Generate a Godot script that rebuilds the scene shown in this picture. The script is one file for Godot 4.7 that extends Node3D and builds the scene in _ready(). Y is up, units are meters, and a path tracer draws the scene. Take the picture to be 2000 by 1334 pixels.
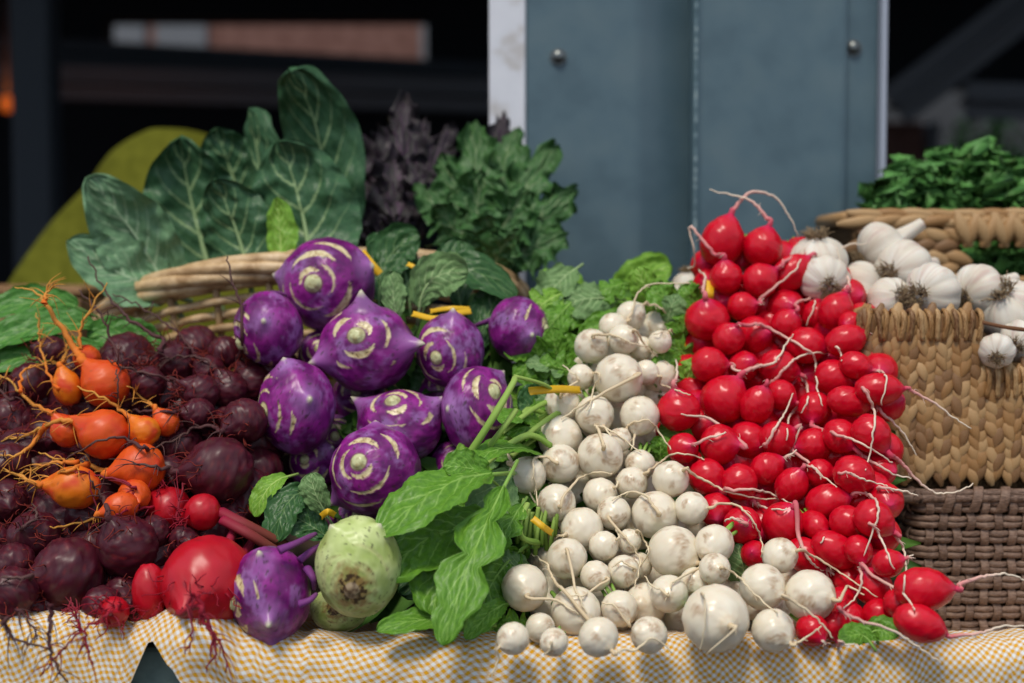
extends Node3D
# A market stall: radishes, turnips, kohlrabi and beets heaped on a checked cloth, baskets and leaf greens behind, a painted steel post.

var used := {}
var rng := RandomNumberGenerator.new()
var noise := FastNoiseLite.new()
var fine := FastNoiseLite.new()
var M := {}

const BULBS := [
	["radish", "oval red radish at the very top of the heap, root arching over", 225.3, 353.6, -229.9, 23.1, 1.20, 0.30, 0.95, 0.03, [[9.1, 28.6, 0.9, 11.4, 35.6, 1.1, 11.2, 32.8, -0.5, 16, 40.1, -2.3, 23.1, 48.1, -4.1, 32.4, 53.9, -5.8, 44.8, 53.6, -7.2, 57.1, 49.1, -8.4, 65.6, 41.1, -9.3, 72.5, 30.5, -10.2, 79.6, 17, -10.9, 85.3, 5.8, -14.6]]],
	["radish", "round red radish at the top, directly right of the tallest oval one", 268, 347.5, -225.4, 21.4, 1.00, 0.26, 0.96, 0.13, [[6, 22.5, 3.2, 7.8, 29, 4.1, 2.9, 32, 2.9, -2.2, 40.4, 1.1, -8.5, 46.9, -0.7, -16, 52, -2.3, -24, 54.6, -3.9, -33.1, 56.5, -5.4, -45.5, 59.6, -6.9, -55.7, 62.1, -8.5]]],
	["radish", "red radish, root trailing left, first from left in second row of radish heap", 225.7, 315.4, -201.3, 17.8, 1.00, -0.15, 0.95, 0.26, [[-3, 18.7, 5.1, -3.8, 24.1, 6.5, -10.8, 24.8, -5.3, -17.7, 32.5, -6.4, -24.2, 40.6, -10.9, -28.9, 47.3, -12.7, -32.5, 52.1, -14.3, -35.7, 54.1, -15.8, -37.1, 52.1, -17.1, -34.8, 42.6, -18, -31.8, 31, -18.8, -29.9, 21.1, -25.4, -29.7, 13.5, -30.4, -32.8, 10.8, -35.9, -36.5, 10.2, -37.3]]],
	["radish", "red radish, root trailing right, third from left in second row of radish heap", 260.7, 312.2, -197.8, 18.9, 1.05, 0.76, 0.59, 0.27, [[16.5, 12.7, 6, 21.1, 16.3, 7.6, 25.3, 21, 4.8, 39, 26, -6.6, 55.5, 30.4, -25, 68.5, 33.4, -34.2, 78, 34.3, -35.6, 84.9, 31.7, -36.9, 88.6, 26.6, -38, 81.9, 18.4, -14.9, 77.6, 11.3, -7.7]]],
	["radish", "long red radish, root trailing right, third from left in first row of radish heap", 294.8, 320.2, -207, 17.9, 1.35, 0.74, 0.67, 0.04, [[19.3, 17.3, 1.2, 23.5, 21.1, 1.4, 33.8, 19.9, -17.9, 47.2, 22.4, -23.2, 58.1, 26.7, -24.8, 68.7, 30.7, -26.4, 80.3, 31.8, -27.9, 89.3, 31.8, -29.3]]],
	["radish", "large red radish, root trailing upward, first from left in third row of radish heap", 202.1, 272.1, -172.9, 23.3, 0.92, -0.12, 0.87, 0.48, [[-2.9, 20.6, 11.5, -3.9, 27.1, 15.1, -3.3, 30.1, -8.7, 0.8, 37.4, -27.1, 3, 44.3, -36.3, 0.5, 48.7, -43, -2.1, 51.3, -51.2]]],
	["radish", "red radish, root trailing up right, second from left in second row of radish heap", 239.2, 285.7, -179.9, 15.5, 1.00, 0.83, 0.20, 0.52, [[14.1, 3.4, 8.9, 18.2, 4.4, 11.5, 19.6, 8, -2.3, 28.4, 15.4, -1.8, 39.5, 23.7, -7.4, 48.8, 31.9, -5.9, 55.2, 37.4, -6, 60.3, 43.1, -8.3, 66.5, 53, -22.4, 72.4, 61.7, -42.2]]],
	["radish", "red radish, half hidden, fourth from left in second row of radish heap", 288.3, 283.5, -202.5, 20.6, 1.05, 0.18, 0.17, 0.97, []],
	["radish", "red radish, root trailing right, fourth from left in third row of radish heap", 282.4, 268.3, -162.6, 15.8, 1.00, 0.43, 0.73, 0.53, [[7.5, 12.7, 9.2, 9.7, 16.4, 11.9, 11.4, 20.3, -10.9, 23, 24.4, -25.9, 33.2, 26.7, -34.1, 35.9, 25, -32.4, 32.3, 20.1, -16.5, 27, 8.7, -11.8, 23, -2.2, -14.1]]],
	["radish", "red radish, root trailing upward, fifth from left in third row of radish heap", 320.7, 275.1, -194.1, 17.8, 1.00, 0.17, 0.99, 0.03, [[3.3, 19.2, 0.6, 4.2, 24.8, 0.7, 5.1, 24.4, -5.2, 5.8, 32.7, -8.5, 3.3, 43.5, -12.6, 1.7, 53.8, -23.6, 1, 60, -30.3, 0.6, 63.6, -34.3]]],
	["radish", "red radish, root trailing upward, sixth from left in third row of radish heap", 333.8, 280.3, -166.7, 18.5, 1.15, 0.46, 0.89, 0.03, [[10.5, 20.6, 0.8, 13.2, 25.8, 1, 14.4, 22.2, -8.6, 16.9, 27.8, -12.6, 16.2, 39, -25.6, 14.6, 51.3, -40.7, 11.7, 60.6, -42.6, 9.8, 67, -44.3]]],
	["radish", "red radish, root trailing down right, second from left in third row of radish heap", 220.8, 253.7, -148.5, 16.7, 1.00, 0.34, 0.69, 0.64, [[6.3, 12.7, 11.7, 8.2, 16.4, 15.1, 14.7, 13.6, 6.7, 27.3, 15.2, 1.4, 34.7, 14, -1.4, 41.9, 10.8, -4.4, 50.2, 6.2, -0.3, 59.6, 0.3, 5, 69.3, -5.9, 22.5, 80.5, -13.8, 22.4, 85.8, -22.9, 14.4, 84, -31.1, 26.2, 80.8, -38.6, 45, 80.9, -47.1, 49, 79.7, -54.9, 66.7, 81.8, -61.9, 68.8]]],
	["radish", "red radish, half hidden, third from left in third row of radish heap", 250.6, 256.9, -170, 19.6, 1.05, 0.52, 0.13, 0.84, []],
	["radish", "red radish, root trailing right, fourth from left in fourth row of radish heap", 300.1, 247, -147.5, 18.8, 1.10, 0.86, -0.13, 0.50, [[19.4, -2.8, 11.2, 24.5, -3.6, 14.2, 19.9, -0.6, 20.7, 22.7, 0.2, 39.8, 26.1, -6.5, 38.2, 23.5, -12.1, 54.8]]],
	["radish", "long red radish, root trailing right, seventh from left in third row of radish heap", 334.1, 253.4, -123.6, 15.9, 1.30, 0.95, 0.30, 0.06, [[21.2, 6.6, 1.4, 26.1, 8.2, 1.8, 30.8, 5.5, -6.5, 41.9, 1.9, -13.2, 49.6, -7.7, -14.1, 55.1, -16.9, -15]]],
	["radish", "small red radish, half hidden, eighth from left in third row of radish heap", 343.9, 269.5, -144.3, 12.5, 1.00, -0.54, -0.08, 0.84, []],
	["radish", "red radish, root trailing right, first from left in fourth row of radish heap", 198.4, 228.6, -132.5, 18.1, 1.00, 1.00, 0.00, 0.08, [[19.8, 0.1, 1.6, 25.6, 0.1, 2, 23.2, -3.1, 4.8, 29.7, -6.1, 8.3, 37.9, -6, 8.6, 44.9, -5.2, 6.8]]],
	["radish", "red radish, half hidden, second from left in fourth row of radish heap", 235.3, 225.8, -142.8, 16.1, 1.00, 0.33, 0.45, 0.83, []],
	["radish", "red radish, root trailing down, third from left in fourth row of radish heap", 268.3, 225.7, -130, 18.1, 1.10, 0.95, -0.30, 0.10, [[20.5, -6.6, 2.1, 26, -8.3, 2.6, 25.9, -11.2, -6.8, 29.2, -16.8, -3.1, 25.9, -22.5, 21, 20.1, -28.1, 48.6, 16.8, -35.4, 49.8, 13.9, -41.2, 48]]],
	["radish", "red radish, root trailing down, fifth from left in fourth row of radish heap", 320.5, 217.1, -113.9, 17.9, 1.10, 0.91, -0.30, 0.29, [[19.5, -6.4, 6.3, 24.7, -8.1, 7.9, 19.1, -6.2, 16.1, 14.8, -5.8, 58.4, 18.2, -11.5, 63.7, 22.2, -19.1, 62.5, 25.1, -26.4, 60.4, 17.8, -31.6, 92.3, 14.9, -43.6, 99.6, 13.2, -57.3, 98.5, 10.6, -69.6, 99.3, 4.6, -76.5, 114.8]]],
	["radish", "small red radish, root trailing down right, sixth from left in fourth row of radish heap", 337.9, 230.5, -98, 13.6, 1.20, 0.86, -0.26, 0.43, [[15.3, -4.5, 7.7, 19.1, -5.6, 9.6, 19.1, -4.8, 3.4, 24.5, -6, 7.1, 19.4, -6.3, 39.3, 18.7, -11, 46.6, 15.5, -22.8, 51, 13.8, -34.3, 47.8]]],
	["radish", "long red radish, root trailing right, seventh from left in fifth row of radish heap", 352.4, 209.6, -65, 15.8, 1.45, 1.00, 0.02, 0.08, [[24.4, 0.6, 1.9, 29.4, 0.7, 2.3, 33.9, -3.1, 1, 47, -8.9, -0.1, 58.6, -16.7, -1.1, 70.1, -25, -2.1, 82.3, -33, -3.1, 91.7, -39.1, -4.1]]],
	["radish", "long red radish, root trailing down right, sixth from left in fifth row of radish heap", 327, 196.5, -77.6, 14.9, 1.45, 0.98, -0.16, 0.09, [[22.7, -3.8, 2, 27.4, -4.5, 2.5, 29.5, -9.6, 9.3, 40.5, -18.3, 6, 48, -25.7, 4.9, 54.6, -33.5, 3.9, 61.1, -43.6, 3.1, 65.9, -51.8, 2.1]]],
	["radish", "large round red radish touching the turnips, thin root standing straight up", 164, 185.6, -96.1, 21.7, 0.95, -0.20, 0.97, 0.17, [[-4.5, 22, 4, -5.8, 28.7, 5.2, 0.8, 31.2, -21.3, 2.5, 39.7, -39.7, 3.2, 47.2, -51.9]]],
	["radish", "largest round red radish, halfway down the left side of the radish heap", 211.4, 194.6, -113.6, 24, 1.00, 0.53, 0.84, 0.13, [[14, 22.1, 3.3, 18.1, 28.5, 4.3, 17.7, 24.2, -4, 24.5, 29.1, -7.9, 31.5, 31.6, -10.7, 37.8, 33.7, -8, 43, 35.2, 1.3, 49, 37.6, 3.6, 55, 45.1, 1.6, 62.8, 53, -13.4, 69.7, 59.3, -24.6, 73, 64.3, -24]]],
	["radish", "red radish, root trailing up right, third from left in fifth row of radish heap", 240.8, 190.9, -94.1, 16.6, 1.20, 0.33, 0.90, 0.29, [[7.1, 19.4, 6.2, 8.8, 24.2, 7.7, 14.9, 18.7, -23, 20.4, 23.7, -19.1, 26.5, 31.4, -15, 33.5, 38.8, -16.2, 39.5, 43.2, -20.6, 47, 46, -30.8, 54.7, 48.5, -32.3, 63.4, 50, -33.1, 75.7, 49.5, -41.3, 86, 48.5, -48.6]]],
	["radish", "red radish, root trailing down, fourth from left in fifth row of radish heap", 267.4, 200, -110.4, 15.3, 1.00, 0.80, -0.41, 0.44, [[13.4, -6.9, 7.3, 17.4, -8.9, 9.5, 14.8, -13.2, 0.5, 10.9, -18.1, 2.4, 2.6, -22.4, 24.8, -4.3, -29.6, 55.6, -4.7, -38.4, 58.2]]],
	["radish", "red radish, root trailing down right, fifth from left in fifth row of radish heap", 298.5, 188, -97.6, 16.7, 1.05, -0.26, -0.63, 0.74, [[-5, -12, 14.1, -6.4, -15.3, 18, 2.1, -17.6, 32, 6.1, -18.2, 60.9, 15.6, -21.1, 61.9, 22.3, -22.9, 74.2, 30.6, -27, 79.5, 40.3, -32.6, 77.2, 50.9, -39.4, 72.7, 58.3, -44.5, 71.5]]],
	["radish", "red radish, root trailing right, sixth from left in sixth row of radish heap", 314.2, 165.2, -55.1, 16.2, 1.15, 0.53, -0.49, 0.69, [[10.7, -9.9, 14, 13.4, -12.5, 17.6, 20.6, -18.5, 16.7, 24.5, -21, 31.3, 31.2, -24.8, 34.2, 38.1, -29.1, 33.6, 46.1, -33.3, 28.8, 54.6, -35.1, 27.5, 61.3, -36.1, 26.2]]],
	["radish", "red radish, root trailing right, seventh from left in sixth row of radish heap", 338.6, 170, -35.3, 17.9, 1.15, 0.61, -0.71, 0.35, [[13.6, -15.9, 7.8, 17.1, -20, 9.7, 21, -20.9, 3.8, 28.1, -26.6, -2.1, 33.7, -32, -3.2, 37.6, -36.5, -4.3, 41.8, -41.2, -5.5, 48.4, -47.4, -6.6, 55.7, -53.2, -7.7, 62.5, -56.7, -8.9, 69.7, -58.5, -10.2, 78, -58.5, -11.6, 86.6, -57, -13.1, 95.7, -53.5, -14.7, 102.7, -50.1, -16.2]]],
	["radish", "red radish, root trailing right, first from left in sixth row of radish heap", 165.1, 151.9, -66, 15.3, 1.00, 0.42, 0.30, 0.86, [[7.1, 5.1, 14.4, 9.1, 6.6, 18.6, 19.9, 12.2, 18.8, 27.9, 14.6, 22.1, 34.1, 16.7, 21.6, 38.3, 18.2, 20.2]]],
	["radish", "red radish, root trailing up left, second from left in sixth row of radish heap", 200, 156.1, -64.7, 19.8, 0.95, 0.84, 0.03, 0.54, [[17.5, 0.6, 11.2, 22.8, 0.8, 14.6, -6.7, 22.6, -20.3, -22.8, 26, -13.2, -36.9, 28.6, -6.5]]],
	["radish", "red radish, root trailing up right, third from left in sixth row of radish heap", 231, 157.2, -87.9, 18.6, 1.10, 0.64, -0.16, 0.75, [[14.2, -3.5, 16.8, 18, -4.4, 21.3, 10.1, -0.2, 32.5, 13.1, 2, 36.1, 16.5, 9, 37.6, 20.8, 17.2, 35.9, 27.6, 22.2, 23.1, 36, 26.9, 1.9, 41.7, 36.9, -5.4, 45.2, 45.7, -7.5]]],
	["radish", "red radish, root trailing down right, fourth from left in sixth row of radish heap", 256.2, 160.9, -69.9, 17.3, 1.05, 0.88, 0.48, 0.05, [[17.5, 9.6, 1.1, 22.3, 12.3, 1.4, 12.5, -18.9, 0.5]]],
	["radish", "red radish, root trailing down, fifth from left in sixth row of radish heap", 293.2, 155.3, -70.9, 16.4, 1.10, -0.96, -0.13, 0.23, [[-18.9, -2.5, 4.6, -24, -3.1, 5.8, -11.5, -13.6, 20, -9.2, -17.1, 44.4, 1.7, -26.7, 45.8, 7.6, -32.3, 62.1]]],
	["radish", "red radish, root trailing right, first from left in seventh row of radish heap", 186.1, 127.2, -48.5, 17.6, 1.00, 0.58, -0.55, 0.59, [[11.3, -10.7, 11.5, 14.6, -13.8, 14.9, 13.3, -7.8, 23.8, 21.3, -8.1, 29.9, 31.1, -7.9, 30.4, 42.1, -8.7, 25.6, 53.7, -13.1, 9.4, 63.1, -16.8, 5.6, 70.4, -19.1, 24.5, 74.5, -20.2, 46.6]]],
	["radish", "red radish, root trailing right, second from left in seventh row of radish heap", 215.1, 124, -37.3, 17.4, 1.05, 0.59, -0.80, 0.12, [[11.8, -16.1, 2.4, 15, -20.5, 3.1, 18.3, -21.6, -3.6, 22.7, -22.8, 17.8, 28.1, -19, 43.7, 36.3, -18.3, 44.2]]],
	["radish", "red radish, root trailing right, third from left in seventh row of radish heap", 243, 134.8, -50.3, 15.2, 1.10, 0.85, 0.53, 0.05, [[15.4, 9.7, 0.9, 19.5, 12.3, 1.2, 28.2, 17.7, 1.7]]],
	["radish", "long red radish, root trailing right, fourth from left in seventh row of radish heap", 264.5, 120.2, -36.6, 15.5, 1.25, 0.38, 0.82, 0.43, [[7.8, 17.2, 8.9, 9.7, 21.3, 11, 14.1, 15.6, -14.1, 15.3, 19.6, 4.5, 18.5, 18.6, 9.3, 21.6, 15.8, 11.5, 23.9, 11.7, 12, 25.4, 8.1, 11.8]]],
	["radish", "red radish, root trailing right, fifth from left in seventh row of radish heap", 292.2, 131.1, -42.1, 14.1, 1.00, 0.93, -0.08, 0.35, [[14.4, -1.3, 5.5, 18.6, -1.7, 7.1, 8.4, 6.1, 41.7, 13.4, 7.7, 46, 18.6, 6.2, 47.8, 24.3, 3.7, 47.8, 30.5, 1.3, 46.6, 38, -1.4, 42, 47.2, -4.1, 38.8, 52.8, -5, 43.3]]],
	["radish", "red radish, root trailing right, sixth from left in seventh row of radish heap", 317.9, 133.5, -15.6, 18.1, 1.10, 0.85, -0.52, 0.11, [[18.4, -11.3, 2.3, 23.3, -14.4, 3, 18.9, -8.9, 17.2, 25.9, -9.4, 19.8, 34.8, -10.8, 18.5, 43.6, -12.6, 17.2, 50.7, -15.1, 16, 55.7, -17.3, 14.7]]],
	["radish", "red radish, root trailing down, fifth from left in eighth row of radish heap", 293.7, 107.8, -17.2, 17.2, 1.20, 0.90, 0.29, 0.31, [[20.2, 6.6, 7, 25.1, 8.2, 8.7, 21.2, 9.6, 11.5, 27.7, 11.2, 13, 34.9, 9.2, 10.8, 34.4, 9.6, 35.3, 30.2, 9.2, 63.8, 30.1, 3.7, 68.7, 28.9, -2.7, 70.6, 26.2, -12, 70.2, 19.6, -28.7, 70.7, 13.9, -43.9, 68.6]]],
	["radish", "red radish, half hidden, first from left in eighth row of radish heap", 191.9, 98.4, -29.6, 16.4, 1.00, -0.05, -0.36, 0.93, []],
	["radish", "round red radish with a pale ring scar facing out above the turnips", 213.3, 88.6, -6, 17.5, 0.95, 0.00, 0.19, 0.98, [[0, 3.6, 18.1, 0, 4.7, 23.6, -7.6, 8.1, 20.1, -12.4, 9.5, 18.4, -16.1, 7.9, 15.9, -18.5, 5.6, 12.5]]],
	["radish", "large red radish, root trailing down right, third from left in eighth row of radish heap", 252.1, 89.2, -10.9, 20, 1.00, 0.29, 0.75, 0.60, [[6.3, 16.4, 13.2, 8.1, 21.2, 17, 9.3, -8.1, 22.9, 10.1, -14.1, 38.6, 13.5, -21.8, 41.5, 17.1, -27.3, 41.1, 21.1, -31.6, 38.9, 26.6, -35.4, 34.1, 30.6, -37.4, 31.7]]],
	["radish", "long red radish, root trailing down, fourth from left in eighth row of radish heap", 279.3, 89.4, -2, 12.3, 1.30, 0.41, -0.40, 0.82, [[7.1, -6.9, 14, 8.8, -8.5, 17.3, 7.4, -4.7, 17.9, 0.7, -6, 36, -2.6, -10.5, 36.4]]],
	["radish", "red radish, root trailing down right, sixth from left in eighth row of radish heap", 305, 95.3, 14.8, 14.9, 1.15, 0.92, 0.02, 0.38, [[17.2, 0.4, 7.1, 21.6, 0.5, 9, 10.6, 5.1, 38.1, 16, 1.4, 37.9, 20.8, -6.1, 34.4, 21.5, -12.4, 46.9, 20.4, -19, 70.2, 24.4, -28.3, 70.4]]],
	["radish", "red radish, root trailing down, seventh from left in eighth row of radish heap", 324.4, 101.4, 33.4, 17, 1.15, 0.80, -0.53, 0.29, [[17, -11.2, 6.2, 21.3, -14, 7.8, 19.8, -15.1, -0.5, 25.1, -22, -3.3, 28.7, -29.2, -4.3, 24.4, -33.8, 18.1, 7.4, -36.1, 77.9, 5.1, -47.8, 82.7]]],
	["radish", "long red radish, root trailing down, third from left in ninth row of radish heap", 292.1, 71.1, 23.4, 15.8, 1.40, 0.86, -0.50, 0.11, [[20.3, -11.9, 2.5, 24.6, -14.4, 3, 17.5, -11.9, 21.7, 14.9, -14.2, 40.1, 13.6, -20.6, 44.7, 11.5, -28.8, 43.9, 3.6, -35.7, 49.2, -4.3, -40.2, 56.5]]],
	["radish", "small red radish, half hidden, fifth from left in ninth row of radish heap", 309.5, 74.4, 39.8, 12.8, 1.10, 0.12, -0.65, 0.75, []],
	["radish", "small red radish, half hidden, first from left in ninth row of radish heap", 222.5, 63.6, 5, 12.7, 1.00, -0.31, 0.32, 0.90, []],
	["radish", "red radish, root trailing down right, second from left in ninth row of radish heap", 268.3, 63.5, 11.3, 15.9, 1.20, 0.78, -0.50, 0.37, [[16.2, -10.3, 7.7, 20.2, -12.8, 9.6, 28.7, -18.2, 13.6]]],
	["radish", "red radish, root trailing right, third from left in tenth row of radish heap", 320.4, 43.9, 52.2, 16.8, 1.05, -0.46, 0.86, 0.21, [[-8.9, 16.6, 4, -11.4, 21.3, 5.1, -5.6, 14, 16, 10.5, 7.1, 34.2, 9.6, 8.4, 63.8, 13.3, 2.1, 69.3, 12.3, -0.4, 85.1]]],
	["radish", "small red radish, root trailing right, sixth from left in ninth row of radish heap", 328.1, 68.8, 70.2, 12.5, 1.10, 0.84, 0.35, 0.41, [[12.7, 5.2, 6.1, 16.1, 6.6, 7.8, 15.7, 6.9, 5.1, 21.6, 8, 3.6]]],
	["radish", "long red radish at bottom right with its root reaching right across the basket", 349.4, 53.1, 102.4, 18.7, 1.32, 0.99, 0.04, 0.16, [[26.2, 1.2, 4.2, 32.2, 1.4, 5.1, 29.8, 4.5, 2.8, 39.1, 7.8, 1.2, 49.3, 10.2, -0.3, 59.6, 11.9, -1.8, 68.4, 12.2, -3.2, 76.3, 11.3, -4.6, 84.4, 8.6, -5.8, 90.4, 5.9, -7.1]]],
	["radish", "lowest red radish at right, lying on the checked cloth beneath the long one", 340.6, 29.4, 123.9, 15.4, 1.40, 0.92, -0.37, 0.10, [[21.4, -8.5, 2.3, 25.9, -10.3, 2.8, 35.3, -9.6, 1.3, 48.6, -8.8, 1.2, 57.7, -6, 1.1, 66.6, -3.2, 0.9, 79, -2.2, 0.9, 89.3, -1.9, 0.9]]],
	["radish", "red radish, root trailing right, first from left in tenth row of radish heap", 294.3, 26.4, 40.6, 14.7, 1.05, -0.24, -0.01, 0.97, [[-4, -0.1, 16.4, -5.1, -0.2, 20.9, -24, 18.9, 94.5, -20.8, 15.3, 94.7, -14.4, 11.7, 94.9, -5.9, 8.1, 95.1, 5, 5.3, 95.3, 16.1, 2.2, 95.4, 25.1, -2.4, 95.7, 33.1, -7.5, 95.9, 40.3, -12.4, 96.2, 47.1, -17.3, 96.4, 54.9, -22.6, 96.7, 61.1, -26.6, 96.9]]],
	["radish", "red radish, half hidden, second from left in tenth row of radish heap", 295.1, 19.5, 64.7, 14.8, 1.00, -0.64, 0.25, 0.72, []],
	["radish", "red radish, root trailing down right, first from left in eleventh row of radish heap", 256.3, 17.5, 99.5, 14, 1.00, 0.44, -0.43, 0.79, [[6.7, -6.6, 12.2, 8.7, -8.5, 15.7, 0.7, 0.3, 37.1, 3.2, -2.4, 37.2]]],
	["radish", "small red radish, root trailing down right, second from left in eleventh row of radish heap", 277.3, 17.6, 85.8, 12.4, 1.00, 0.14, -0.83, 0.54, [[1.9, -11.3, 7.3, 2.5, -14.6, 9.5, -6.3, 0.1, 50.8, -1.7, -2.5, 50.9, 3.5, -2.8, 50.9, 7.6, -2.5, 50.9]]],
	["radish", "red radish, half hidden, fourth from left in ninth row of radish heap", 305, 43, 23.5, 13.9, 1.00, 0.24, -0.65, 0.72, []],
	["radish", "red radish, half hidden, fourth from left in tenth row of radish heap", 321, 23.2, 68.9, 14.3, 1.00, 0.59, -0.41, 0.70, []],
	["radish", "red radish, half hidden, fifth from left in tenth row of radish heap", 333.9, 37, 84.8, 13.3, 1.00, 0.71, 0.28, 0.65, []],
	["turnip", "topmost white turnip, its root looping right above the bright green leaves", 124, 276, -184.7, 15.5, 1.00, 0.75, 0.66, 0.05, [[12.8, 11.3, 0.8, 16.5, 14.5, 1, 18.4, 11.8, -0.4, 25.8, 11.2, -1.8, 32.9, 6.8, -3, 39.7, 1.2, -11.1, 43.9, -3.1, -17.8, 45.5, -7.2, -19.2, 45, -11.3, -16.9, 40.5, -14.6, -2.9, 27.3, -15.3, 44.8, 19.6, -17.1, 45.3]]],
	["turnip", "small white turnip, root trailing right, second from left in first row of turnip heap", 103.6, 265.5, -167.1, 14.3, 1.00, 0.89, 0.35, 0.30, [[14, 5.5, 4.7, 18, 7.1, 6, 16.1, 8.7, 3.8, 20.4, 14.3, 2, 22.2, 22.2, -1.1, 23.9, 30.1, -2.9, 27.4, 35.5, -4.6, 32.1, 39.5, -6.2, 36.8, 42.5, -7.7, 45.1, 44.3, -9.2, 64.4, 44.5, -10.6, 82.1, 44.2, -12]]],
	["turnip", "white turnip, root trailing right, third from left in first row of turnip heap", 113, 253.4, -144.1, 15.6, 1.00, 0.50, 0.47, 0.73, [[8.6, 8.1, 12.5, 11.1, 10.5, 16.1, 22.1, -5.3, 0.8, 28.4, -12.1, -2.4, 38.5, -19.6, -9.5, 45.5, -24.5, -0.4]]],
	["turnip", "white turnip near the top left with a brown stain along its underside", 80.9, 246.5, -147.1, 17.7, 1.00, 0.06, 0.49, 0.87, [[1.1, 9.5, 17, 1.5, 12.3, 21.9, 17.8, 12, 13, 24.5, 10.9, 20.3, 31.9, 7.5, 22, 40, 3.7, 20.7, 50.2, 1.2, 11.9, 58.3, -0.2, 6.3]]],
	["turnip", "small white turnip, half hidden, fifth from left in first row of turnip heap", 133.3, 243.6, -161.3, 12.1, 1.00, 0.60, -0.03, 0.80, []],
	["turnip", "small white turnip, root trailing down right, sixth from left in first row of turnip heap", 151.1, 250.5, -150.1, 12, 1.00, 0.65, 0.76, 0.04, [[8.5, 10.1, 0.5, 11, 13, 0.7, 16.3, 8.4, -30, 21.8, 6, -39.7, 23.6, 2.1, -40.9, 23.8, -3.8, -42, 21.1, -14, -39, 15.2, -21, -8.2]]],
	["turnip", "small white turnip, root trailing down, second from left in second row of turnip heap", 68.8, 216.5, -122.3, 13.3, 1.00, 0.77, 0.30, 0.56, [[11.3, 4.4, 8.3, 14.6, 5.7, 10.7, 13.9, 6, 23.4, 17.6, 5.4, 30.4, 15.4, -0.6, 29.8, 12.1, -8.9, 22, 9.8, -14.9, 35, 7.8, -20.3, 46.4, 5.2, -25.4, 49.2, 3.1, -29, 49.7]]],
	["turnip", "big round white turnip near the top of the turnip heap", 106, 216.3, -111.2, 24.5, 0.98, 0.51, 0.15, 0.85, [[13.5, 4, 22.4, 17.5, 5.2, 29, -22.9, -15.5, 28.2, -35.3, -21.8, 33.6, -47.8, -30.6, 29.3, -57.9, -36.2, 39.4]]],
	["turnip", "small white turnip, root trailing right, fourth from left in second row of turnip heap", 135.4, 220.4, -132.4, 12.9, 1.00, 0.76, -0.21, 0.62, [[10.8, -3, 8.8, 13.9, -3.8, 11.3, 13.8, -10.7, 1.9, 20.3, -13.5, 7.1, 24.3, -13.2, 45.8, 32.1, -16.1, 51.3, 38.7, -18.7, 50.9]]],
	["turnip", "white turnip, half hidden, fifth from left in second row of turnip heap", 152.1, 214.2, -158.2, 18.9, 1.00, -0.41, 0.34, 0.85, []],
	["turnip", "white turnip, root trailing upward, first from left in second row of turnip heap", 49.7, 191.9, -104.6, 17.8, 1.00, -0.11, 0.39, 0.91, [[-2.2, 7.6, 17.8, -2.9, 9.9, 23, 0.4, 15.2, 16.6, 14.7, 21.3, -1.2, 16.2, 24.3, -1.1, 9.1, 31.1, -3.4, 1.5, 36.6, -14.9]]],
	["turnip", "white turnip, root trailing down right, second from left in third row of turnip heap", 81.5, 181.9, -92.7, 19.1, 1.00, 0.34, -0.43, 0.84, [[7.2, -9.1, 17.6, 9.3, -11.7, 22.7, 13.7, -17.3, 33.6]]],
	["turnip", "white turnip, root trailing down left, fourth from left in third row of turnip heap", 125.3, 181, -91.8, 19.6, 0.98, -0.24, -0.75, 0.61, [[-5, -16, 13, -6.5, -20.7, 16.8, -9.6, -30.8, 25]]],
	["turnip", "large white turnip, half hidden, first from left in third row of turnip heap", 47.2, 159.4, -86.8, 22.6, 0.95, 0.69, 0.30, 0.66, []],
	["turnip", "small white turnip, root trailing right, third from left in third row of turnip heap", 104.7, 158.4, -78.5, 12, 1.00, 0.53, 0.85, 0.04, [[7, 11.2, 0.5, 9, 14.4, 0.6, 16.4, 19.2, 9, 25, 20.5, 8.9, 30.5, 18.1, 7, 36.7, 11.6, -3.4, 43.3, 1.6, 4.2, 47, -5.7, 25.8]]],
	["turnip", "large white turnip, root trailing right, third from left in fourth row of turnip heap", 84.5, 145.7, -56.8, 22.1, 0.98, 0.07, 0.41, 0.91, [[1.6, 9.8, 21.7, 2.1, 12.7, 28.1, 0.4, 17.5, 21.6, -2.3, 26.9, -7.4, -3.8, 28.7, -12.3, 3.7, 26.3, -15.5, 14.4, 21.5, -10.5, 27.8, 11.6, -7.8, 38, 3.9, 3.7]]],
	["turnip", "white turnip, root trailing down, second from left in fourth row of turnip heap", 46.1, 138.5, -55.3, 19.1, 1.02, -0.18, 0.18, 0.97, [[-3.8, 3.8, 20.8, -4.8, 4.9, 26.7, -12.8, 8.5, 19.2, -19.3, 9.5, 16.2, -24.8, 8.4, 18.3, -26.2, 2.6, 29.1, -25.5, -7.6, 32, -23.8, -23.3, 26.9, -22.3, -33.6, 40.9]]],
	["turnip", "white turnip, root trailing down, first from left in fourth row of turnip heap", 14.6, 129.4, -43.6, 18, 1.05, -0.69, 0.49, 0.52, [[-14.4, 10.2, 10.9, -18.4, 13, 13.9, -15.6, 15.2, 9.6, -17, 18.7, 8, 12.8, -37, 10.4, 20.7, -54.9, 13.5]]],
	["turnip", "white turnip, root trailing right, first from left in fifth row of turnip heap", 41.7, 105.9, -22.9, 18.2, 1.00, 0.11, 0.03, 0.99, [[2.1, 0.5, 19.9, 2.7, 0.7, 25.7, 7.9, 12.6, 18.6, 21.3, 20.3, -16.3, 29.3, 23, -25.1, 36.7, 26.8, -14.6, 46.2, 26.6, -14.1, 53.9, 24.9, -17.6]]],
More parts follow.
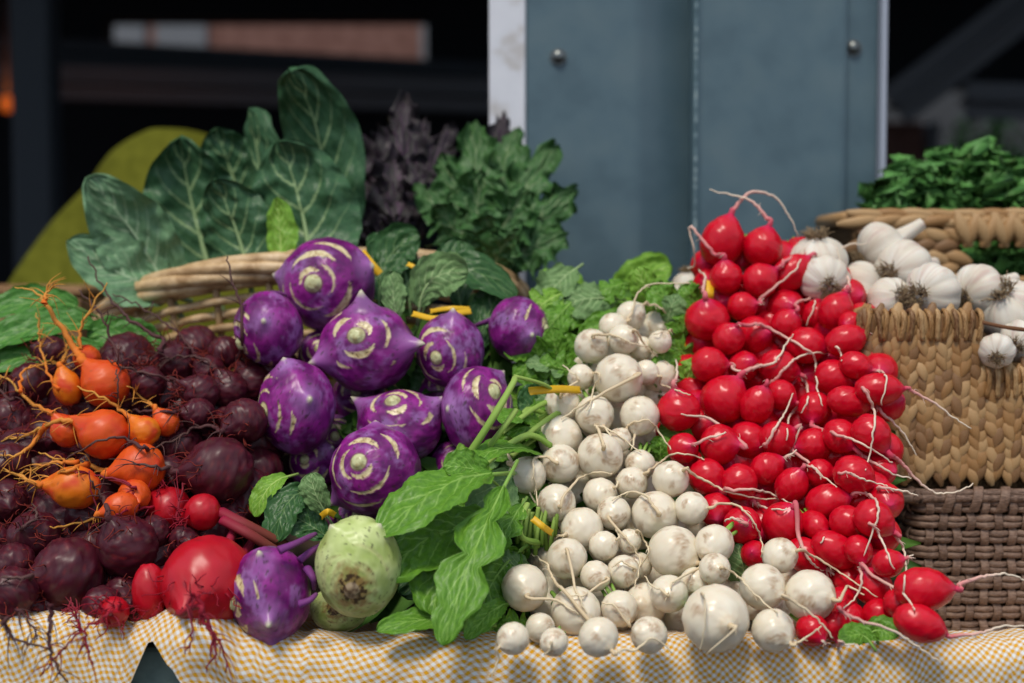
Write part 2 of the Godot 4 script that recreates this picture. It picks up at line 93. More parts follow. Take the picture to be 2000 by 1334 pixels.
	["turnip", "white turnip, half hidden, fifth from left in fourth row of turnip heap", 123.6, 136.2, -65, 14.8, 1.00, -0.27, -0.55, 0.79, []],
	["turnip", "white turnip, root trailing right, fourth from left in fourth row of turnip heap", 113.5, 122.7, -39, 15, 1.00, 0.65, 0.58, 0.50, [[10.7, 9.5, 8.3, 13.8, 12.3, 10.7, 17.8, 12.9, -1.9, 29.5, 15.8, -23.1, 36, 20.1, -27.8, 40.1, 25.6, -12.7, 47.3, 26.7, -9, 55.4, 25.6, -9.5, 64.2, 22.5, -15.6, 68.4, 22.3, -0.9]]],
	["turnip", "white turnip, root trailing right, sixth from left in fourth row of turnip heap", 149, 128, -26.9, 17.3, 1.00, 0.53, 0.51, 0.68, [[10, 9.7, 13, 13, 12.5, 16.7, 22.4, 3.6, 1.7, 30.2, -0.3, -0.1, 38.1, -4.5, -0.9, 45.4, -8.7, -4.1, 52.5, -11.1, 3.2, 65, -14.2, 6.1, 80.6, -18.5, -3.5, 95.2, -20.8, -12.3, 105.3, -21.2, -14.3]]],
	["turnip", "white turnip, root trailing up right, third from left in fifth row of turnip heap", 83.3, 111.5, -35.7, 16.5, 1.00, 0.65, 0.47, 0.60, [[11.7, 8.6, 10.8, 15.1, 11.1, 14, 16.9, 14.7, -19.3]]],
	["turnip", "white turnip, root trailing down, fourth from left in fifth row of turnip heap", 94.8, 98.3, -13.4, 15.7, 1.02, -0.27, -0.07, 0.96, [[-4.7, -1.2, 16.9, -6.1, -1.6, 21.8, 5.8, -14.5, 30.9, 11.5, -20.6, 34.9, 17.6, -28.9, 32.6, 21.3, -37.3, 35.7, 18.1, -46.1, 52.7, 14.7, -55, 59]]],
	["turnip", "large white turnip, root trailing left, fifth from left in fifth row of turnip heap", 133.5, 96.2, -14.6, 22.4, 1.00, 0.02, 0.20, 0.98, [[0.5, 4.9, 24.1, 0.7, 6.4, 31.2, -4.6, 13.1, 24.3, -7.9, 18.9, 21.3, -11.2, 21.4, 16.4, -20.4, 20.6, -5.2, -27.1, 19.4, -7.8, -35, 18.3, 6.5, -40.7, 16.3, 14.4]]],
	["turnip", "white turnip, root trailing down right, sixth from left in fifth row of turnip heap", 165.5, 104.4, -3.5, 15.6, 1.03, 0.82, 0.12, 0.55, [[14.5, 2.1, 9.8, 18.6, 2.7, 12.5, 23.1, 3.7, 0.6, 36, 3.6, -6.8, 42.7, 2.4, 1.8, 47.6, -0.7, 12.7, 53.2, -7.2, 15.1, 58.2, -15.5, 14.3, 63, -25.3, 6.1, 62.8, -30.8, 18.2, 54.8, -28.4, 61.6, 57.4, -36.8, 41.4]]],
	["turnip", "large white turnip, root trailing left, second from left in fifth row of turnip heap", 65, 84.7, -6.6, 19.9, 1.00, -0.69, -0.08, 0.72, [[-15.1, -1.8, 15.7, -19.5, -2.3, 20.3, -25.1, -10.6, -17.8]]],
	["turnip", "white turnip, root trailing up right, third from left in sixth row of turnip heap", 83.7, 72.8, 12.9, 13.6, 1.00, 0.69, 0.48, 0.54, [[10.3, 7.1, 8.1, 13.3, 9.2, 10.5, 12.5, 14.2, -12.4]]],
	["turnip", "small white turnip, root trailing down, fifth from left in sixth row of turnip heap", 107.5, 75.8, 6.8, 11.3, 1.00, 0.46, 0.74, 0.50, [[5.7, 9.1, 6.2, 7.3, 11.8, 8, 15, -1, -0.1, 14.9, -1.8, 25.2, 14.8, -7.3, 27.1, 12, -14.5, 19.3, 8.4, -19, 17.7]]],
	["turnip", "large white turnip, root trailing down, seventh from left in sixth row of turnip heap", 146.3, 70.1, 25.5, 23.2, 1.00, 0.72, -0.27, 0.64, [[18.3, -6.8, 16.3, 23.7, -8.8, 21.1, -4.7, -15, 52.4, -9.1, -21, 57.8]]],
	["turnip", "white turnip, root trailing down, first from left in sixth row of turnip heap", 49.7, 62.5, 20.5, 18.6, 1.12, 0.00, 0.41, 0.91, [[0, 9.2, 20.7, 0, 11.6, 26.2, 5.6, -14.8, 48.8, 9.1, -21.8, 63.2, 12, -29.6, 65.8, 13.9, -35.5, 65.8]]],
	["turnip", "white turnip, half hidden, eighth from left in sixth row of turnip heap", 181.6, 78.4, 34.3, 17.5, 1.10, -0.57, -0.24, 0.78, []],
	["turnip", "white turnip, root trailing down left, second from left in sixth row of turnip heap", 74.9, 50.2, 36.9, 13.8, 1.00, 0.53, 0.04, 0.84, [[8.1, 0.7, 12.8, 10.4, 0.9, 16.5, -4.7, -8.1, 23.5, -12.7, -7.1, 43.4, -19.8, -7.2, 45.2, -25.2, -6.8, 44.5]]],
	["turnip", "white turnip, root trailing left, fourth from left in sixth row of turnip heap", 100.7, 52.6, 28.9, 14.8, 1.00, 0.47, 0.26, 0.84, [[7.6, 4.3, 13.7, 9.8, 5.5, 17.7, 2, 10, 16, -2.6, 12.5, 15.2, -7.9, 9.8, 14.9, -12.1, 6.2, 14]]],
	["turnip", "small white turnip, half hidden, sixth from left in sixth row of turnip heap", 116, 53.2, 7.4, 12.7, 1.00, -0.72, 0.09, 0.69, []],
	["turnip", "large white turnip at lower left beside the green leaves", 11.4, 40.9, 43.3, 21, 1.04, 0.10, -0.05, 0.99, [[2.5, -1.3, 23.8, 3.2, -1.6, 30.5, 27.3, -3.9, 32.3, 38, -8.1, 43.2, 47.3, -13.6, 44.3]]],
	["turnip", "large white turnip, root trailing up left, second from left in seventh row of turnip heap", 56.3, 24.4, 62.7, 21.6, 1.08, 0.37, -0.13, 0.92, [[9.4, -3.2, 23.5, 11.9, -4.1, 29.9, -10.8, 22.2, 16.2, -17, 23, -4.9, -20.5, 26.8, -26.1, -24, 34, -30.8, -28.6, 34.6, -51.8, -33.6, 34.8, -67.3, -38.3, 35.1, -76.8, -41.9, 35.1, -82.5]]],
	["turnip", "white turnip, root trailing left, third from left in seventh row of turnip heap", 94.6, 26.6, 62.2, 16.2, 1.03, 0.32, -0.41, 0.85, [[5.9, -7.6, 15.6, 7.6, -9.8, 20, -5.5, 6.4, 19.2, -11.5, 8.6, 17.3, -16.1, 8.7, 11.7]]],
	["turnip", "white turnip, root trailing up left, fifth from left in seventh row of turnip heap", 138, 40.3, 64.2, 16.6, 1.08, -0.18, 0.18, 0.97, [[-3.4, 3.5, 19, -4.4, 4.4, 24.2, -10.2, 8.5, 18.3, -15.8, 10.4, 13.7, -19.5, 9.3, -27.9]]],
	["turnip", "white turnip, root trailing down, sixth from left in seventh row of turnip heap", 162.2, 47.7, 50.6, 13.2, 1.00, 0.31, -0.37, 0.88, [[4.5, -5.3, 12.7, 5.8, -6.9, 16.4, -4.9, 10, 83.9, -3.3, 4.7, 87.7, -3.3, -4.3, 92.6, -3.9, -15.7, 93.3, -5.5, -28.3, 90.5, -7, -38.5, 86.4]]],
	["turnip", "large white turnip, half hidden, fourth from left in seventh row of turnip heap", 119.8, 25, 38.6, 19.3, 1.00, -0.33, 0.27, 0.91, []],
	["turnip", "small white turnip furthest left on the checked cloth", 0.9, 17.5, 128, 13.7, 1.03, -0.70, -0.30, 0.65, [[-10.8, -4.6, 10, -13.8, -5.9, 12.9, -12.3, -14.1, 10, -15.4, -22.6, 9.8, -18.2, -29.5, 10.2]]],
	["turnip", "white turnip, root trailing down, second from left in eighth row of turnip heap", 24.3, 16.6, 89.2, 12.8, 1.05, 0.69, -0.50, 0.53, [[10.1, -7.3, 7.7, 13, -9.4, 9.9, 8, 3.7, 58.6, 7.7, -1.6, 58.5, 4.8, -5.7, 56.6, 1.9, -9, 53.2]]],
	["turnip", "small white turnip, half hidden, third from left in eighth row of turnip heap", 34.9, 15.8, 132.8, 11.9, 1.00, -0.28, -0.10, 0.96, []],
	["turnip", "white turnip, root trailing right, fourth from left in eighth row of turnip heap", 71.9, 20.1, 133, 17, 0.95, 0.55, -0.44, 0.71, [[9.9, -7.8, 12.7, 12.9, -10.2, 16.5, 17.6, -6.3, 14, 29.1, -7.8, 12.6, 37.2, -3.5, 8.3, 44.2, 1, 8.7, 53.8, -5.6, 5, 61.3, -12.7, 4.1]]],
	["turnip", "white turnip, half hidden, fifth from left in eighth row of turnip heap", 114.9, 19.3, 123.5, 15.4, 1.00, -0.73, 0.41, 0.54, []],
	["turnip", "largest white turnip resting on the checked cloth edge", 171.9, 30.8, 113.7, 28.5, 0.95, 0.27, 0.02, 0.96, [[8.1, 0.6, 28.8, 10.6, 0.7, 37.6, -11.7, -25, 23.5]]],
	["turnip", "white turnip, root trailing down right, ninth from left in sixth row of turnip heap", 177.9, 62.5, 64.1, 13.9, 1.00, 0.19, 0.24, 0.95, [[3, 3.7, 14.6, 3.8, 4.8, 18.8, 4.5, 4.7, 16.2, 17.9, -4.7, 2.7, 20.2, -4.8, 25.3, 24.3, -9.2, 32.6, 30.2, -15.6, 34.4, 38.7, -21.9, 43.9, 43.5, -23.7, 64.4]]],
	["turnip", "round white turnip highest among the right group, root trailing over red radishes", 237, 71.9, 52.7, 15.9, 1.02, 0.70, 0.34, 0.63, [[12.4, 6.1, 11.1, 16, 7.8, 14.3, 26.5, -0.2, -12.2, 37.1, -6.3, -19.4, 46.9, -12.2, -18.9, 56.6, -18.4, -19.1, 63.6, -22.2, -5.2, 71.4, -25.8, 17.9, 82.3, -32.8, 18.2]]],
	["turnip", "large white turnip, root trailing down right, seventh from left in seventh row of turnip heap", 217.5, 49.5, 77.1, 20, 1.00, 0.60, -0.20, 0.77, [[13.2, -4.5, 17, 17.1, -5.8, 22, 6.6, 5.7, 57.5, 13.6, 1.9, 57.7, 20.2, -2.1, 57.9, 26.7, -6.5, 58.1, 32.4, -11.1, 58.4, 37.8, -16.3, 58.7, 43.7, -23.2, 59, 48.4, -29, 59.3]]],
	["turnip", "large white turnip at the right end, pushed among the red radishes", 257.4, 43.6, 84.6, 22.1, 1.00, 0.64, 0.04, 0.77, [[15.6, 1, 18.7, 20.1, 1.3, 24.1, 37.8, 1.8, -25.5, 45.3, -0.7, -21.7, 50.8, -3.2, -15.7]]],
	["turnip", "large white turnip, root trailing right, seventh from left in eighth row of turnip heap", 220.2, 21.1, 115, 18.1, 0.97, 0.56, -0.33, 0.76, [[11, -6.4, 14.7, 14.2, -8.3, 19.1, 15.8, -7.6, 14.1, 21.1, -6.4, 11.1, 26.3, -2.8, 10.9, 33.1, 2, 10.6, 38.7, 6.2, 10.4]]],
	["beet", "small dark beet, half hidden, third from left in first row of beet heap", -386.5, 222.9, -192.1, 17.2, 1.00, 0.56, 0.37, 0.74, []],
	["beet", "dark beet, root trailing up left, sixth from left in first row of beet heap", -348.6, 227.8, -175.3, 23.4, 1.00, -0.34, 0.45, 0.82, [[-8.8, 11.7, 21.2, -11.3, 15.1, 27.4, -10, 23.8, 16.8, -24.6, 32.9, 14.9, -40.7, 42.6, 13, -50.5, 50.9, 11.1, -58.8, 59.9, 9.3, -68.3, 71.2, 7.3, -77.1, 83.5, 5.2, -84.1, 97.7, 3.1, -89, 108.9, 1.1]]],
	["beet", "small dark beet, root trailing up left, eighth from left in first row of beet heap", -311.9, 219.9, -160.2, 16.9, 1.00, -0.59, 0.81, 0.04, [[-10.9, 15, 0.7, -14, 19.4, 0.9, -19, 25.2, -2.1, -31.1, 33.8, -20.2, -39.3, 39.6, -29.2, -48, 46.2, -30.9, -63.7, 56.7, -32.9, -80.9, 67, -34.8, -96.2, 74, -36.6, -107.5, 78.3, -38.2]]],
	["beet", "dark beet, root trailing up left, fourth from left in first row of beet heap", -366.1, 209.6, -124.3, 18.5, 1.00, -0.81, 0.58, 0.05, [[-16.6, 11.8, 1, -21.4, 15.2, 1.3, -28.9, 28.6, 0.9, -40.4, 41.2, -19.8, -44.9, 52.5, -22.7, -49.3, 62.9, -24.7, -55.6, 71.9, -26.6, -62.7, 80, -28.4, -70.9, 88.1, -30.2, -77.6, 94.1, -31.9]]],
	["beet", "dark beet, root trailing left, seventh from left in first row of beet heap", -312.3, 200.9, -117.7, 19.5, 1.00, -0.79, 0.49, 0.37, [[-16.9, 10.6, 7.8, -21.8, 13.6, 10.1, -28.7, 13.6, -0.3, -43.1, 19.8, 11, -59.9, 23.5, 8.4, -72.1, 27.8, 15.9, -80.4, 33.1, 19.7, -92.1, 35.8, -1.5]]],
	["beet", "dark beet, root trailing left, tenth from left in first row of beet heap", -288.1, 201.5, -140, 19.8, 1.00, -0.42, 0.88, 0.22, [[-9.2, 19.1, 4.7, -11.8, 24.7, 6.1, -13.7, 25.1, 2.4, -24.1, 32.7, -2.6, -39.5, 34.2, -14.3, -51.8, 33.8, -9.6, -63.4, 29.4, -9.6, -72.5, 24.7, -12.5]]],
	["beet", "small dark beet, root trailing left, fifth from left in second row of beet heap", -308.3, 182.6, -91.4, 15.6, 1.10, -0.79, 0.12, 0.60, [[-14.8, 2.2, 11.2, -18.8, 2.8, 14.2, -22.7, 5.5, 24.5, -40.1, 4.4, 13.9, -60.6, 2.3, -7, -76.4, 0.5, -27.9, -83.9, 3, -30.9, -77.2, 14.4, 0.8, -75.7, 25.3, 6.8, -76.6, 36.5, 7, -78.1, 45.2, 4.2]]],
	["beet", "dark beet, root trailing left, seventh from left in second row of beet heap", -260.4, 177.2, -80, 22, 1.00, -0.64, -0.28, 0.72, [[-15.4, -6.8, 17.3, -19.8, -8.8, 22.4, -26.2, -4.8, 6.5, -43.2, -5.1, 3.4, -55.1, -10.5, 2.1, -64.6, -16.6, 8.2, -74.5, -20.4, 25.6, -77.7, -20.8, 56.6]]],
	["beet", "dark beet, root trailing upward, eleventh from left in first row of beet heap", -269.4, 207, -169.2, 21.2, 1.00, -0.47, 0.88, 0.03, [[-10.9, 20.6, 0.8, -14, 26.6, 1, -2.7, 48.2, 35.9, -4.4, 78.4, 31.3, -9.1, 95.2, 29, -14.3, 107.8, 26.9, -17.5, 121.3, 24.8, -19.5, 131.1, 22.9]]],
	["beet", "dark beet, root trailing left, fourth from left in second row of beet heap", -328.3, 150.2, -95.6, 22.2, 1.10, -0.97, -0.23, 0.09, [[-25.8, -6.1, 2.4, -32.7, -7.7, 3.1, -12.6, 6.7, 73.7, -21.6, 10.4, 71.1, -34.5, 13, 55.4, -43.1, 16.4, 60.5, -54, 15.4, 64.2, -67.2, 10.9, 62.7, -86.3, 0.6, 48.2, -99.3, -7.6, 44.5]]],
	["beet", "largest dark beet beside the mottled purple kohlrabi, root pointing left", -278.6, 132.9, -49.7, 32.3, 0.97, -0.91, 0.04, 0.42, [[-31.3, 1.3, 14.6, -40.6, 1.7, 18.9, -42.6, 2.3, 5.6, -47.6, 5.6, 23.7, -54.8, 8.3, 34.4, -65.2, 11, 37.2, -74.2, 12.9, 36.3]]],
	["beet", "large dark beet, root trailing upward, fourth from left in fourth row of beet heap", -348.4, 74.1, 24.4, 27.8, 1.00, -0.30, 0.83, 0.48, [[-9.2, 25.3, 14.6, -11.8, 32.6, 18.8, -16.6, 36.7, 1.5, -27.5, 40.3, -19.8, -34.3, 46, -27.9, -35.1, 54.4, -17.1, -37.7, 59.6, -16.2]]],
	["beet", "big dark reddish beet at lower left just above the cloth", -398.1, 51.9, 34.1, 32.2, 1.00, -0.79, -0.04, 0.62, [[-27.8, -1.4, 21.9, -35.9, -1.8, 28.2, -17.5, 7.2, 46.7, -23.8, 8.9, 57.4, -33.2, 9.1, 58.5, -41.5, 8.8, 56.9], [22.3, 0.5, 118.7, 21.9, -5.6, 119, 21.5, -14.1, 119.5, 20.7, -23.9, 120, 20.6, -33.7, 120.5, 22.7, -41, 120.9, 26.1, -47.9, 121.2, 31, -56.7, 121.7, 35.3, -63.7, 122.1]]],
	["beet", "dark beet, root trailing upward, first from left in fourth row of beet heap", -440.8, 77.3, -2.7, 24.6, 1.00, -0.04, 0.43, 0.90, [[-1, 11.7, 24.4, -1.3, 15.1, 31.5, 8.4, 20.5, 23.6, 7.2, 26.8, 17.2, -6.8, 27.8, -19]]],
	["beet", "dark beet, root trailing down right, first from left in fifth row of beet heap", -435.5, 44.4, 72.2, 21.4, 1.00, -0.10, -0.80, 0.59, [[-2.5, -19, 13.8, -3.2, -24.5, 17.8, 23.5, -3.5, 81.2, 22.6, -10.3, 81.6, 28.5, -17.5, 82, 37.6, -23.7, 82.3, 49.2, -26.8, 82.5, 58.9, -28.3, 82.5], [30.5, 3.8, 80.9, 35.2, 0.7, 81, 40.9, -4.5, 81.3, 45.8, -12.9, 81.7, 49.3, -20.3, 82.1]]],
	["beet", "dark beet, half hidden, first from left in third row of beet heap", -479.2, 105.7, -41.6, 20.4, 1.00, 0.43, -0.21, 0.88, []],
	["beet", "dark beet, half hidden, second from left in fourth row of beet heap", -439.5, 93.6, -46.3, 20.5, 1.00, -0.66, -0.49, 0.57, []],
	["beet", "dark beet, root trailing left, first from left in first row of beet heap", -490.3, 207.9, -144.8, 21.9, 1.00, -0.48, -0.44, 0.76, [[-11.5, -10.5, 18.4, -14.8, -13.6, 23.7, -36.2, -2.6, -3.5, -43.9, -0.5, -6]]],
	["beet", "dark beet, half hidden, first from left in second row of beet heap", -508.3, 173.7, -132, 23.8, 1.00, 0.54, -0.30, 0.79, []],
	["beet", "dark beet, half hidden, second from left in second row of beet heap", -484.4, 145.4, -101.4, 24.3, 1.00, 0.64, 0.35, 0.69, []],
	["beet", "dark beet, half hidden, second from left in third row of beet heap", -483.8, 137.9, -63.5, 19.7, 1.00, -0.21, -0.05, 0.98, []],
	["beet", "dark beet, half hidden, fourth from left in third row of beet heap", -406.7, 134.7, -86.6, 20.1, 1.00, -0.50, 0.15, 0.85, []],
	["beet", "dark beet, half hidden, fifth from left in third row of beet heap", -331.7, 127.5, -66.6, 17.8, 1.00, 0.40, -0.39, 0.83, []],
	["beet", "dark beet, half hidden, second from left in fifth row of beet heap", -449.1, 59.5, 26.1, 18.5, 1.00, -0.55, -0.21, 0.81, []],
	["beet", "dark beet, half hidden, second from left in sixth row of beet heap", -361.1, 27.9, 60, 18.1, 1.00, 0.49, -0.18, 0.85, []],
	["beet", "dark beet, half hidden, fourth from left in fifth row of beet heap", -350.1, 33.3, 34.1, 17.5, 1.00, 0.09, -0.36, 0.93, []],
	["beet", "dark beet, half hidden, ninth from left in first row of beet heap", -299.3, 237, -182.2, 18.2, 1.00, -0.51, -0.55, 0.66, []],
	["beet", "dark beet, half hidden, twelfth from left in first row of beet heap", -271.7, 235.5, -206.9, 19.6, 1.00, 0.37, 0.53, 0.76, []],
	["beet", "dark beet, half hidden, third from left in second row of beet heap", -424.9, 182.8, -134, 18.7, 1.00, -0.60, 0.36, 0.72, []],
	["beet", "dark beet, half hidden, fifth from left in first row of beet heap", -350.3, 197.2, -147.8, 17.8, 1.00, -0.15, -0.35, 0.92, []],
	["beet", "small dark beet, half hidden, sixth from left in fourth row of beet heap", -303, 74.7, -4, 14.2, 1.00, 0.53, -0.14, 0.84, []],
	["beet", "dark beet, half hidden, second from left in first row of beet heap", -480.6, 237.1, -180.7, 18.2, 1.00, -0.75, 0.36, 0.56, []],
	["beet", "dark beet, half hidden, sixth from left in second row of beet heap", -287.4, 168.8, -119.6, 18.5, 1.00, -0.02, 0.39, 0.92, []],
	["beet", "dark beet, half hidden, third from left in third row of beet heap", -441.3, 129.6, -69.1, 19.8, 1.00, 0.34, 0.37, 0.86, []],
	["beet", "dark beet, half hidden, third from left in fourth row of beet heap", -400.2, 91.7, -29.1, 20.3, 1.00, 0.42, -0.47, 0.78, []],
	["beet", "dark beet, half hidden, fifth from left in fourth row of beet heap", -332.1, 81.3, -7, 16.1, 1.00, -0.59, 0.29, 0.75, []],
	["beet", "dark beet, half hidden, first from left in sixth row of beet heap", -423.7, 22.8, 48.6, 16.4, 1.00, -0.06, 0.39, 0.92, []],
	["redbeet", "huge bright red beet with forked roots trailing onto the cloth", -267.8, 49.8, 60.2, 40.6, 1.08, -0.19, -0.24, 0.95, [[-8.9, -11.4, 45.6, -11.3, -14.5, 58, 13.2, 1, 92.6, 15.2, -8.3, 93.1, 19.2, -14.5, 93.4, 23.1, -20.4, 93.8, 25.6, -27.6, 94.1, 26.1, -35.4, 94.5, 22.5, -44.7, 95, 18.5, -52.1, 95.4], [11, 10.9, 92.1, 15.7, -1.9, 92.8, 21.5, -16.2, 93.5, 26.4, -22.9, 93.9, 30.6, -29.1, 94.2, 33.7, -41.4, 94.9, 35.7, -52.1, 95.4], [8.9, 10.9, 92.1, 6.2, 7.9, 92.3, 3.9, 2.6, 92.6, 5.9, -6.5, 93, 7.7, -17, 93.6, 5, -28.3, 94.2, 1.8, -37.1, 94.6]]],
	["redbeet", "narrow bright red beet squeezed left of the huge red one", -317.4, 43.4, 67.9, 15.2, 1.65, 0.05, -0.99, 0.15, []],
	["redbeet", "round pink red beet just above the huge red one", -286.8, 100.1, -9, 17.1, 1.00, -0.96, -0.26, 0.09, [[-18.1, -4.9, 1.8, -23.3, -6.4, 2.3, -21.5, 13.8, -3.4, -23.5, 24.9, -25, -20.9, 36.5, -29.2]]],
	["redbeet", "hairy pink red beet left of the round pink red one", -323.6, 98.6, -31.6, 21.3, 1.00, -0.85, 0.53, 0.05, [[-19.8, 12.4, 1.2, -25.5, 16, 1.6, -21.6, 25.9, 35.7, -41.6, 32.6, 22.6, -61.4, 37.1, 25.4, -73.8, 41.4, 40.8], [-9.7, 5.6, 18.9, -18.6, 6.2, 34.6, -27.6, 7.5, 57.5, -38.7, 1.8, 54.7, -52.5, -1, 35.9, -59.9, 20.1, 36, -64.6, 41.8, 37.2]]],
	["redbeet", "red beet low on the cloth edge with a long root forking down left", -343.5, 30, 87.2, 13.2, 1.30, 0.15, 0.18, 0.97, [[2.9, 3.3, 18, 3.5, 4.1, 22.1, 15.5, 14.9, 66, 7.8, 10.3, 66.2, -0.1, 5.6, 66.5, -8.9, -0.5, 66.8, -19, -10, 67.3, -28.5, -20.1, 67.8, -35.8, -29.7, 68.3, -40.6, -36.8, 68.7], [-21.9, -11.7, 18.7, -29.2, -5.3, 7.1, -40.5, -1.1, -13.8, -48.1, -2.7, -23.4, -52.7, -5.2, -26.7], [-5.1, 0.7, 66.7, -3.9, -5.4, 67, -2.2, -13, 67.4, 0.1, -20.4, 67.8, 2, -26, 68.1], [-23.7, -13, 18.7, -25, -4.3, 16.9, -33.1, 1.2, -4.5, -41, 4.5, -19.4, -44.8, 8.1, -22.5]]],
	["gold", "golden beet, root trailing up left, third from left in first row of golden beets", -403.1, 211, -108, 23.9, 1.00, -0.68, 0.73, 0.04, [[-17.8, 19.3, 1.1, -23, 24.9, 1.4, -30.6, 32.3, -10.6, -42.9, 48.8, -12.9, -55.1, 65.3, -15.1, -65.3, 79.4, -17.3, -67.6, 85.4, -19, -70.3, 88.5, -20.6, -83.7, 92.9, -22.2, -96.5, 96.2, -23.8], [-60.2, 79.8, -1.9, -59.8, 84.5, -3.5, -58.6, 90.3, -5.2, -55.9, 95.1, -6.9, -53.4, 98.4, -8.5]]],
	["gold", "long golden beet, root trailing upward, first from left in first row of golden beets", -441.4, 207.4, -108.2, 14.2, 1.35, -0.27, 0.96, 0.03, [[-5.7, 19.8, 0.6, -6.9, 24.2, 0.7, -13.9, 25.5, -30.3, -16.9, 31.4, -45.7, -17.4, 34.3, -53.9, -17.9, 35.7, -60.8], [-3.9, -0.3, 14.9, -12.9, 6.2, 3.3, -24.7, 15.3, -14.2, -35.2, 25.3, -35.2, -41.3, 36.5, -46.8, -44.3, 47.3, -52.7, -45.6, 57.2, -54.6, -47.8, 66.4, -56.5, -49.7, 72.9, -58.2]]],
	["gold", "golden beet, root trailing left, second from left in second row of golden beets", -391.2, 166.7, -58.7, 24.1, 1.00, -0.88, 0.46, 0.06, [[-23.4, 12.3, 1.5, -30.2, 15.9, 1.9, -28.9, 13.7, 3.3, -39.6, 13.8, 4.5, -57.7, 7.2, -7.4, -77.6, -0.9, -20.1, -94.6, -6.2, -20.4, -110, -10.7, -26.7], [-58.5, 7, -7.9, -72, -6.8, -14.4, -76.7, -16.7, 12.3, -86.4, -18.9, 16.6, -95.1, -18.7, 15.3]]],
	["gold", "small golden beet, root trailing up left, third from left in second row of golden beets", -353.4, 168.9, -61.1, 15.3, 1.05, -0.69, 0.72, 0.04, [[-12.2, 12.6, 0.7, -15.6, 16.1, 0.9, -31.3, 19.1, -29.2, -42.1, 27.8, -24.9, -58.1, 36.3, -24.2, -73.6, 42.4, -30.4]]],
	["gold", "small golden beet, root trailing up left, first from left in second row of golden beets", -430.1, 168.7, -67.1, 14.8, 1.10, -0.55, 0.83, 0.14, [[-9.7, 14.7, 2.5, -12.3, 18.6, 3.1, -29.5, 16.7, -28.3, -50, 23.8, -46.7, -62.8, 34, -52.7, -74.5, 43.3, -59.4, -88.9, 47.3, -74.7, -97.7, 49.4, -81], [-46.7, 37.5, -8.4, -53.8, 45.3, -29.8, -57, 54.6, -46.4, -51.7, 58.4, -55, -46.5, 59.7, -68.9, -42.4, 60.9, -83.9, -37.6, 61.9, -89.8]]],
	["gold", "small golden beet, root trailing up left, fourth from left in second row of golden beets", -336.4, 175.6, -76.5, 13.4, 1.00, -0.59, 0.81, 0.04, [[-8.7, 11.9, 0.6, -11.2, 15.4, 0.7, -20.8, 13.7, -30.1, -28, 18.7, -34.5, -36.8, 26.5, -31.8, -41.1, 34, -17.7]]],
	["gold", "golden beet, root trailing left, third from left in third row of golden beets", -351.6, 136.4, -39.1, 23.8, 1.00, -0.96, -0.15, 0.24, [[-25.1, -3.9, 6.3, -32.4, -5.1, 8.1, -32.9, -3.3, -7, -45.8, -2.2, -15.6, -55.5, -0.6, -21.3, -66.6, 2.2, -23.1, -83.6, 8.5, -11.9, -105.5, 11.1, -23.3], [-60.8, 4.8, -4, -74.6, 4.5, -9.6, -90.3, 3.6, -9.4, -108.2, -2.7, -13.7, -118.6, -7.2, -5.9], [-52, 2.9, -3.9, -51.5, 5.5, 45, -71.5, -2.3, 34, -89.9, -13.7, 13.6, -100.7, -22.2, 4.4]]],
	["gold", "long golden beet, root trailing left, first from left in third row of golden beets", -404.2, 123.2, -7.6, 19.9, 1.25, -0.99, 0.11, 0.07, [[-26.6, 2.9, 2, -33, 3.6, 2.5, -47.4, 2.2, -25.9, -64.5, 5.4, -34.6, -74.5, 10.9, -33.8, -81.8, 15.2, -34.6]]],
	["gold", "long golden beet, root trailing left, alone in fourth row of golden beets", -357.5, 108, 9.7, 13.6, 1.25, -0.86, -0.25, 0.45, [[-15.7, -4.6, 8.3, -19.4, -5.7, 10.3, -23.2, -10.4, -12, -33.4, -15.3, -14.1, -51.7, -18.7, -11.8, -62, -17.7, 8.8]]],
	["gold", "small golden beet, half hidden, second from left in third row of golden beets", -351.1, 114.8, -12.4, 15.2, 1.00, 0.44, -0.14, 0.89, []],
	["gold", "small golden beet, root trailing upward, second from left in first row of golden beets", -429.9, 234.6, -135.9, 13.5, 1.10, -0.24, 0.40, 0.88, [[-4, 6.4, 14.3, -5, 8.1, 18.1, -2, 14.6, 13.1, -3.5, 26.4, 11.1, 1.1, 39.2, 9, 8, 52.5, 6.9, 16.1, 66.4, 4.8, 22.7, 77.1, 2.8]]],
	["radish", "half hidden red radish showing above right of the one first from left in second row", 252.1, 340.9, -260.4, 20.5, 1.00, -0.16, -0.49, 0.85, []],
	["radish", "half hidden red radish showing above left of the one third from left in first row", 293.2, 336.7, -257.3, 19.5, 1.00, 0.61, 0.32, 0.73, []],
	["radish", "half hidden red radish showing above right of the one third from left in first row", 315.1, 340, -259.7, 20.3, 1.00, -0.00, -0.41, 0.91, []],
	["radish", "half hidden red radish showing above left of the one first from left in second row", 213.4, 328.3, -251.1, 18.9, 1.00, -0.31, 0.19, 0.93, []],
	["radish", "half hidden red radish showing right of the one third from left in first row", 330, 328.5, -250.4, 19.2, 1.00, -0.20, 0.21, 0.96, []],
	["radish", "half hidden red radish showing above the one sixth from left in third row", 343.6, 313.4, -226.2, 20.2, 1.00, 0.29, 0.09, 0.95, []],
	["radish", "half hidden red radish showing left of the one first from left in second row", 213.8, 307.1, -235.4, 19.1, 1.00, -0.29, 0.16, 0.94, []],
	["radish", "half hidden red radish showing below left of the one third from left in first row", 288.9, 303.2, -232.5, 20.1, 1.00, -0.02, 0.20, 0.98, []],
	["radish", "half hidden red radish showing below right of the one third from left in first row", 311.4, 305.6, -234.3, 18.3, 1.00, -0.31, 0.36, 0.88, []],
	["radish", "half hidden red radish showing above the one second from left in second row", 245.5, 299.9, -230, 18.6, 1.00, 0.12, -0.54, 0.83, []],
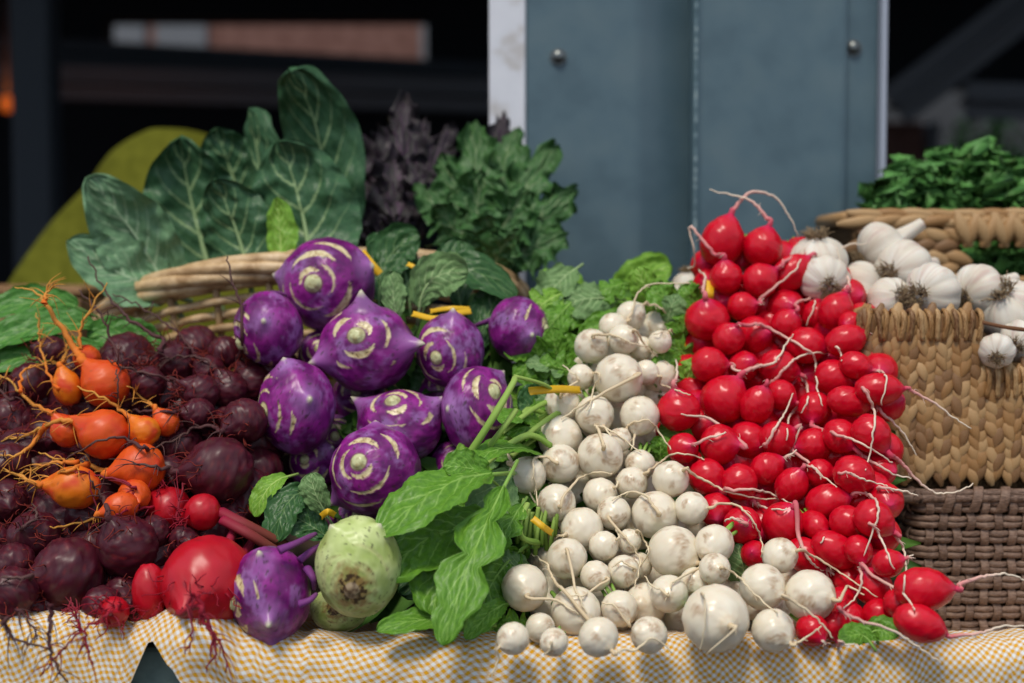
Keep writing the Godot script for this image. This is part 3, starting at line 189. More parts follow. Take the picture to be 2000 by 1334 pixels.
	["radish", "half hidden red radish showing above the one fifth from left in third row", 327.3, 296.1, -224.6, 19.9, 1.00, -0.43, 0.10, 0.90, []],
	["radish", "half hidden red radish showing above right of the one sixth from left in third row", 353.8, 295.6, -201.5, 19.9, 1.00, 0.43, 0.07, 0.90, []],
	["radish", "half hidden red radish showing left of the one second from left in second row", 226.9, 288.5, -221.4, 20.5, 1.00, -0.23, 0.07, 0.97, []],
	["radish", "half hidden red radish showing right of the one second from left in second row", 265.9, 287.3, -220.5, 20.8, 1.00, 0.42, -0.19, 0.89, []],
	["radish", "half hidden red radish showing right of the one eighth from left in third row", 362.9, 272.8, -172.1, 17.9, 1.00, 0.45, 0.10, 0.89, []],
	["radish", "half hidden red radish showing left of the one fourth from left in third row", 274.4, 266.6, -204.5, 18.1, 1.00, 0.63, -0.06, 0.77, []],
	["radish", "half hidden red radish showing above left of the one seventh from left in third row", 333.7, 259, -185.3, 20.1, 1.00, -0.41, 0.22, 0.88, []],
	["radish", "half hidden red radish showing above the one first from left in fourth row", 197.7, 247.7, -189.8, 17.5, 1.00, -0.04, 0.12, 0.99, []],
	["radish", "half hidden red radish showing below the one fourth from left in third row", 279.4, 248.1, -190.1, 18.3, 1.00, 0.30, -0.35, 0.89, []],
	["radish", "half hidden red radish showing right of the one seventh from left in third row", 361.7, 253.8, -154.6, 19.7, 1.00, 0.16, 0.10, 0.98, []],
	["radish", "half hidden red radish showing below right of the one second from left in third row", 240.8, 241.4, -184.8, 17.3, 1.00, 0.20, 0.21, 0.96, []],
	["radish", "half hidden red radish showing above left of the one third from left in fourth row", 262.1, 233.9, -178.8, 19.4, 1.00, 0.36, -0.62, 0.69, []],
	["radish", "half hidden red radish showing above the one fifth from left in fourth row", 325.5, 233.1, -168.1, 18.4, 1.00, -0.14, 0.09, 0.99, []],
	["radish", "half hidden red radish showing above right of the one sixth from left in fourth row", 362.5, 236.4, -136.6, 17, 1.00, 0.47, 0.06, 0.88, []],
	["radish", "half hidden red radish showing below the one fourth from left in fourth row", 302.2, 226, -172.4, 18, 1.00, -0.06, -0.55, 0.83, []],
	["radish", "half hidden red radish showing left of the one first from left in fourth row", 182.1, 218.6, -166.5, 18.5, 1.00, -0.63, -0.31, 0.72, []],
	["radish", "half hidden red radish showing left of the one second from left in fourth row", 221.6, 218.9, -166.7, 19.2, 1.00, -0.42, -0.50, 0.75, []],
	["radish", "half hidden red radish showing above the one seventh from left in fifth row", 366.5, 222.2, -118.1, 19.3, 1.00, -0.20, 0.04, 0.98, []],
	["radish", "half hidden red radish showing below right of the one second from left in fourth row", 252.6, 211.8, -160.9, 19.9, 1.00, -0.57, 0.44, 0.70, []],
	["radish", "half hidden red radish showing below right of the one third from left in fourth row", 287.8, 211.7, -160.8, 18.8, 1.00, -0.17, -0.36, 0.92, []],
	["radish", "half hidden red radish showing left of the one fifth from left in fourth row", 311.3, 211.4, -160.4, 19.9, 1.00, -0.60, 0.26, 0.75, []],
	["radish", "half hidden red radish showing below the one sixth from left in fourth row", 345.1, 212.3, -129, 16.9, 1.00, -0.78, 0.02, 0.63, []],
	["radish", "half hidden red radish showing below left of the one first from left in fourth row", 185.8, 202.4, -153.2, 17.2, 1.00, 0.07, -0.26, 0.96, []],
	["radish", "half hidden red radish showing above left of the one fifth from left in fifth row", 296.6, 197.6, -149.2, 16.9, 1.00, 0.66, 0.22, 0.72, []],
	["radish", "half hidden red radish showing left of the one sixth from left in fifth row", 322.3, 196.6, -135.2, 17.6, 1.00, 0.54, 0.06, 0.84, []],
	["radish", "half hidden red radish showing right of the one sixth from left in fifth row", 349.8, 194.3, -105.6, 18, 1.00, -0.53, 0.02, 0.85, []],
	["radish", "half hidden red radish showing below right of the one seventh from left in fifth row", 367.2, 193.3, -86.3, 17.4, 1.00, 0.59, 0.33, 0.74, []],
	["radish", "half hidden red radish showing above left of the one second from left in sixth row", 191.2, 184.8, -138.5, 19.4, 1.00, -0.37, 0.48, 0.80, []],
	["radish", "half hidden red radish showing below the one fourth from left in fifth row", 275.5, 181.2, -135.5, 18.2, 1.00, -0.55, -0.01, 0.83, []],
	["radish", "half hidden red radish showing below left of the one third from left in fifth row", 230.7, 173.8, -129.2, 17.6, 1.00, -0.45, 0.05, 0.89, []],
	["radish", "half hidden red radish showing right of the one fifth from left in fifth row", 320.5, 177.7, -117.7, 17.9, 1.00, -0.27, -0.23, 0.94, []],
	["radish", "half hidden red radish showing below the one sixth from left in fifth row", 338.1, 179.3, -101.5, 17.4, 1.00, -0.36, 0.44, 0.82, []],
	["radish", "half hidden red radish showing above right of the one first from left in sixth row", 190.1, 167.4, -123.7, 19, 1.00, 0.60, 0.29, 0.74, []],
	["radish", "half hidden red radish showing above left of the one fourth from left in sixth row", 252.1, 166.7, -123.1, 18.8, 1.00, -0.38, 0.42, 0.83, []],
	["radish", "half hidden red radish showing below left of the one fifth from left in fifth row", 289.2, 170.6, -126.4, 19.4, 1.00, -0.11, -0.21, 0.97, []],
	["radish", "half hidden red radish showing above left of the one first from left in sixth row", 160.2, 160.4, -117.6, 17.1, 1.00, -0.01, -0.34, 0.94, []],
	["radish", "half hidden red radish showing below right of the one fourth from left in sixth row", 279.2, 148.2, -107, 16.7, 1.00, -0.59, 0.04, 0.81, []],
	["radish", "half hidden red radish showing below right of the one seventh from left in sixth row", 355.7, 152.2, -52.3, 18.4, 1.00, -0.29, 0.20, 0.94, []],
	["radish", "half hidden red radish showing above the one third from left in seventh row", 247.8, 142.4, -101.9, 19, 1.00, -0.73, -0.06, 0.68, []],
	["radish", "half hidden red radish showing below right of the one fifth from left in sixth row", 313.5, 142.3, -87, 18, 1.00, 0.70, 0.20, 0.69, []],
	["radish", "half hidden red radish showing above right of the one sixth from left in seventh row", 338.7, 143.7, -61.5, 18.2, 1.00, -0.28, -0.33, 0.90, []],
	["radish", "half hidden red radish showing below the one first from left in sixth row", 170.4, 132.5, -93.1, 18.8, 1.00, -0.36, 0.03, 0.93, []],
	["radish", "half hidden red radish showing below the one second from left in sixth row", 208.2, 132.7, -93.3, 17.3, 1.00, 0.22, 0.03, 0.98, []],
	["radish", "half hidden red radish showing above the one second from left in seventh row", 225.7, 135.3, -95.6, 18.1, 1.00, -0.63, 0.19, 0.75, []],
	["radish", "half hidden red radish showing right of the one third from left in seventh row", 269.7, 133.4, -93.9, 18.7, 1.00, 0.07, -0.34, 0.94, []],
	["radish", "half hidden red radish showing above left of the one fifth from left in seventh row", 291.3, 132.2, -92.8, 19, 1.00, 0.06, -0.16, 0.98, []],
	["radish", "half hidden red radish showing right of the one sixth from left in seventh row", 349.1, 135.1, -39.5, 15.6, 1.00, 0.57, -0.01, 0.82, []],
	["radish", "half hidden red radish showing below the one third from left in seventh row", 245.7, 113.3, -75.6, 18.2, 1.00, -0.32, -0.10, 0.94, []],
	["radish", "half hidden red radish showing below left of the one fifth from left in seventh row", 291.4, 112.8, -75.2, 17.2, 1.00, 0.75, -0.07, 0.66, []],
	["radish", "half hidden red radish showing below left of the one sixth from left in seventh row", 314.1, 115.6, -56.4, 18.1, 1.00, 0.43, -0.16, 0.89, []],
	["radish", "half hidden red radish showing below right of the one sixth from left in seventh row", 338.7, 118.7, -31.7, 18.3, 1.00, 0.36, 0.06, 0.93, []],
	["radish", "half hidden red radish showing right of the one first from left in eighth row", 214.9, 100.2, -63.5, 17.1, 1.00, 0.62, -0.20, 0.76, []],
	["radish", "half hidden red radish showing below right of the one second from left in seventh row", 233.9, 100.1, -63.4, 16.5, 1.00, 0.55, -0.41, 0.73, []],
	["radish", "half hidden red radish showing below left of the one fourth from left in seventh row", 259.2, 100.6, -63.9, 18.4, 1.00, 0.39, -0.40, 0.83, []],
	["radish", "half hidden red radish showing below right of the one fourth from left in seventh row", 278.8, 100.1, -63.4, 18.1, 1.00, 0.38, -0.20, 0.90, []],
	["radish", "half hidden red radish showing above the one sixth from left in eighth row", 324.6, 105.9, -32.8, 16.5, 1.00, 0.54, 0.41, 0.74, []],
	["radish", "half hidden red radish showing above right of the one seventh from left in eighth row", 346.5, 109.7, -11.1, 17.2, 1.00, -0.04, -0.04, 1.00, []],
	["radish", "half hidden red radish showing left of the one third from left in eighth row", 238, 81.2, -45.5, 18.5, 1.00, -0.25, -0.42, 0.87, []],
	["radish", "half hidden red radish showing right of the one fourth from left in eighth row", 299.2, 77.9, -28.7, 15.7, 1.00, 0.48, -0.54, 0.69, []],
	["radish", "half hidden red radish showing above the one fifth from left in ninth row", 322.9, 80.9, -3.5, 17.1, 1.00, 0.46, 0.20, 0.86, []],
	["radish", "half hidden red radish showing below right of the one seventh from left in eighth row", 338.9, 83.2, 13.8, 15.8, 1.00, -0.54, 0.12, 0.83, []],
	["radish", "half hidden red radish showing above the one second from left in ninth row", 271.4, 69.3, -34, 16.7, 1.00, 0.81, 0.11, 0.57, []],
	["radish", "half hidden red radish showing below the one fourth from left in eighth row", 287.5, 68.1, -30.4, 16.6, 1.00, 0.46, -0.32, 0.83, []],
	["radish", "half hidden red radish showing left of the one first from left in ninth row", 215.1, 61.8, -26.6, 15.5, 1.00, 0.75, 0.13, 0.64, []],
	["radish", "half hidden red radish showing below left of the one fifth from left in ninth row", 308, 56.2, 9.8, 17.7, 1.00, -0.43, 0.44, 0.79, []],
	["radish", "half hidden red radish showing below right of the one fifth from left in ninth row", 322.8, 58.4, 26.3, 15.4, 1.00, 0.25, -0.27, 0.93, []],
	["radish", "half hidden red radish showing below right of the one second from left in ninth row", 287.1, 44.7, -1.7, 17.6, 1.00, 0.22, -0.66, 0.72, []],
	["turnip", "half hidden white turnip showing above the one fifth from left in first row", 136.4, 256.1, -215, 18, 1.00, -0.23, -0.66, 0.71, []],
	["turnip", "half hidden white turnip showing above the one sixth from left in first row", 155, 259.5, -217.6, 20.6, 1.00, 0.11, 0.16, 0.98, []],
	["turnip", "half hidden white turnip showing below left of the one third from left in first row", 101.5, 235.9, -199.3, 18.2, 1.00, -0.60, -0.17, 0.78, []],
	["turnip", "half hidden white turnip showing below left of the one fifth from left in first row", 125.5, 231.4, -195.7, 18.8, 1.00, 0.14, -0.07, 0.99, []],
	["turnip", "half hidden white turnip showing below right of the one fifth from left in first row", 143.9, 231.5, -195.7, 20.4, 1.00, -0.17, -0.47, 0.87, []],
	["turnip", "half hidden white turnip showing above the one second from left in second row", 76.7, 226.4, -191.7, 20.1, 1.00, -0.54, 0.05, 0.84, []],
	["turnip", "half hidden white turnip showing right of the one second from left in second row", 85.5, 208.3, -177.2, 17.8, 1.00, 0.57, -0.02, 0.82, []],
	["turnip", "half hidden white turnip showing below the one fourth from left in second row", 133, 201.2, -171.4, 18.2, 1.00, -0.47, -0.05, 0.88, []],
	["turnip", "half hidden white turnip showing below the one second from left in second row", 69, 197.8, -168.6, 19.5, 1.00, 0.54, -0.11, 0.84, []],
	["turnip", "half hidden white turnip showing above right of the one second from left in third row", 100.6, 187.8, -160.4, 19.5, 1.00, -0.37, -0.19, 0.91, []],
	["turnip", "half hidden white turnip showing above right of the one fourth from left in third row", 149.5, 189.4, -161.7, 18.1, 1.00, -0.47, 0.13, 0.88, []],
	["turnip", "half hidden white turnip showing below right of the one first from left in second row", 62.5, 171.1, -146.5, 16.8, 1.00, -0.74, 0.09, 0.66, []],
	["turnip", "half hidden white turnip showing above the one third from left in third row", 109.2, 167.2, -143.2, 17.7, 1.00, -0.65, 0.00, 0.76, []],
	["turnip", "half hidden white turnip showing below left of the one second from left in third row", 73.3, 159.1, -136.2, 17.7, 1.00, 0.62, -0.12, 0.78, []],
	["turnip", "half hidden white turnip showing right of the one third from left in third row", 121.7, 153.8, -131.7, 18.1, 1.00, 0.37, -0.45, 0.81, []],
	["turnip", "half hidden white turnip showing above right of the one fifth from left in fourth row", 146.4, 151.8, -130, 17.6, 1.00, -0.49, -0.30, 0.82, []],
	["turnip", "half hidden white turnip showing below the one third from left in third row", 112.8, 137.7, -117.8, 17.6, 1.00, 0.36, -0.49, 0.79, []],
	["turnip", "half hidden white turnip showing above the one sixth from left in fourth row", 151.2, 136.4, -116.6, 17, 1.00, 0.57, 0.08, 0.82, []],
	["turnip", "half hidden white turnip showing right of the one second from left in fourth row", 68.5, 123.5, -105.2, 17.5, 1.00, -0.60, 0.04, 0.80, []],
	["turnip", "half hidden white turnip showing below right of the one fifth from left in fourth row", 141.1, 123.4, -105.1, 18.7, 1.00, -0.39, -0.24, 0.89, []],
	["turnip", "half hidden white turnip showing below left of the one second from left in fourth row", 35, 117.5, -99.9, 17.6, 1.00, -0.34, -0.31, 0.89, []],
	["turnip", "half hidden white turnip showing above right of the one third from left in fifth row", 97.9, 115.9, -98.3, 18.3, 1.00, 0.44, 0.07, 0.89, []],
	["turnip", "half hidden white turnip showing right of the one sixth from left in fourth row", 177.1, 111.1, -94, 16.4, 1.00, -0.12, 0.31, 0.94, []],
	["turnip", "half hidden white turnip showing right of the one first from left in fifth row", 63, 104.4, -87.9, 18.9, 1.00, 0.14, -0.00, 0.99, []],
	["turnip", "half hidden white turnip showing below right of the one fourth from left in fourth row", 132.5, 106.3, -89.7, 17.6, 1.00, -0.21, -0.66, 0.72, []],
	["turnip", "half hidden white turnip showing below the one fourth from left in fourth row", 117.7, 96.8, -80.9, 18.8, 1.00, -0.35, -0.41, 0.84, []],
	["turnip", "half hidden white turnip showing below left of the one first from left in fifth row", 33.5, 80.3, -65.6, 18, 1.00, -0.05, 0.31, 0.95, []],
	["turnip", "half hidden white turnip showing below left of the one fourth from left in fifth row", 88.3, 76.8, -62.2, 17.2, 1.00, -0.05, 0.34, 0.94, []],
	["turnip", "half hidden white turnip showing above the one fifth from left in sixth row", 114.3, 79.7, -65, 16.9, 1.00, -0.18, -0.22, 0.96, []],
	["turnip", "half hidden white turnip showing below left of the one sixth from left in fifth row", 160, 77.3, -62.7, 17.1, 1.00, -0.51, -0.42, 0.75, []],
	["turnip", "half hidden white turnip showing below the one sixth from left in fifth row", 176.9, 76.1, -61.6, 17.9, 1.00, -0.26, 0.43, 0.87, []],
	["turnip", "half hidden white turnip showing above left of the one first from left in sixth row", 32.3, 63.6, -49.7, 18.2, 1.00, -0.47, -0.40, 0.79, []],
	["turnip", "half hidden white turnip showing right of the one fifth from left in sixth row", 129.6, 66.5, -52.4, 17.8, 1.00, -0.34, -0.37, 0.87, []],
	["turnip", "half hidden white turnip showing below left of the one third from left in sixth row", 75.7, 53.3, -39.6, 17.6, 1.00, -0.66, 0.32, 0.68, []],
	["turnip", "half hidden white turnip showing below right of the one third from left in sixth row", 98.8, 54.3, -40.6, 16.3, 1.00, 0.58, 0.10, 0.81, []],
	["turnip", "half hidden white turnip showing left of the one first from left in sixth row", 32.4, 48, -34.4, 18.1, 1.00, -0.06, 0.53, 0.84, []],
	["turnip", "half hidden white turnip showing right of the one ninth from left in sixth row", 207, 45.2, -31.6, 15.9, 1.00, 0.25, -0.28, 0.93, []],
	["turnip", "half hidden white turnip showing right of the one sixth from left in sixth row", 133.2, 41.5, -27.9, 15.5, 1.00, 0.40, -0.50, 0.76, []],
	["turnip", "half hidden white turnip showing below left of the one first from left in sixth row", 41.5, 34.9, -21.2, 17.4, 1.00, -0.73, -0.37, 0.58, []],
	["turnip", "half hidden white turnip showing left of the one second from left in sixth row", 63.3, 36.2, -22.6, 17.2, 1.00, -0.18, 0.47, 0.86, []],
	["turnip", "half hidden white turnip showing below the one sixth from left in sixth row", 119, 34.3, -20.6, 17.9, 1.00, -0.38, -0.16, 0.91, []],
	["turnip", "half hidden white turnip showing right of the one seventh from left in seventh row", 255.3, 36.8, -23.2, 17.9, 1.00, 0.50, 0.18, 0.85, []],
	["turnip", "half hidden white turnip showing below right of the one second from left in sixth row", 92, 30.8, -17.1, 18.2, 1.00, -0.34, 0.09, 0.94, []],
	["turnip", "half hidden white turnip showing below the one ninth from left in sixth row", 192.3, 30.4, -16.7, 15.8, 1.00, 0.19, -0.12, 0.97, []],
	["turnip", "half hidden white turnip showing left of the one seventh from left in seventh row", 211.7, 27.4, -13.6, 16.1, 1.00, -0.55, -0.38, 0.75, []],
	["turnip", "half hidden white turnip showing above left of the one second from left in seventh row", 33.5, 22.5, -8.5, 17.4, 1.00, -0.13, -0.52, 0.84, []],
	["turnip", "half hidden white turnip showing below the one second from left in sixth row", 81.7, 22.9, -4.4, 17.1, 1.00, 0.71, -0.07, 0.70, []],
	["turnip", "half hidden white turnip showing below left of the one sixth from left in seventh row", 161.8, 21.5, -2.9, 17.4, 1.00, -0.45, -0.37, 0.81, []],
	["turnip", "half hidden white turnip showing below left of the one seventh from left in seventh row", 219.3, 18.1, 0.6, 17, 1.00, -0.02, 0.55, 0.84, []],
	["turnip", "half hidden white turnip showing below right of the one seventh from left in seventh row", 240.5, 17.2, 1.6, 16.3, 1.00, -0.38, -0.52, 0.76, []],
	["turnip", "half hidden white turnip showing above the one second from left in eighth row", 32.2, 12.5, 6.6, 15.7, 1.00, -0.62, -0.31, 0.72, []],
	["turnip", "half hidden white turnip showing left of the one third from left in seventh row", 80.8, 11.5, 7.6, 16.1, 1.00, -0.35, -0.66, 0.67, []],
	["turnip", "half hidden white turnip showing below the one fifth from left in seventh row", 140.8, 11.5, 7.6, 15.8, 1.00, 0.60, -0.34, 0.72, []],
	["turnip", "half hidden white turnip showing above right of the one seventh from left in eighth row", 260.9, 11, 8.1, 17.8, 1.00, -0.25, -0.11, 0.96, []],
	["turnip", "half hidden white turnip showing below the one third from left in seventh row", 96.4, 3.2, 16.5, 15.4, 1.00, -0.27, -0.46, 0.84, []],
	["turnip", "half hidden white turnip showing above right of the one fifth from left in eighth row", 152.4, 5.3, 14.2, 17.1, 1.00, 0.52, 0.02, 0.85, []],
	["beet", "half hidden dark beet showing above right of the one sixth from left in first row", -336.4, 239.5, -214.7, 25.2, 1.00, -0.38, -0.50, 0.78, []],
	["beet", "half hidden dark beet showing left of the one third from left in first row", -407.1, 227.5, -203.3, 30.7, 1.00, -0.03, -0.02, 1.00, []],
	["beet", "half hidden dark beet showing below the one second from left in first row", -487.8, 218, -194.1, 29.5, 1.00, 0.17, 0.14, 0.97, []],
	["beet", "half hidden dark beet showing below right of the one second from left in first row", -455.8, 217.2, -193.4, 26.8, 1.00, -0.27, -0.11, 0.96, []],
	["beet", "half hidden dark beet showing below right of the one twelfth from left in first row", -251.2, 218.1, -194.3, 27.7, 1.00, -0.43, -0.49, 0.75, []],
	["beet", "half hidden dark beet showing left of the one first from left in first row", -539, 208.8, -185.2, 30.2, 1.00, -0.52, 0.17, 0.84, []],
	["beet", "half hidden dark beet showing below left of the one fourth from left in first row", -392.5, 193.2, -169.8, 25.7, 1.00, -0.35, -0.59, 0.73, []],
	["beet", "half hidden dark beet showing below right of the one first from left in first row", -481.4, 188.2, -164.9, 25.2, 1.00, -0.38, -0.49, 0.78, []],
	["beet", "half hidden dark beet showing left of the one third from left in second row", -454.7, 186.1, -162.8, 28.6, 1.00, 0.17, -0.52, 0.83, []],
	["beet", "half hidden dark beet showing below left of the one fifth from left in first row", -367.9, 178.8, -155.4, 26.2, 1.00, 0.33, -0.60, 0.73, []],
	["beet", "half hidden dark beet showing left of the one fifth from left in second row", -340.4, 178.1, -154.7, 24.8, 1.00, -0.46, -0.32, 0.83, []],
	["beet", "half hidden dark beet showing above the one sixth from left in second row", -303.1, 182.9, -159.5, 28.1, 1.00, -0.12, -0.25, 0.96, []],
	["beet", "half hidden dark beet showing right of the one first from left in second row", -489.1, 166, -142.3, 24.2, 1.00, 0.09, 0.33, 0.94, []],
	["beet", "half hidden dark beet showing below the one fifth from left in second row", -311.8, 157, -133, 25.1, 1.00, 0.45, -0.01, 0.89, []],
	["beet", "half hidden dark beet showing above left of the one second from left in third row", -521.8, 150.5, -126.1, 25.6, 1.00, 0.40, 0.07, 0.91, []],
	["beet", "half hidden dark beet showing right of the one second from left in second row", -467, 150.7, -126.3, 27.7, 1.00, 0.45, 0.15, 0.88, []],
	["beet", "half hidden dark beet showing above left of the one fourth from left in third row", -436.5, 150.6, -126.2, 26.9, 1.00, 0.60, -0.27, 0.76, []],
	["beet", "half hidden dark beet showing below right of the one seventh from left in second row", -258.3, 151, -126.7, 29.7, 1.00, -0.63, -0.41, 0.66, []],
	["beet", "half hidden dark beet showing above right of the one fourth from left in third row", -388.1, 145.1, -120.4, 26, 1.00, 0.38, -0.45, 0.81, []],
	["beet", "half hidden dark beet showing left of the one third from left in third row", -471.9, 123.9, -97.4, 23.3, 1.00, 0.60, -0.06, 0.79, []],
	["beet", "half hidden dark beet showing below the one seventh from left in second row", -250.9, 125, -98.6, 24.7, 1.00, -0.61, -0.41, 0.68, []],
	["beet", "half hidden dark beet showing below left of the one second from left in third row", -512.3, 120.5, -93.7, 23.8, 1.00, 0.50, 0.34, 0.80, []],
	["beet", "half hidden dark beet showing right of the one fifth from left in third row", -320.9, 118.1, -90.9, 23.9, 1.00, -0.47, -0.18, 0.86, []],
	["beet", "half hidden dark beet showing below the one fourth from left in third row", -401.1, 110.2, -82.2, 27.1, 1.00, -0.23, -0.52, 0.82, []],
	["beet", "half hidden dark beet showing below left of the one fifth from left in third row", -346.9, 110.6, -82.6, 27.2, 1.00, 0.65, 0.17, 0.74, []],
	["beet", "half hidden dark beet showing below the one sixth from left in second row", -257.6, 104.3, -75.5, 28.8, 1.00, 0.04, -0.39, 0.92, []],
	["beet", "half hidden dark beet showing above left of the one second from left in fourth row", -464.7, 100.2, -70.8, 27.9, 1.00, -0.08, 0.35, 0.93, []],
	["beet", "half hidden dark beet showing below left of the one first from left in third row", -498.4, 87.5, -56.1, 27.8, 1.00, -0.46, -0.20, 0.87, []],
	["beet", "half hidden dark beet showing right of the one third from left in fourth row", -387.4, 85.2, -53.4, 26.5, 1.00, -0.07, -0.19, 0.98, []],
	["beet", "half hidden dark beet showing above left of the one fifth from left in fourth row", -357, 86.5, -54.9, 25.2, 1.00, 0.41, 0.36, 0.84, []],
	["beet", "half hidden dark beet showing above right of the one sixth from left in fourth row", -276.4, 85.4, -53.6, 23.3, 1.00, 0.78, 0.00, 0.63, []],
	["beet", "half hidden dark beet showing below right of the one second from left in fourth row", -424.6, 76.4, -42.8, 26.6, 1.00, 0.64, -0.24, 0.73, []],
	["beet", "half hidden dark beet showing right of the one sixth from left in fourth row", -294.8, 73.2, -39.1, 26.9, 1.00, 0.57, -0.43, 0.70, []],
	["beet", "half hidden dark beet showing above left of the one second from left in fifth row", -486.2, 63.5, -27.1, 24.4, 1.00, -0.03, 0.37, 0.93, []],
	["beet", "half hidden dark beet showing left of the one fourth from left in fourth row", -391.3, 61.3, -24.5, 26.7, 1.00, -0.51, -0.38, 0.77, []],
	["beet", "half hidden dark beet showing below the one fifth from left in fourth row", -332.2, 61.4, -24.6, 27.2, 1.00, 0.09, -0.21, 0.97, []],
	["beet", "half hidden dark beet showing left of the one second from left in fifth row", -480, 44.1, -2.8, 26.8, 1.00, -0.48, -0.29, 0.83, []],
	["beet", "half hidden dark beet showing right of the one second from left in fifth row", -443.1, 45.1, -4.1, 22.5, 1.00, 0.57, 0.21, 0.80, []],
	["beet", "half hidden dark beet showing above left of the one fourth from left in fifth row", -369.9, 40.5, 1.9, 25, 1.00, 0.27, -0.29, 0.92, []],
	["beet", "half hidden dark beet showing above right of the one fourth from left in fifth row", -344.5, 40.6, 1.7, 24.3, 1.00, 0.68, -0.15, 0.72, []],
	["beet", "half hidden dark beet showing right of the one fourth from left in fifth row", -314.6, 29.5, 22.3, 26.6, 1.00, -0.42, -0.40, 0.82, []],
	["beet", "half hidden dark beet showing below left of the one first from left in fifth row", -465.3, 23.4, 30.4, 22.5, 1.00, 0.48, -0.30, 0.82, []],
	["beet", "half hidden dark beet showing right of the one first from left in sixth row", -410.6, 22.8, 31.3, 24.3, 1.00, -0.25, 0.10, 0.96, []],
	["beet", "half hidden dark beet showing below right of the one fourth from left in fifth row", -343.5, 21.8, 32.6, 25.7, 1.00, 0.24, 0.27, 0.93, []],
	["beet", "half hidden dark beet showing left of the one first from left in sixth row", -442.6, 18.5, 37.2, 25.1, 1.00, -0.64, -0.06, 0.76, []],
]
const KOHLRABI := [
	["purple kohlrabi on top of the heap, cut stem facing out", [-195.7, 308.8, -211.4], 50.6, 50.0, [-0.20, 0.03, 1.00], 0, [[170, 75, 0.22], [20, 80, 0.16], [270, 85, 0.15]], []],
	["purple kohlrabi leaning on wicker rim, stem end pointing down left", [-250.3, 263.6, -162.3], 36.9, 39.0, [-0.80, -0.43, 0.47], 0, [[60, 70, 0.2], [180, 80, 0.2]], [[-5.8, 30.3, 10.4, 3.9, 36.7, -9.9, 22.1, 32, -29.7]]],
	["purple kohlrabi with three broken spikes around its pale scarred crown", [-147.8, 244.3, -148.4], 48.6, 44.9, [-0.15, 0.37, 0.93], 0, [[88, 50, 0.5], [205, 62, 0.38], [355, 68, 0.5]], []],
	["small purple kohlrabi with ringed scars beside the yellow strips", [-62.8, 241.5, -150.8], 35.0, 38.7, [-0.42, -0.15, 0.91], 0, [[80, 78, 0.3], [200, 85, 0.2]], []],
	["purple kohlrabi pointing its knobbly stem end right towards the turnip greens", [6.4, 263, -175.9], 33.0, 34.0, [0.95, -0.00, 0.35], 0, [[100, 45, 0.22], [250, 60, 0.2]], [[-27.8, 8.7, -8.5, -38.7, 4.6, -18.3, -52.7, -0.6, -38]]],
	["mottled purple kohlrabi with tan scabs beside the dark beets", [-214.3, 187.1, -111.9], 40.3, 47.4, [-0.75, -0.02, 0.62], 0, [[15, 75, 0.28], [90, 70, 0.16], [200, 80, 0.15]], []],
	["purple kohlrabi with two spikes, behind the one with a round cut stem", [-112.4, 167.5, -112.7], 42.4, 38.8, [-0.10, 0.65, 0.47], 0, [[150, 62, 0.45], [20, 65, 0.4], [270, 70, 0.2]], []],
	["purple kohlrabi with one long cream scar beside the turnip stalks", [-34.6, 184.4, -108.5], 36.6, 45.8, [0.55, 0.54, 0.72], 0, [[60, 60, 0.22], [200, 80, 0.15]], []],
	["purple kohlrabi right above the pale green one", [-129.9, 132.6, -48.4], 44.0, 43.0, [-0.32, 0.35, 0.90], 0, [[215, 85, 0.28], [330, 90, 0.3], [90, 85, 0.15]], []],
	["purple kohlrabi with long leaf stalks lying on the checked cloth", [-211.5, 41.2, 68.4], 37.6, 42.1, [-0.82, -0.07, 0.50], 0, [[70, 70, 0.3], [350, 65, 0.38], [300, 80, 0.35]], [[12.9, 44.4, 29.7, 26.6, 49, 19.5, 38.8, 51.3, -10.7], [27.3, 31.6, 10.4, 37, 38.4, -0, 41, 39, -20.1], [31.8, 1, 42, 40.5, 4.5, 41.8, 44.7, 7.3, 31.7], [34, 24.9, 10.7, 40.7, 18.2, 21.1, 40.2, 7.2, 11.6]]],
	["pale green kohlrabi with a brown root scar facing out", [-133, 68.1, 79.9], 37.3, 44.3, [-0.05, -0.33, 0.97], 1, [[120, 80, 0.2], [60, 85, 0.18]], []],
	["purple kohlrabi half hidden below the mottled tan scabbed one", [-202.3, 127.3, -140], 26.1, 27.1, [-0.20, 0.24, 0.79], 0, [[30, 70, 0.2]], []],
	["purple kohlrabi deep in the gap between three larger ones", [-181.8, 146.2, -177.8], 27.8, 26.7, [0.00, 0.24, 0.79], 0, [[30, 70, 0.2]], []],
	["purple kohlrabi peeping out at right beneath the round stemmed one", [-93.3, 93.5, -90.6], 28.2, 25.2, [0.20, 0.24, 0.79], 0, [[30, 70, 0.2]], []],
	["purple kohlrabi wedged behind the three spiked one at its left", [-202.1, 235.5, -206.6], 25.0, 25.0, [0.00, 0.24, 0.79], 0, [[30, 70, 0.2]], []],
	["purple kohlrabi in the dark below the three spiked one", [-161.8, 190.4, -193.5], 28.1, 27.0, [0.00, 0.24, 0.79], 0, [[30, 70, 0.2]], []],
	["purple kohlrabi in the dark below the small ringed one", [-74.3, 196.1, -189.9], 26.9, 26.9, [0.20, 0.24, 0.79], 0, [[30, 70, 0.2]], []],
	["purple kohlrabi in the dark behind the pale green one", [-155.8, 81.8, -85.3], 25.1, 22.1, [0.20, 0.24, 0.79], 0, [[30, 70, 0.2]], []],
	["purple kohlrabi in the dark below the long scarred one", [-59.3, 129.6, -123.4], 23.7, 22.7, [0.20, 0.24, 0.79], 0, [[30, 70, 0.2]], []],
	["pale green kohlrabi almost hidden under the larger green one", [-156.3, 18.2, 29.4], 25.9, 20.4, [0.00, 0.24, 0.79], 1, [[30, 70, 0.15]], []],
]
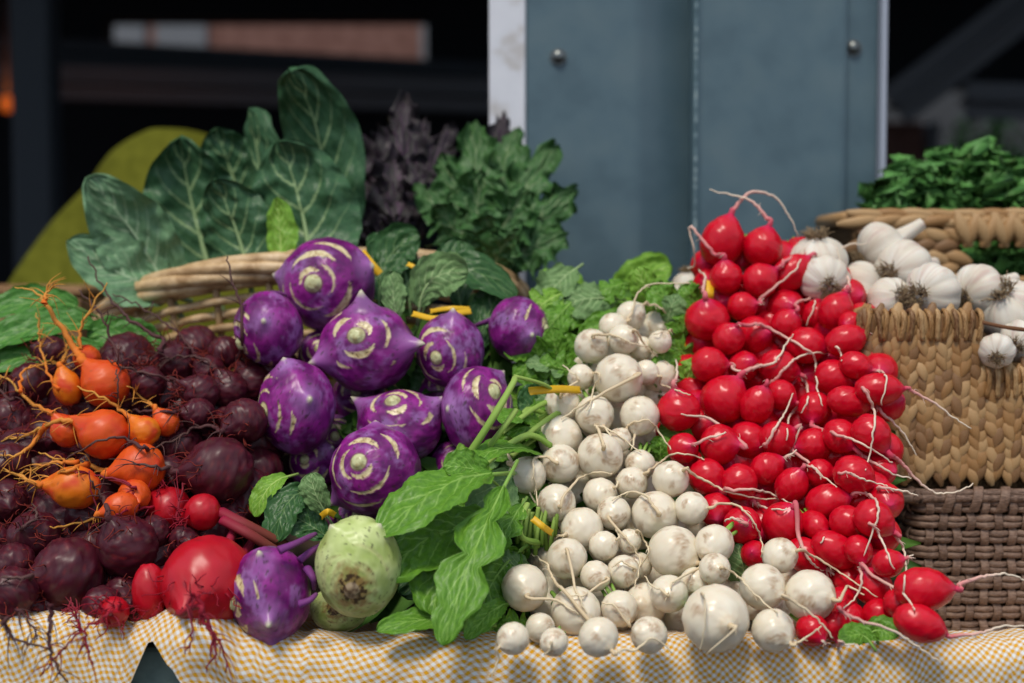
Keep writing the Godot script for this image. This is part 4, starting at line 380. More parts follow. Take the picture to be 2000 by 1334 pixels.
const GARLIC := [
	["garlic bulb behind the top radishes, root tuft pointing up", 331, 334.4, -242.5, 28.8, 0.10, -0.91, -0.25],
	["garlic bulb low beside the radishes, dark root tuft facing out", 330.5, 312.7, -201.3, 23.8, 0.00, 0.30, -0.92],
	["smooth garlic bulb lying between the radishes and the tufted garlic", 378.2, 302.2, -245.8, 27.8, -0.80, 0.08, -0.40],
	["garlic bulb at the back with a thick neck pointing up right", 408, 347, -273.2, 27.1, 0.85, 0.50, -0.08],
	["ribbed garlic bulb in the middle of the basket, no tuft showing", 424.9, 323.3, -246.9, 30.0, 0.70, 0.17, -0.61],
	["garlic bulb at the front rim with a big brown tuft facing out", 435.4, 299.6, -175.6, 27.6, 0.72, 0.07, -0.62],
	["garlic bulb at right with its tuft on the left side", 490.8, 300.9, -195.7, 26.9, 0.85, 0.23, -0.46],
	["garlic bulb cut by the right picture edge", 519.6, 282.4, -184.7, 31.0, 0.50, -0.63, -0.47],
	["small grey garlic bulb in the notch of the basket, under the cord", 483.6, 243, -117.5, 16.4, 0.30, 0.36, -0.82],
	["garlic bulb in the notch at the right picture edge", 516, 250.9, -143, 19.8, 0.50, 0.16, -0.71],
	["garlic bulb sunk at the basket's left corner against the radishes", 374.1, 280.9, -214.7, 18.5, 0.80, -0.21, -0.19],
	["garlic bulb behind the turnip greens with its tuft on top", 201.2, 306.9, -321.2, 17.5, 0.10, -0.91, -0.15],
	["small garlic bulb peeping over the greens left of the radishes", 183.2, 293.3, -300.4, 13.8, 0.60, 0.17, -0.61],
	["garlic bulb mostly hidden behind the topmost radishes", 322.5, 339.3, -302.8, 19.6, 0.00, -0.35, -0.88],
	["garlic bulb deep in the basket between the two tufted ones", 469.7, 278.1, -234.5, 25.4, 0.40, 0.13, 0.59],
	["pale garlic bulb inside the front left rim of the basket", 398.2, 290.1, -195.1, 23.7, -0.30, -0.24, -0.79],
]
const LEAVES := [
	["collard_leaf", "tallest collard leaf, curling forward at the top of the bunch", "collard leaf", "collard leaves in the willow basket", "collard", "round", 0.0494, -0.35, 0.10, 2.6, [-0.215, 0.340, -0.363], [-0.217, 0.499, -0.411], [-0.252, 0.549, -0.324], [-0.10, 0.10, 1.00]],
	["collard_leaf", "broad front collard leaf with a branching pale midrib", "collard leaf", "collard leaves in the willow basket", "collard", "round", 0.0641, -0.25, 0.11, 2.6, [-0.222, 0.305, -0.281], [-0.235, 0.398, -0.336], [-0.262, 0.470, -0.310], [-0.10, 0.15, 0.99]],
	["collard_leaf", "collard leaf in the middle, left of the broad front one", "collard leaf", "collard leaves in the willow basket", "collard", "round", 0.0461, -0.25, 0.11, 2.6, [-0.294, 0.305, -0.301], [-0.309, 0.369, -0.324], [-0.335, 0.426, -0.307], [-0.20, 0.15, 0.99]],
	["collard_leaf", "dark collard leaf folded behind the middle one", "collard leaf", "collard leaves in the willow basket", "collard", "round", 0.0627, 0.35, 0.15, 2.6, [-0.347, 0.304, -0.361], [-0.386, 0.401, -0.406], [-0.388, 0.478, -0.370], [0.10, 0.15, 0.99]],
	["collard_leaf", "pale collard leaf at the far left turning its back", "collard leaf", "collard leaves in the willow basket", "collard_pale", "round", 0.0472, 0.45, 0.13, 2.6, [-0.391, 0.299, -0.321], [-0.426, 0.369, -0.324], [-0.472, 0.427, -0.287], [-0.10, 0.30, 0.99]],
	["collard_leaf", "small bright collard leaf tucked in front of the broad one", "collard leaf", "collard leaves in the willow basket", "young_leaf", "round", 0.0192, -0.30, 0.10, 2.6, [-0.254, 0.328, -0.267], [-0.257, 0.368, -0.284], [-0.261, 0.404, -0.281], [-0.30, 0.15, 0.99]],
	["collard_leaf", "dark collard leaf peeping over the back of the bunch", "collard leaf", "collard leaves in the willow basket", "collard", "round", 0.0435, 0.30, 0.15, 2.6, [-0.324, 0.390, -0.436], [-0.344, 0.447, -0.449], [-0.359, 0.495, -0.431], [0.10, 0.25, 0.99]],
	["collard_leaf", "collard leaf leaning out low at the left over the rim", "collard leaf", "collard leaves in the willow basket", "collard_pale", "round", 0.0403, 0.30, 0.11, 2.6, [-0.391, 0.296, -0.321], [-0.438, 0.313, -0.301], [-0.495, 0.356, -0.284], [0.10, 0.55, 0.87]],
	["collard_leaf", "folded collard leaf between the tallest one and the dark one", "collard leaf", "collard leaves in the willow basket", "collard", "round", 0.0485, -0.50, 0.11, 2.6, [-0.266, 0.316, -0.382], [-0.302, 0.402, -0.416], [-0.310, 0.516, -0.402], [-0.60, 0.14, 0.79]],
	["green_kale_leaf", "frilly green kale leaf rising at the top middle of the fan", "kale leaf", "kale leaves in the willow basket", "kale", "kale", 0.0367, 0.09, 0.24, 3.4, [-0.044, 0.316, -0.362], [-0.045, 0.419, -0.417], [-0.044, 0.506, -0.452], [0.08, 0.36, 0.98]],
	["green_kale_leaf", "frilly green kale leaf at the top right of the fan below the purple tips", "kale leaf", "kale leaves in the willow basket", "kale", "kale", 0.0382, -0.10, 0.24, 3.4, [-0.027, 0.316, -0.362], [-0.025, 0.414, -0.427], [0.006, 0.499, -0.471], [-0.19, 0.17, 0.99]],
	["green_kale_leaf", "frilly green kale leaf at the upper left of the fan beside the purple leaves", "kale leaf", "kale leaves in the willow basket", "kale", "kale", 0.0353, 0.06, 0.24, 3.4, [-0.027, 0.316, -0.362], [-0.054, 0.398, -0.406], [-0.087, 0.464, -0.430], [-0.02, 0.37, 0.98]],
	["green_kale_leaf", "frilly green kale leaf reaching right across the blue post, upper", "kale leaf", "kale leaves in the willow basket", "kale", "kale", 0.0356, 0.12, 0.24, 3.4, [-0.026, 0.316, -0.362], [-0.003, 0.403, -0.421], [0.054, 0.476, -0.460], [0.02, 0.42, 0.98]],
	["green_kale_leaf", "frilly green kale leaf reaching furthest right across the blue post", "kale leaf", "kale leaves in the willow basket", "kale", "kale", 0.0377, -0.08, 0.24, 3.4, [-0.030, 0.316, -0.362], [0.015, 0.377, -0.405], [0.077, 0.421, -0.427], [0.07, 0.20, 0.99]],
	["green_kale_leaf", "frilly green kale leaf broad, in the centre of the fan", "kale leaf", "kale leaves in the willow basket", "kale", "kale", 0.0397, 0.20, 0.24, 3.4, [-0.040, 0.316, -0.362], [-0.044, 0.388, -0.386], [-0.036, 0.443, -0.388], [0.18, 0.49, 0.98]],
	["green_kale_leaf", "frilly green kale leaf right of the broad centre leaf", "kale leaf", "kale leaves in the willow basket", "kale", "kale", 0.0372, 0.22, 0.24, 3.4, [-0.043, 0.316, -0.362], [-0.011, 0.376, -0.380], [0.018, 0.418, -0.377], [0.24, 0.27, 0.99]],
	["green_kale_leaf", "frilly green kale leaf low at the left of the fan", "kale leaf", "kale leaves in the willow basket", "kale", "kale", 0.0359, 0.21, 0.24, 3.4, [-0.053, 0.316, -0.362], [-0.057, 0.367, -0.374], [-0.090, 0.399, -0.366], [-0.29, 0.16, 0.99]],
	["green_kale_leaf", "frilly green kale leaf drooping low at the right against the post", "kale leaf", "kale leaves in the willow basket", "kale", "kale", 0.0337, 0.05, 0.24, 3.4, [-0.034, 0.316, -0.362], [0.014, 0.350, -0.384], [0.067, 0.367, -0.384], [-0.16, 0.31, 0.99]],
	["green_kale_leaf", "frilly green kale leaf lowest front leaf, just above the willow rim", "kale leaf", "kale leaves in the willow basket", "kale", "kale", 0.0367, 0.02, 0.24, 3.4, [-0.036, 0.316, -0.362], [-0.033, 0.361, -0.359], [-0.023, 0.386, -0.335], [0.07, 0.50, 0.97]],
	["green_kale_leaf", "frilly green kale leaf narrow, next to the dark purple leaves", "kale leaf", "kale leaves in the willow basket", "kale", "kale", 0.0314, 0.23, 0.24, 3.4, [-0.026, 0.316, -0.362], [-0.072, 0.379, -0.395], [-0.116, 0.426, -0.408], [0.39, 0.39, 0.98]],
	["green_kale_leaf", "frilly green kale leaf small, tucked low right of the front leaf", "kale leaf", "kale leaves in the willow basket", "kale", "kale", 0.0295, 0.20, 0.24, 3.4, [-0.022, 0.316, -0.362], [-0.020, 0.352, -0.354], [0.012, 0.369, -0.324], [0.32, 0.34, 0.98]],
	["purple_kale_leaf", "frilly dark purple kale leaf tallest of the purple leaves", "kale leaf", "kale leaves in the willow basket", "purple_kale", "kale", 0.0374, -0.03, 0.30, 4.5, [-0.132, 0.328, -0.362], [-0.139, 0.440, -0.448], [-0.136, 0.541, -0.514], [0.06, 0.19, 0.99]],
	["purple_kale_leaf", "frilly dark purple kale leaf left of the tallest purple leaf", "kale leaf", "kale leaves in the willow basket", "purple_kale", "kale", 0.0385, 0.20, 0.30, 4.5, [-0.126, 0.328, -0.362], [-0.160, 0.418, -0.442], [-0.164, 0.495, -0.501], [-0.33, 0.45, 0.98]],
	["purple_kale_leaf", "frilly dark purple kale leaf right of the tallest purple leaf", "kale leaf", "kale leaves in the willow basket", "purple_kale", "kale", 0.0361, -0.05, 0.30, 4.5, [-0.151, 0.328, -0.362], [-0.132, 0.428, -0.448], [-0.110, 0.516, -0.512], [0.22, 0.49, 0.98]],
	["purple_kale_leaf", "frilly dark purple kale leaf touching the broad collard leaf", "kale leaf", "kale leaves in the willow basket", "purple_kale", "kale", 0.0370, 0.12, 0.30, 4.5, [-0.160, 0.328, -0.362], [-0.171, 0.396, -0.431], [-0.191, 0.449, -0.479], [0.17, 0.22, 0.99]],
	["purple_kale_leaf", "frilly dark purple kale leaf in the middle of the purple leaves", "kale leaf", "kale leaves in the willow basket", "purple_kale", "kale", 0.0367, 0.24, 0.30, 4.5, [-0.143, 0.328, -0.362], [-0.143, 0.386, -0.415], [-0.150, 0.428, -0.448], [0.40, 0.21, 0.99]],
	["purple_kale_leaf", "frilly dark purple kale leaf low beside the collards", "kale leaf", "kale leaves in the willow basket", "purple_kale", "kale", 0.0341, 0.11, 0.30, 4.5, [-0.160, 0.328, -0.362], [-0.169, 0.368, -0.404], [-0.186, 0.390, -0.426], [-0.24, 0.26, 0.99]],
	["purple_kale_leaf", "frilly dark purple kale leaf lowest of the purple leaves", "kale leaf", "kale leaves in the willow basket", "purple_kale", "kale", 0.0314, -0.05, 0.30, 4.5, [-0.160, 0.328, -0.362], [-0.147, 0.361, -0.389], [-0.152, 0.376, -0.395], [0.29, 0.21, 0.99]],
	["purple_kale_leaf", "frilly dark purple kale leaf with dark tips in front of the white post edge", "kale leaf", "kale leaves in the willow basket", "purple_kale", "kale", 0.0262, 0.21, 0.30, 4.5, [-0.043, 0.316, -0.362], [-0.021, 0.426, -0.448], [-0.010, 0.525, -0.513], [-0.03, 0.31, 0.99]],
	["purple_kale_leaf", "frilly dark purple kale leaf between the purple and green fans, at the top", "kale leaf", "kale leaves in the willow basket", "purple_kale", "kale", 0.0311, 0.11, 0.30, 4.5, [-0.141, 0.328, -0.362], [-0.115, 0.422, -0.447], [-0.078, 0.503, -0.512], [0.10, 0.52, 0.97]],
	["kohlrabi_leaf", "glossy dark leaf arching right over the willow rim", "kohlrabi leaf", "loose leaves among the kohlrabi", "dark_leaf", "spoon", 0.0220, 0.15, 0.10, 2.5, [-0.094, 0.284, -0.230], [-0.066, 0.361, -0.224], [0.003, 0.292, -0.220], [-0.10, 0.64, 0.77]],
	["kohlrabi_leaf", "dull grey green leaf turned over below the kale", "kohlrabi leaf", "loose leaves among the kohlrabi", "turnip_back", "spoon", 0.0241, 0.15, 0.10, 2.5, [-0.097, 0.285, -0.190], [-0.091, 0.328, -0.182], [-0.046, 0.320, -0.192], [0.10, 0.25, 0.99]],
	["kohlrabi_leaf", "dark leaf standing behind the topmost kohlrabi", "kohlrabi leaf", "loose leaves among the kohlrabi", "dark_leaf", "spoon", 0.0251, 0.15, 0.10, 2.5, [-0.144, 0.289, -0.240], [-0.146, 0.350, -0.263], [-0.101, 0.361, -0.264], [0.00, 0.35, 0.98]],
	["kohlrabi_leaf", "dark leaf bending left behind the topmost kohlrabi", "kohlrabi leaf", "loose leaves among the kohlrabi", "dark_leaf", "spoon", 0.0224, 0.15, 0.10, 2.5, [-0.112, 0.294, -0.250], [-0.119, 0.356, -0.274], [-0.160, 0.350, -0.263], [0.00, 0.55, 0.87]],
	["kohlrabi_leaf", "narrow pale spotted leaf between the two upper kohlrabi", "kohlrabi leaf", "loose leaves among the kohlrabi", "turnip_back", "spoon", 0.0127, 0.15, 0.10, 2.5, [-0.119, 0.272, -0.169], [-0.124, 0.296, -0.165], [-0.123, 0.322, -0.177], [0.40, 0.15, 0.99]],
	["kohlrabi_leaf", "dark leaf hanging behind the small ringed kohlrabi", "kohlrabi leaf", "loose leaves among the kohlrabi", "dark_leaf", "spoon", 0.0236, 0.15, 0.10, 2.5, [-0.055, 0.283, -0.240], [-0.067, 0.328, -0.262], [-0.057, 0.356, -0.284], [0.20, 0.35, 0.98]],
	["kohlrabi_leaf", "dark leaf filling the gap right of the small ringed kohlrabi", "kohlrabi leaf", "loose leaves among the kohlrabi", "dark_leaf", "spoon", 0.0218, 0.15, 0.10, 2.5, [-0.038, 0.236, -0.197], [-0.027, 0.284, -0.220], [-0.008, 0.306, -0.231], [-0.20, 0.35, 0.98]],
	["kohlrabi_leaf", "dark leaf deep between the middle kohlrabi", "kohlrabi leaf", "loose leaves among the kohlrabi", "dark_leaf", "spoon", 0.0192, 0.15, 0.10, 2.5, [-0.096, 0.179, -0.174], [-0.085, 0.205, -0.176], [-0.080, 0.232, -0.177], [0.00, 0.35, 0.98]],
	["kohlrabi_leaf", "curled kohlrabi leaf beside the dark gap left of the green kohlrabi", "kohlrabi leaf", "loose leaves among the kohlrabi", "turnip_back", "spoon", 0.0124, 0.15, 0.10, 2.5, [-0.172, 0.093, -0.020], [-0.185, 0.120, -0.006], [-0.188, 0.135, -0.017], [-0.20, 0.25, 0.99]],
	["kohlrabi_leaf", "dark kohlrabi leaf hanging above the cloth stalks", "kohlrabi leaf", "loose leaves among the kohlrabi", "dark_leaf", "spoon", 0.0173, 0.15, 0.10, 2.5, [-0.194, 0.114, -0.041], [-0.215, 0.117, -0.021], [-0.219, 0.071, -0.008], [-0.30, 0.25, 0.99]],
	["kohlrabi_leaf", "yellowing leaf edge beside the largest dark beet", "kohlrabi leaf", "loose leaves among the kohlrabi", "young_leaf", "spoon", 0.0117, 0.15, 0.10, 2.5, [-0.215, 0.127, -0.051], [-0.234, 0.125, -0.031], [-0.242, 0.092, -0.030], [-0.30, 0.44, 0.78]],
	["kohlrabi_leaf", "dark leaf low behind the green kohlrabi", "kohlrabi leaf", "loose leaves among the kohlrabi", "dark_leaf", "spoon", 0.0163, 0.15, 0.10, 2.5, [-0.172, 0.074, -0.019], [-0.192, 0.089, -0.019], [-0.211, 0.098, -0.020], [0.00, 0.54, 0.77]],
	["turnip_leaf", "large bright spoon shaped leaf lying over the green kohlrabi", "turnip leaf", "turnip greens beside the turnips", "turnip_leaf", "spoon", 0.0287, 0.10, 0.05, 3.0, [-0.018, 0.141, 0.028], [-0.062, 0.147, 0.083], [-0.113, 0.098, 0.095], [-0.35, 0.79, 0.71]],
	["turnip_leaf", "long lobed leaf hanging down to the checked cloth", "turnip leaf", "turnip greens beside the turnips", "turnip_leaf", "lobed", 0.0254, 0.10, 0.06, 3.0, [-0.007, 0.132, 0.043], [-0.037, 0.085, 0.116], [-0.057, 0.016, 0.145], [-0.25, 0.25, 0.99]],
	["turnip_leaf", "broad leaf beneath the large spoon shaped one", "turnip leaf", "turnip greens beside the turnips", "turnip_leaf", "spoon", 0.0343, 0.20, 0.08, 3.0, [-0.019, 0.101, 0.025], [-0.067, 0.098, 0.060], [-0.117, 0.061, 0.087], [-0.20, 0.65, 0.87]],
	["turnip_leaf", "leaf hanging limp below the broad one with a curled tip", "turnip leaf", "turnip greens beside the turnips", "turnip_leaf", "spoon", 0.0286, 0.25, 0.10, 3.0, [-0.037, 0.090, 0.041], [-0.058, 0.079, 0.076], [-0.069, 0.030, 0.099], [-0.10, 0.30, 0.99]],
	["turnip_leaf", "pale leaf under the left turnips, pointing left", "turnip leaf", "turnip greens beside the turnips", "turnip_leaf", "spoon", 0.0134, 0.15, 0.06, 3.0, [0.029, 0.147, -0.052], [-0.009, 0.172, -0.004], [-0.035, 0.149, 0.018], [-0.10, 0.83, 0.56]],
	["turnip_leaf", "short rounded leaf above the large spoon shaped one", "turnip leaf", "turnip greens beside the turnips", "turnip_leaf", "spoon", 0.0166, 0.20, 0.08, 3.0, [-0.019, 0.135, 0.018], [-0.034, 0.152, 0.037], [-0.061, 0.148, 0.043], [0.00, 0.65, 0.87]],
	["turnip_leaf", "dull leaf underside behind the long lobed one", "turnip leaf", "turnip greens beside the turnips", "turnip_back", "spoon", 0.0234, 0.10, 0.05, 3.0, [0.000, 0.132, -0.022], [-0.019, 0.123, 0.014], [-0.025, 0.080, 0.036], [0.10, 0.15, 0.99]],
	["turnip_leaf", "small lobed leaf left of the yellow band by the turnips", "turnip leaf", "turnip greens beside the turnips", "turnip_leaf", "lobed", 0.0129, 0.10, 0.08, 3.0, [0.009, 0.110, 0.010], [-0.002, 0.099, 0.040], [-0.017, 0.072, 0.052], [-0.20, 0.25, 0.99]],
	["turnip_leaf", "dark leaf filling the space left of the lowest turnips", "turnip leaf", "turnip greens beside the turnips", "turnip_leaf", "spoon", 0.0277, 0.20, 0.08, 3.0, [0.005, 0.064, 0.002], [-0.018, 0.052, 0.033], [-0.027, 0.025, 0.059], [0.10, 0.25, 0.99]],
	["turnip_leaf", "low leaf lying along the cloth beneath the green kohlrabi", "turnip leaf", "turnip greens beside the turnips", "turnip_leaf", "spoon", 0.0114, 0.20, 0.12, 3.0, [-0.031, 0.018, 0.075], [-0.070, 0.033, 0.099], [-0.114, 0.020, 0.114], [0.00, 0.74, 0.66]],
	["turnip_leaf", "leaf tip poking out between cloth and lowest turnips", "turnip leaf", "turnip greens beside the turnips", "turnip_leaf", "spoon", 0.0106, 0.20, 0.12, 3.0, [-0.005, 0.029, 0.054], [-0.022, 0.030, 0.079], [-0.037, 0.013, 0.115], [-0.10, 0.45, 0.88]],
	["turnip_leaf", "low leaf behind the hanging lobed one at the cloth", "turnip leaf", "turnip greens beside the turnips", "dark_leaf", "spoon", 0.0156, 0.20, 0.10, 3.0, [-0.009, 0.033, 0.014], [-0.046, 0.035, 0.044], [-0.090, 0.017, 0.070], [0.00, 0.54, 0.77]],
	["turnip_leaf", "dark leaf behind the broad one against the kohlrabi", "turnip leaf", "turnip greens beside the turnips", "dark_leaf", "spoon", 0.0236, 0.20, 0.10, 3.0, [0.000, 0.068, -0.028], [-0.047, 0.064, 0.002], [-0.102, 0.032, 0.029], [0.00, 0.45, 0.88]],
	["turnip_leaf", "leaf left of the middle turnips below the yellow band", "turnip leaf", "turnip greens beside the turnips", "turnip_leaf", "spoon", 0.0169, 0.15, 0.08, 3.0, [0.038, 0.162, -0.093], [0.020, 0.180, -0.064], [-0.007, 0.167, -0.048], [0.00, 0.64, 0.77]],
	["turnip_leaf", "upright leaf right of the knobbly kohlrabi", "turnip leaf", "turnip greens beside the turnips", "turnip_leaf", "spoon", 0.0179, 0.20, 0.08, 3.0, [0.037, 0.211, -0.166], [0.026, 0.233, -0.157], [0.023, 0.257, -0.148], [-0.30, 0.35, 0.98]],
	["turnip_leaf", "rounded leaf between the knobbly kohlrabi and the top turnips", "turnip leaf", "turnip greens beside the turnips", "turnip_leaf", "spoon", 0.0169, -0.30, 0.05, 3.0, [0.058, 0.217, -0.166], [0.042, 0.239, -0.157], [0.041, 0.265, -0.159], [0.20, 0.35, 0.98]],
	["turnip_leaf", "green leaf behind the upper left turnips", "turnip leaf", "turnip greens beside the turnips", "turnip_leaf", "spoon", 0.0245, 0.20, 0.08, 3.0, [0.064, 0.200, -0.175], [0.053, 0.222, -0.172], [0.059, 0.259, -0.178], [0.00, 0.35, 0.98]],
	["turnip_leaf", "dark leaf left of the turnip with the yellow band", "turnip leaf", "turnip greens beside the turnips", "dark_leaf", "spoon", 0.0227, 0.20, 0.10, 3.0, [0.042, 0.171, -0.144], [0.026, 0.189, -0.125], [0.005, 0.190, -0.115], [0.00, 0.45, 0.88]],
	["turnip_leaf", "leaf drooping from the stalks over the long scarred kohlrabi", "turnip leaf", "turnip greens beside the turnips", "turnip_leaf", "spoon", 0.0138, 0.10, 0.08, 3.0, [0.020, 0.173, -0.084], [0.000, 0.191, -0.055], [-0.007, 0.178, -0.039], [-0.20, 0.54, 0.77]],
	["bed_leaf", "green leaf bedding the turnips, second from left in first row of the bed", "turnip leaf", "leaves bedding the turnips", "turnip_back", "spoon", 0.0213, 0.28, 0.12, 2.6, [0.069, 0.325, -0.244], [0.049, 0.313, -0.216], [0.031, 0.287, -0.227], [0.01, 0.68, 0.77]],
	["bed_leaf", "green leaf bedding the turnips, fifth from left in first row of the bed", "turnip leaf", "leaves bedding the turnips", "turnip_leaf", "lobed", 0.0162, -0.26, 0.12, 2.6, [0.127, 0.310, -0.237], [0.103, 0.307, -0.210], [0.083, 0.291, -0.221], [0.16, 0.63, 0.77]],
	["bed_leaf", "green leaf bedding the turnips, sixth from left in first row of the bed", "turnip leaf", "leaves bedding the turnips", "young_leaf", "spoon", 0.0146, -0.05, 0.12, 2.6, [0.152, 0.273, -0.223], [0.140, 0.307, -0.198], [0.132, 0.327, -0.211], [-0.28, 0.28, 0.79]],
	["bed_leaf", "green leaf bedding the turnips, fourth from left in first row of the bed", "turnip leaf", "leaves bedding the turnips", "turnip_back", "spoon", 0.0217, -0.15, 0.12, 2.6, [0.111, 0.293, -0.226], [0.081, 0.297, -0.199], [0.053, 0.286, -0.211], [0.27, 0.50, 0.77]],
	["bed_leaf", "green leaf bedding the turnips, ninth from left in first row of the bed", "turnip leaf", "leaves bedding the turnips", "turnip_leaf", "spoon", 0.0159, 0.06, 0.12, 2.6, [0.206, 0.275, -0.227], [0.189, 0.296, -0.201], [0.177, 0.304, -0.214], [-0.10, 0.53, 0.77]],
	["bed_leaf", "green leaf bedding the turnips, seventh from left in first row of the bed", "turnip leaf", "leaves bedding the turnips", "turnip_leaf", "spoon", 0.0182, 0.11, 0.12, 2.6, [0.182, 0.277, -0.216], [0.161, 0.297, -0.190], [0.144, 0.303, -0.202], [0.27, 0.25, 0.79]],
	["bed_leaf", "green leaf bedding the turnips, first from left in first row of the bed", "turnip leaf", "leaves bedding the turnips", "young_leaf", "lobed", 0.0206, -0.06, 0.12, 2.6, [0.054, 0.299, -0.220], [0.032, 0.291, -0.192], [0.011, 0.270, -0.203], [0.27, 0.69, 0.76]],
	["bed_leaf", "green leaf bedding the turnips, eighth from left in first row of the bed", "turnip leaf", "leaves bedding the turnips", "turnip_back", "spoon", 0.0147, -0.26, 0.12, 2.6, [0.162, 0.260, -0.202], [0.165, 0.286, -0.177], [0.172, 0.299, -0.189], [-0.32, 0.38, 0.78]],
	["bed_leaf", "green leaf bedding the turnips, third from left in first row of the bed", "turnip leaf", "leaves bedding the turnips", "turnip_leaf", "spoon", 0.0171, -0.19, 0.12, 2.6, [0.089, 0.275, -0.217], [0.059, 0.281, -0.190], [0.030, 0.272, -0.202], [0.20, 0.34, 0.78]],
	["bed_leaf", "green leaf bedding the turnips, fifth from left in second row of the bed", "turnip leaf", "leaves bedding the turnips", "turnip_leaf", "spoon", 0.0185, -0.07, 0.12, 2.6, [0.058, 0.285, -0.202], [0.041, 0.271, -0.174], [0.025, 0.243, -0.185], [0.21, 0.44, 0.78]],
	["bed_leaf", "green leaf bedding the turnips, seventh from left in second row of the bed", "turnip leaf", "leaves bedding the turnips", "turnip_leaf", "spoon", 0.0158, 0.15, 0.12, 2.6, [0.122, 0.278, -0.211], [0.096, 0.270, -0.183], [0.073, 0.248, -0.194], [-0.23, 0.32, 0.78]],
	["bed_leaf", "green leaf bedding the turnips, second from left in second row of the bed", "turnip leaf", "leaves bedding the turnips", "turnip_back", "lobed", 0.0202, -0.24, 0.12, 2.6, [0.038, 0.283, -0.206], [0.019, 0.268, -0.178], [-0.000, 0.238, -0.188], [0.02, 0.50, 0.78]],
	["bed_leaf", "green leaf bedding the turnips, third from left in second row of the bed", "turnip leaf", "leaves bedding the turnips", "turnip_leaf", "lobed", 0.0163, -0.19, 0.12, 2.6, [0.040, 0.281, -0.203], [0.021, 0.266, -0.175], [0.003, 0.237, -0.185], [0.03, 0.40, 0.78]],
	["bed_leaf", "green leaf bedding the turnips, ninth from left in second row of the bed", "turnip leaf", "leaves bedding the turnips", "turnip_leaf", "lobed", 0.0189, -0.26, 0.12, 2.6, [0.177, 0.239, -0.194], [0.177, 0.265, -0.168], [0.182, 0.278, -0.181], [0.17, 0.62, 0.77]],
	["bed_leaf", "green leaf bedding the turnips, fourth from left in second row of the bed", "turnip leaf", "leaves bedding the turnips", "turnip_back", "spoon", 0.0140, 0.01, 0.12, 2.6, [0.059, 0.251, -0.188], [0.034, 0.251, -0.161], [0.011, 0.235, -0.172], [-0.13, 0.44, 0.78]],
	["bed_leaf", "green leaf bedding the turnips, first from left in second row of the bed", "turnip leaf", "leaves bedding the turnips", "turnip_leaf", "spoon", 0.0170, 0.13, 0.12, 2.6, [0.030, 0.240, -0.178], [0.011, 0.249, -0.152], [-0.008, 0.244, -0.163], [-0.08, 0.36, 0.78]],
	["bed_leaf", "green leaf bedding the turnips, sixth from left in second row of the bed", "turnip leaf", "leaves bedding the turnips", "turnip_leaf", "spoon", 0.0186, -0.01, 0.12, 2.6, [0.073, 0.244, -0.191], [0.049, 0.246, -0.164], [0.026, 0.234, -0.176], [-0.06, 0.60, 0.77]],
	["bed_leaf", "green leaf bedding the turnips, eighth from left in second row of the bed", "turnip leaf", "leaves bedding the turnips", "turnip_leaf", "lobed", 0.0185, 0.19, 0.12, 2.6, [0.197, 0.223, -0.185], [0.171, 0.245, -0.159], [0.149, 0.251, -0.171], [-0.22, 0.48, 0.78]],
	["bed_leaf", "green leaf bedding the turnips, second from left in third row of the bed", "turnip leaf", "leaves bedding the turnips", "turnip_leaf", "spoon", 0.0165, -0.11, 0.12, 2.6, [0.041, 0.231, -0.169], [0.021, 0.230, -0.142], [0.002, 0.214, -0.153], [-0.18, 0.44, 0.78]],
	["bed_leaf", "green leaf bedding the turnips, fifth from left in third row of the bed", "turnip leaf", "leaves bedding the turnips", "turnip_back", "lobed", 0.0143, 0.15, 0.12, 2.6, [0.062, 0.216, -0.164], [0.038, 0.230, -0.138], [0.015, 0.229, -0.150], [0.29, 0.74, 0.76]],
	["bed_leaf", "green leaf bedding the turnips, sixth from left in third row of the bed", "turnip leaf", "leaves bedding the turnips", "turnip_leaf", "lobed", 0.0187, -0.19, 0.12, 2.6, [0.071, 0.215, -0.163], [0.047, 0.228, -0.137], [0.025, 0.226, -0.149], [-0.34, 0.26, 0.79]],
	["bed_leaf", "green leaf bedding the turnips, seventh from left in third row of the bed", "turnip leaf", "leaves bedding the turnips", "turnip_leaf", "spoon", 0.0208, -0.16, 0.12, 2.6, [0.175, 0.185, -0.167], [0.161, 0.220, -0.141], [0.152, 0.239, -0.154], [0.08, 0.60, 0.77]],
	["bed_leaf", "green leaf bedding the turnips, eighth from left in third row of the bed", "turnip leaf", "leaves bedding the turnips", "young_leaf", "lobed", 0.0166, -0.20, 0.12, 2.6, [0.176, 0.190, -0.158], [0.178, 0.220, -0.133], [0.185, 0.235, -0.145], [-0.13, 0.38, 0.78]],
	["bed_leaf", "green leaf bedding the turnips, first from left in third row of the bed", "turnip leaf", "leaves bedding the turnips", "young_leaf", "spoon", 0.0138, -0.26, 0.12, 2.6, [0.009, 0.190, -0.152], [-0.019, 0.204, -0.126], [-0.047, 0.201, -0.138], [0.01, 0.44, 0.78]],
	["bed_leaf", "green leaf bedding the turnips, third from left in third row of the bed", "turnip leaf", "leaves bedding the turnips", "turnip_leaf", "spoon", 0.0208, 0.28, 0.12, 2.6, [0.051, 0.198, -0.152], [0.029, 0.200, -0.125], [0.008, 0.185, -0.137], [-0.27, 0.43, 0.78]],
	["bed_leaf", "green leaf bedding the turnips, fourth from left in third row of the bed", "turnip leaf", "leaves bedding the turnips", "turnip_back", "lobed", 0.0177, 0.20, 0.12, 2.6, [0.054, 0.179, -0.150], [0.036, 0.198, -0.123], [0.019, 0.201, -0.136], [-0.18, 0.45, 0.78]],
	["bed_leaf", "green leaf bedding the turnips, fifth from left in fourth row of the bed", "turnip leaf", "leaves bedding the turnips", "turnip_leaf", "spoon", 0.0176, 0.23, 0.12, 2.6, [0.016, 0.195, -0.138], [0.008, 0.185, -0.110], [-0.000, 0.158, -0.121], [-0.39, 0.53, 0.77]],
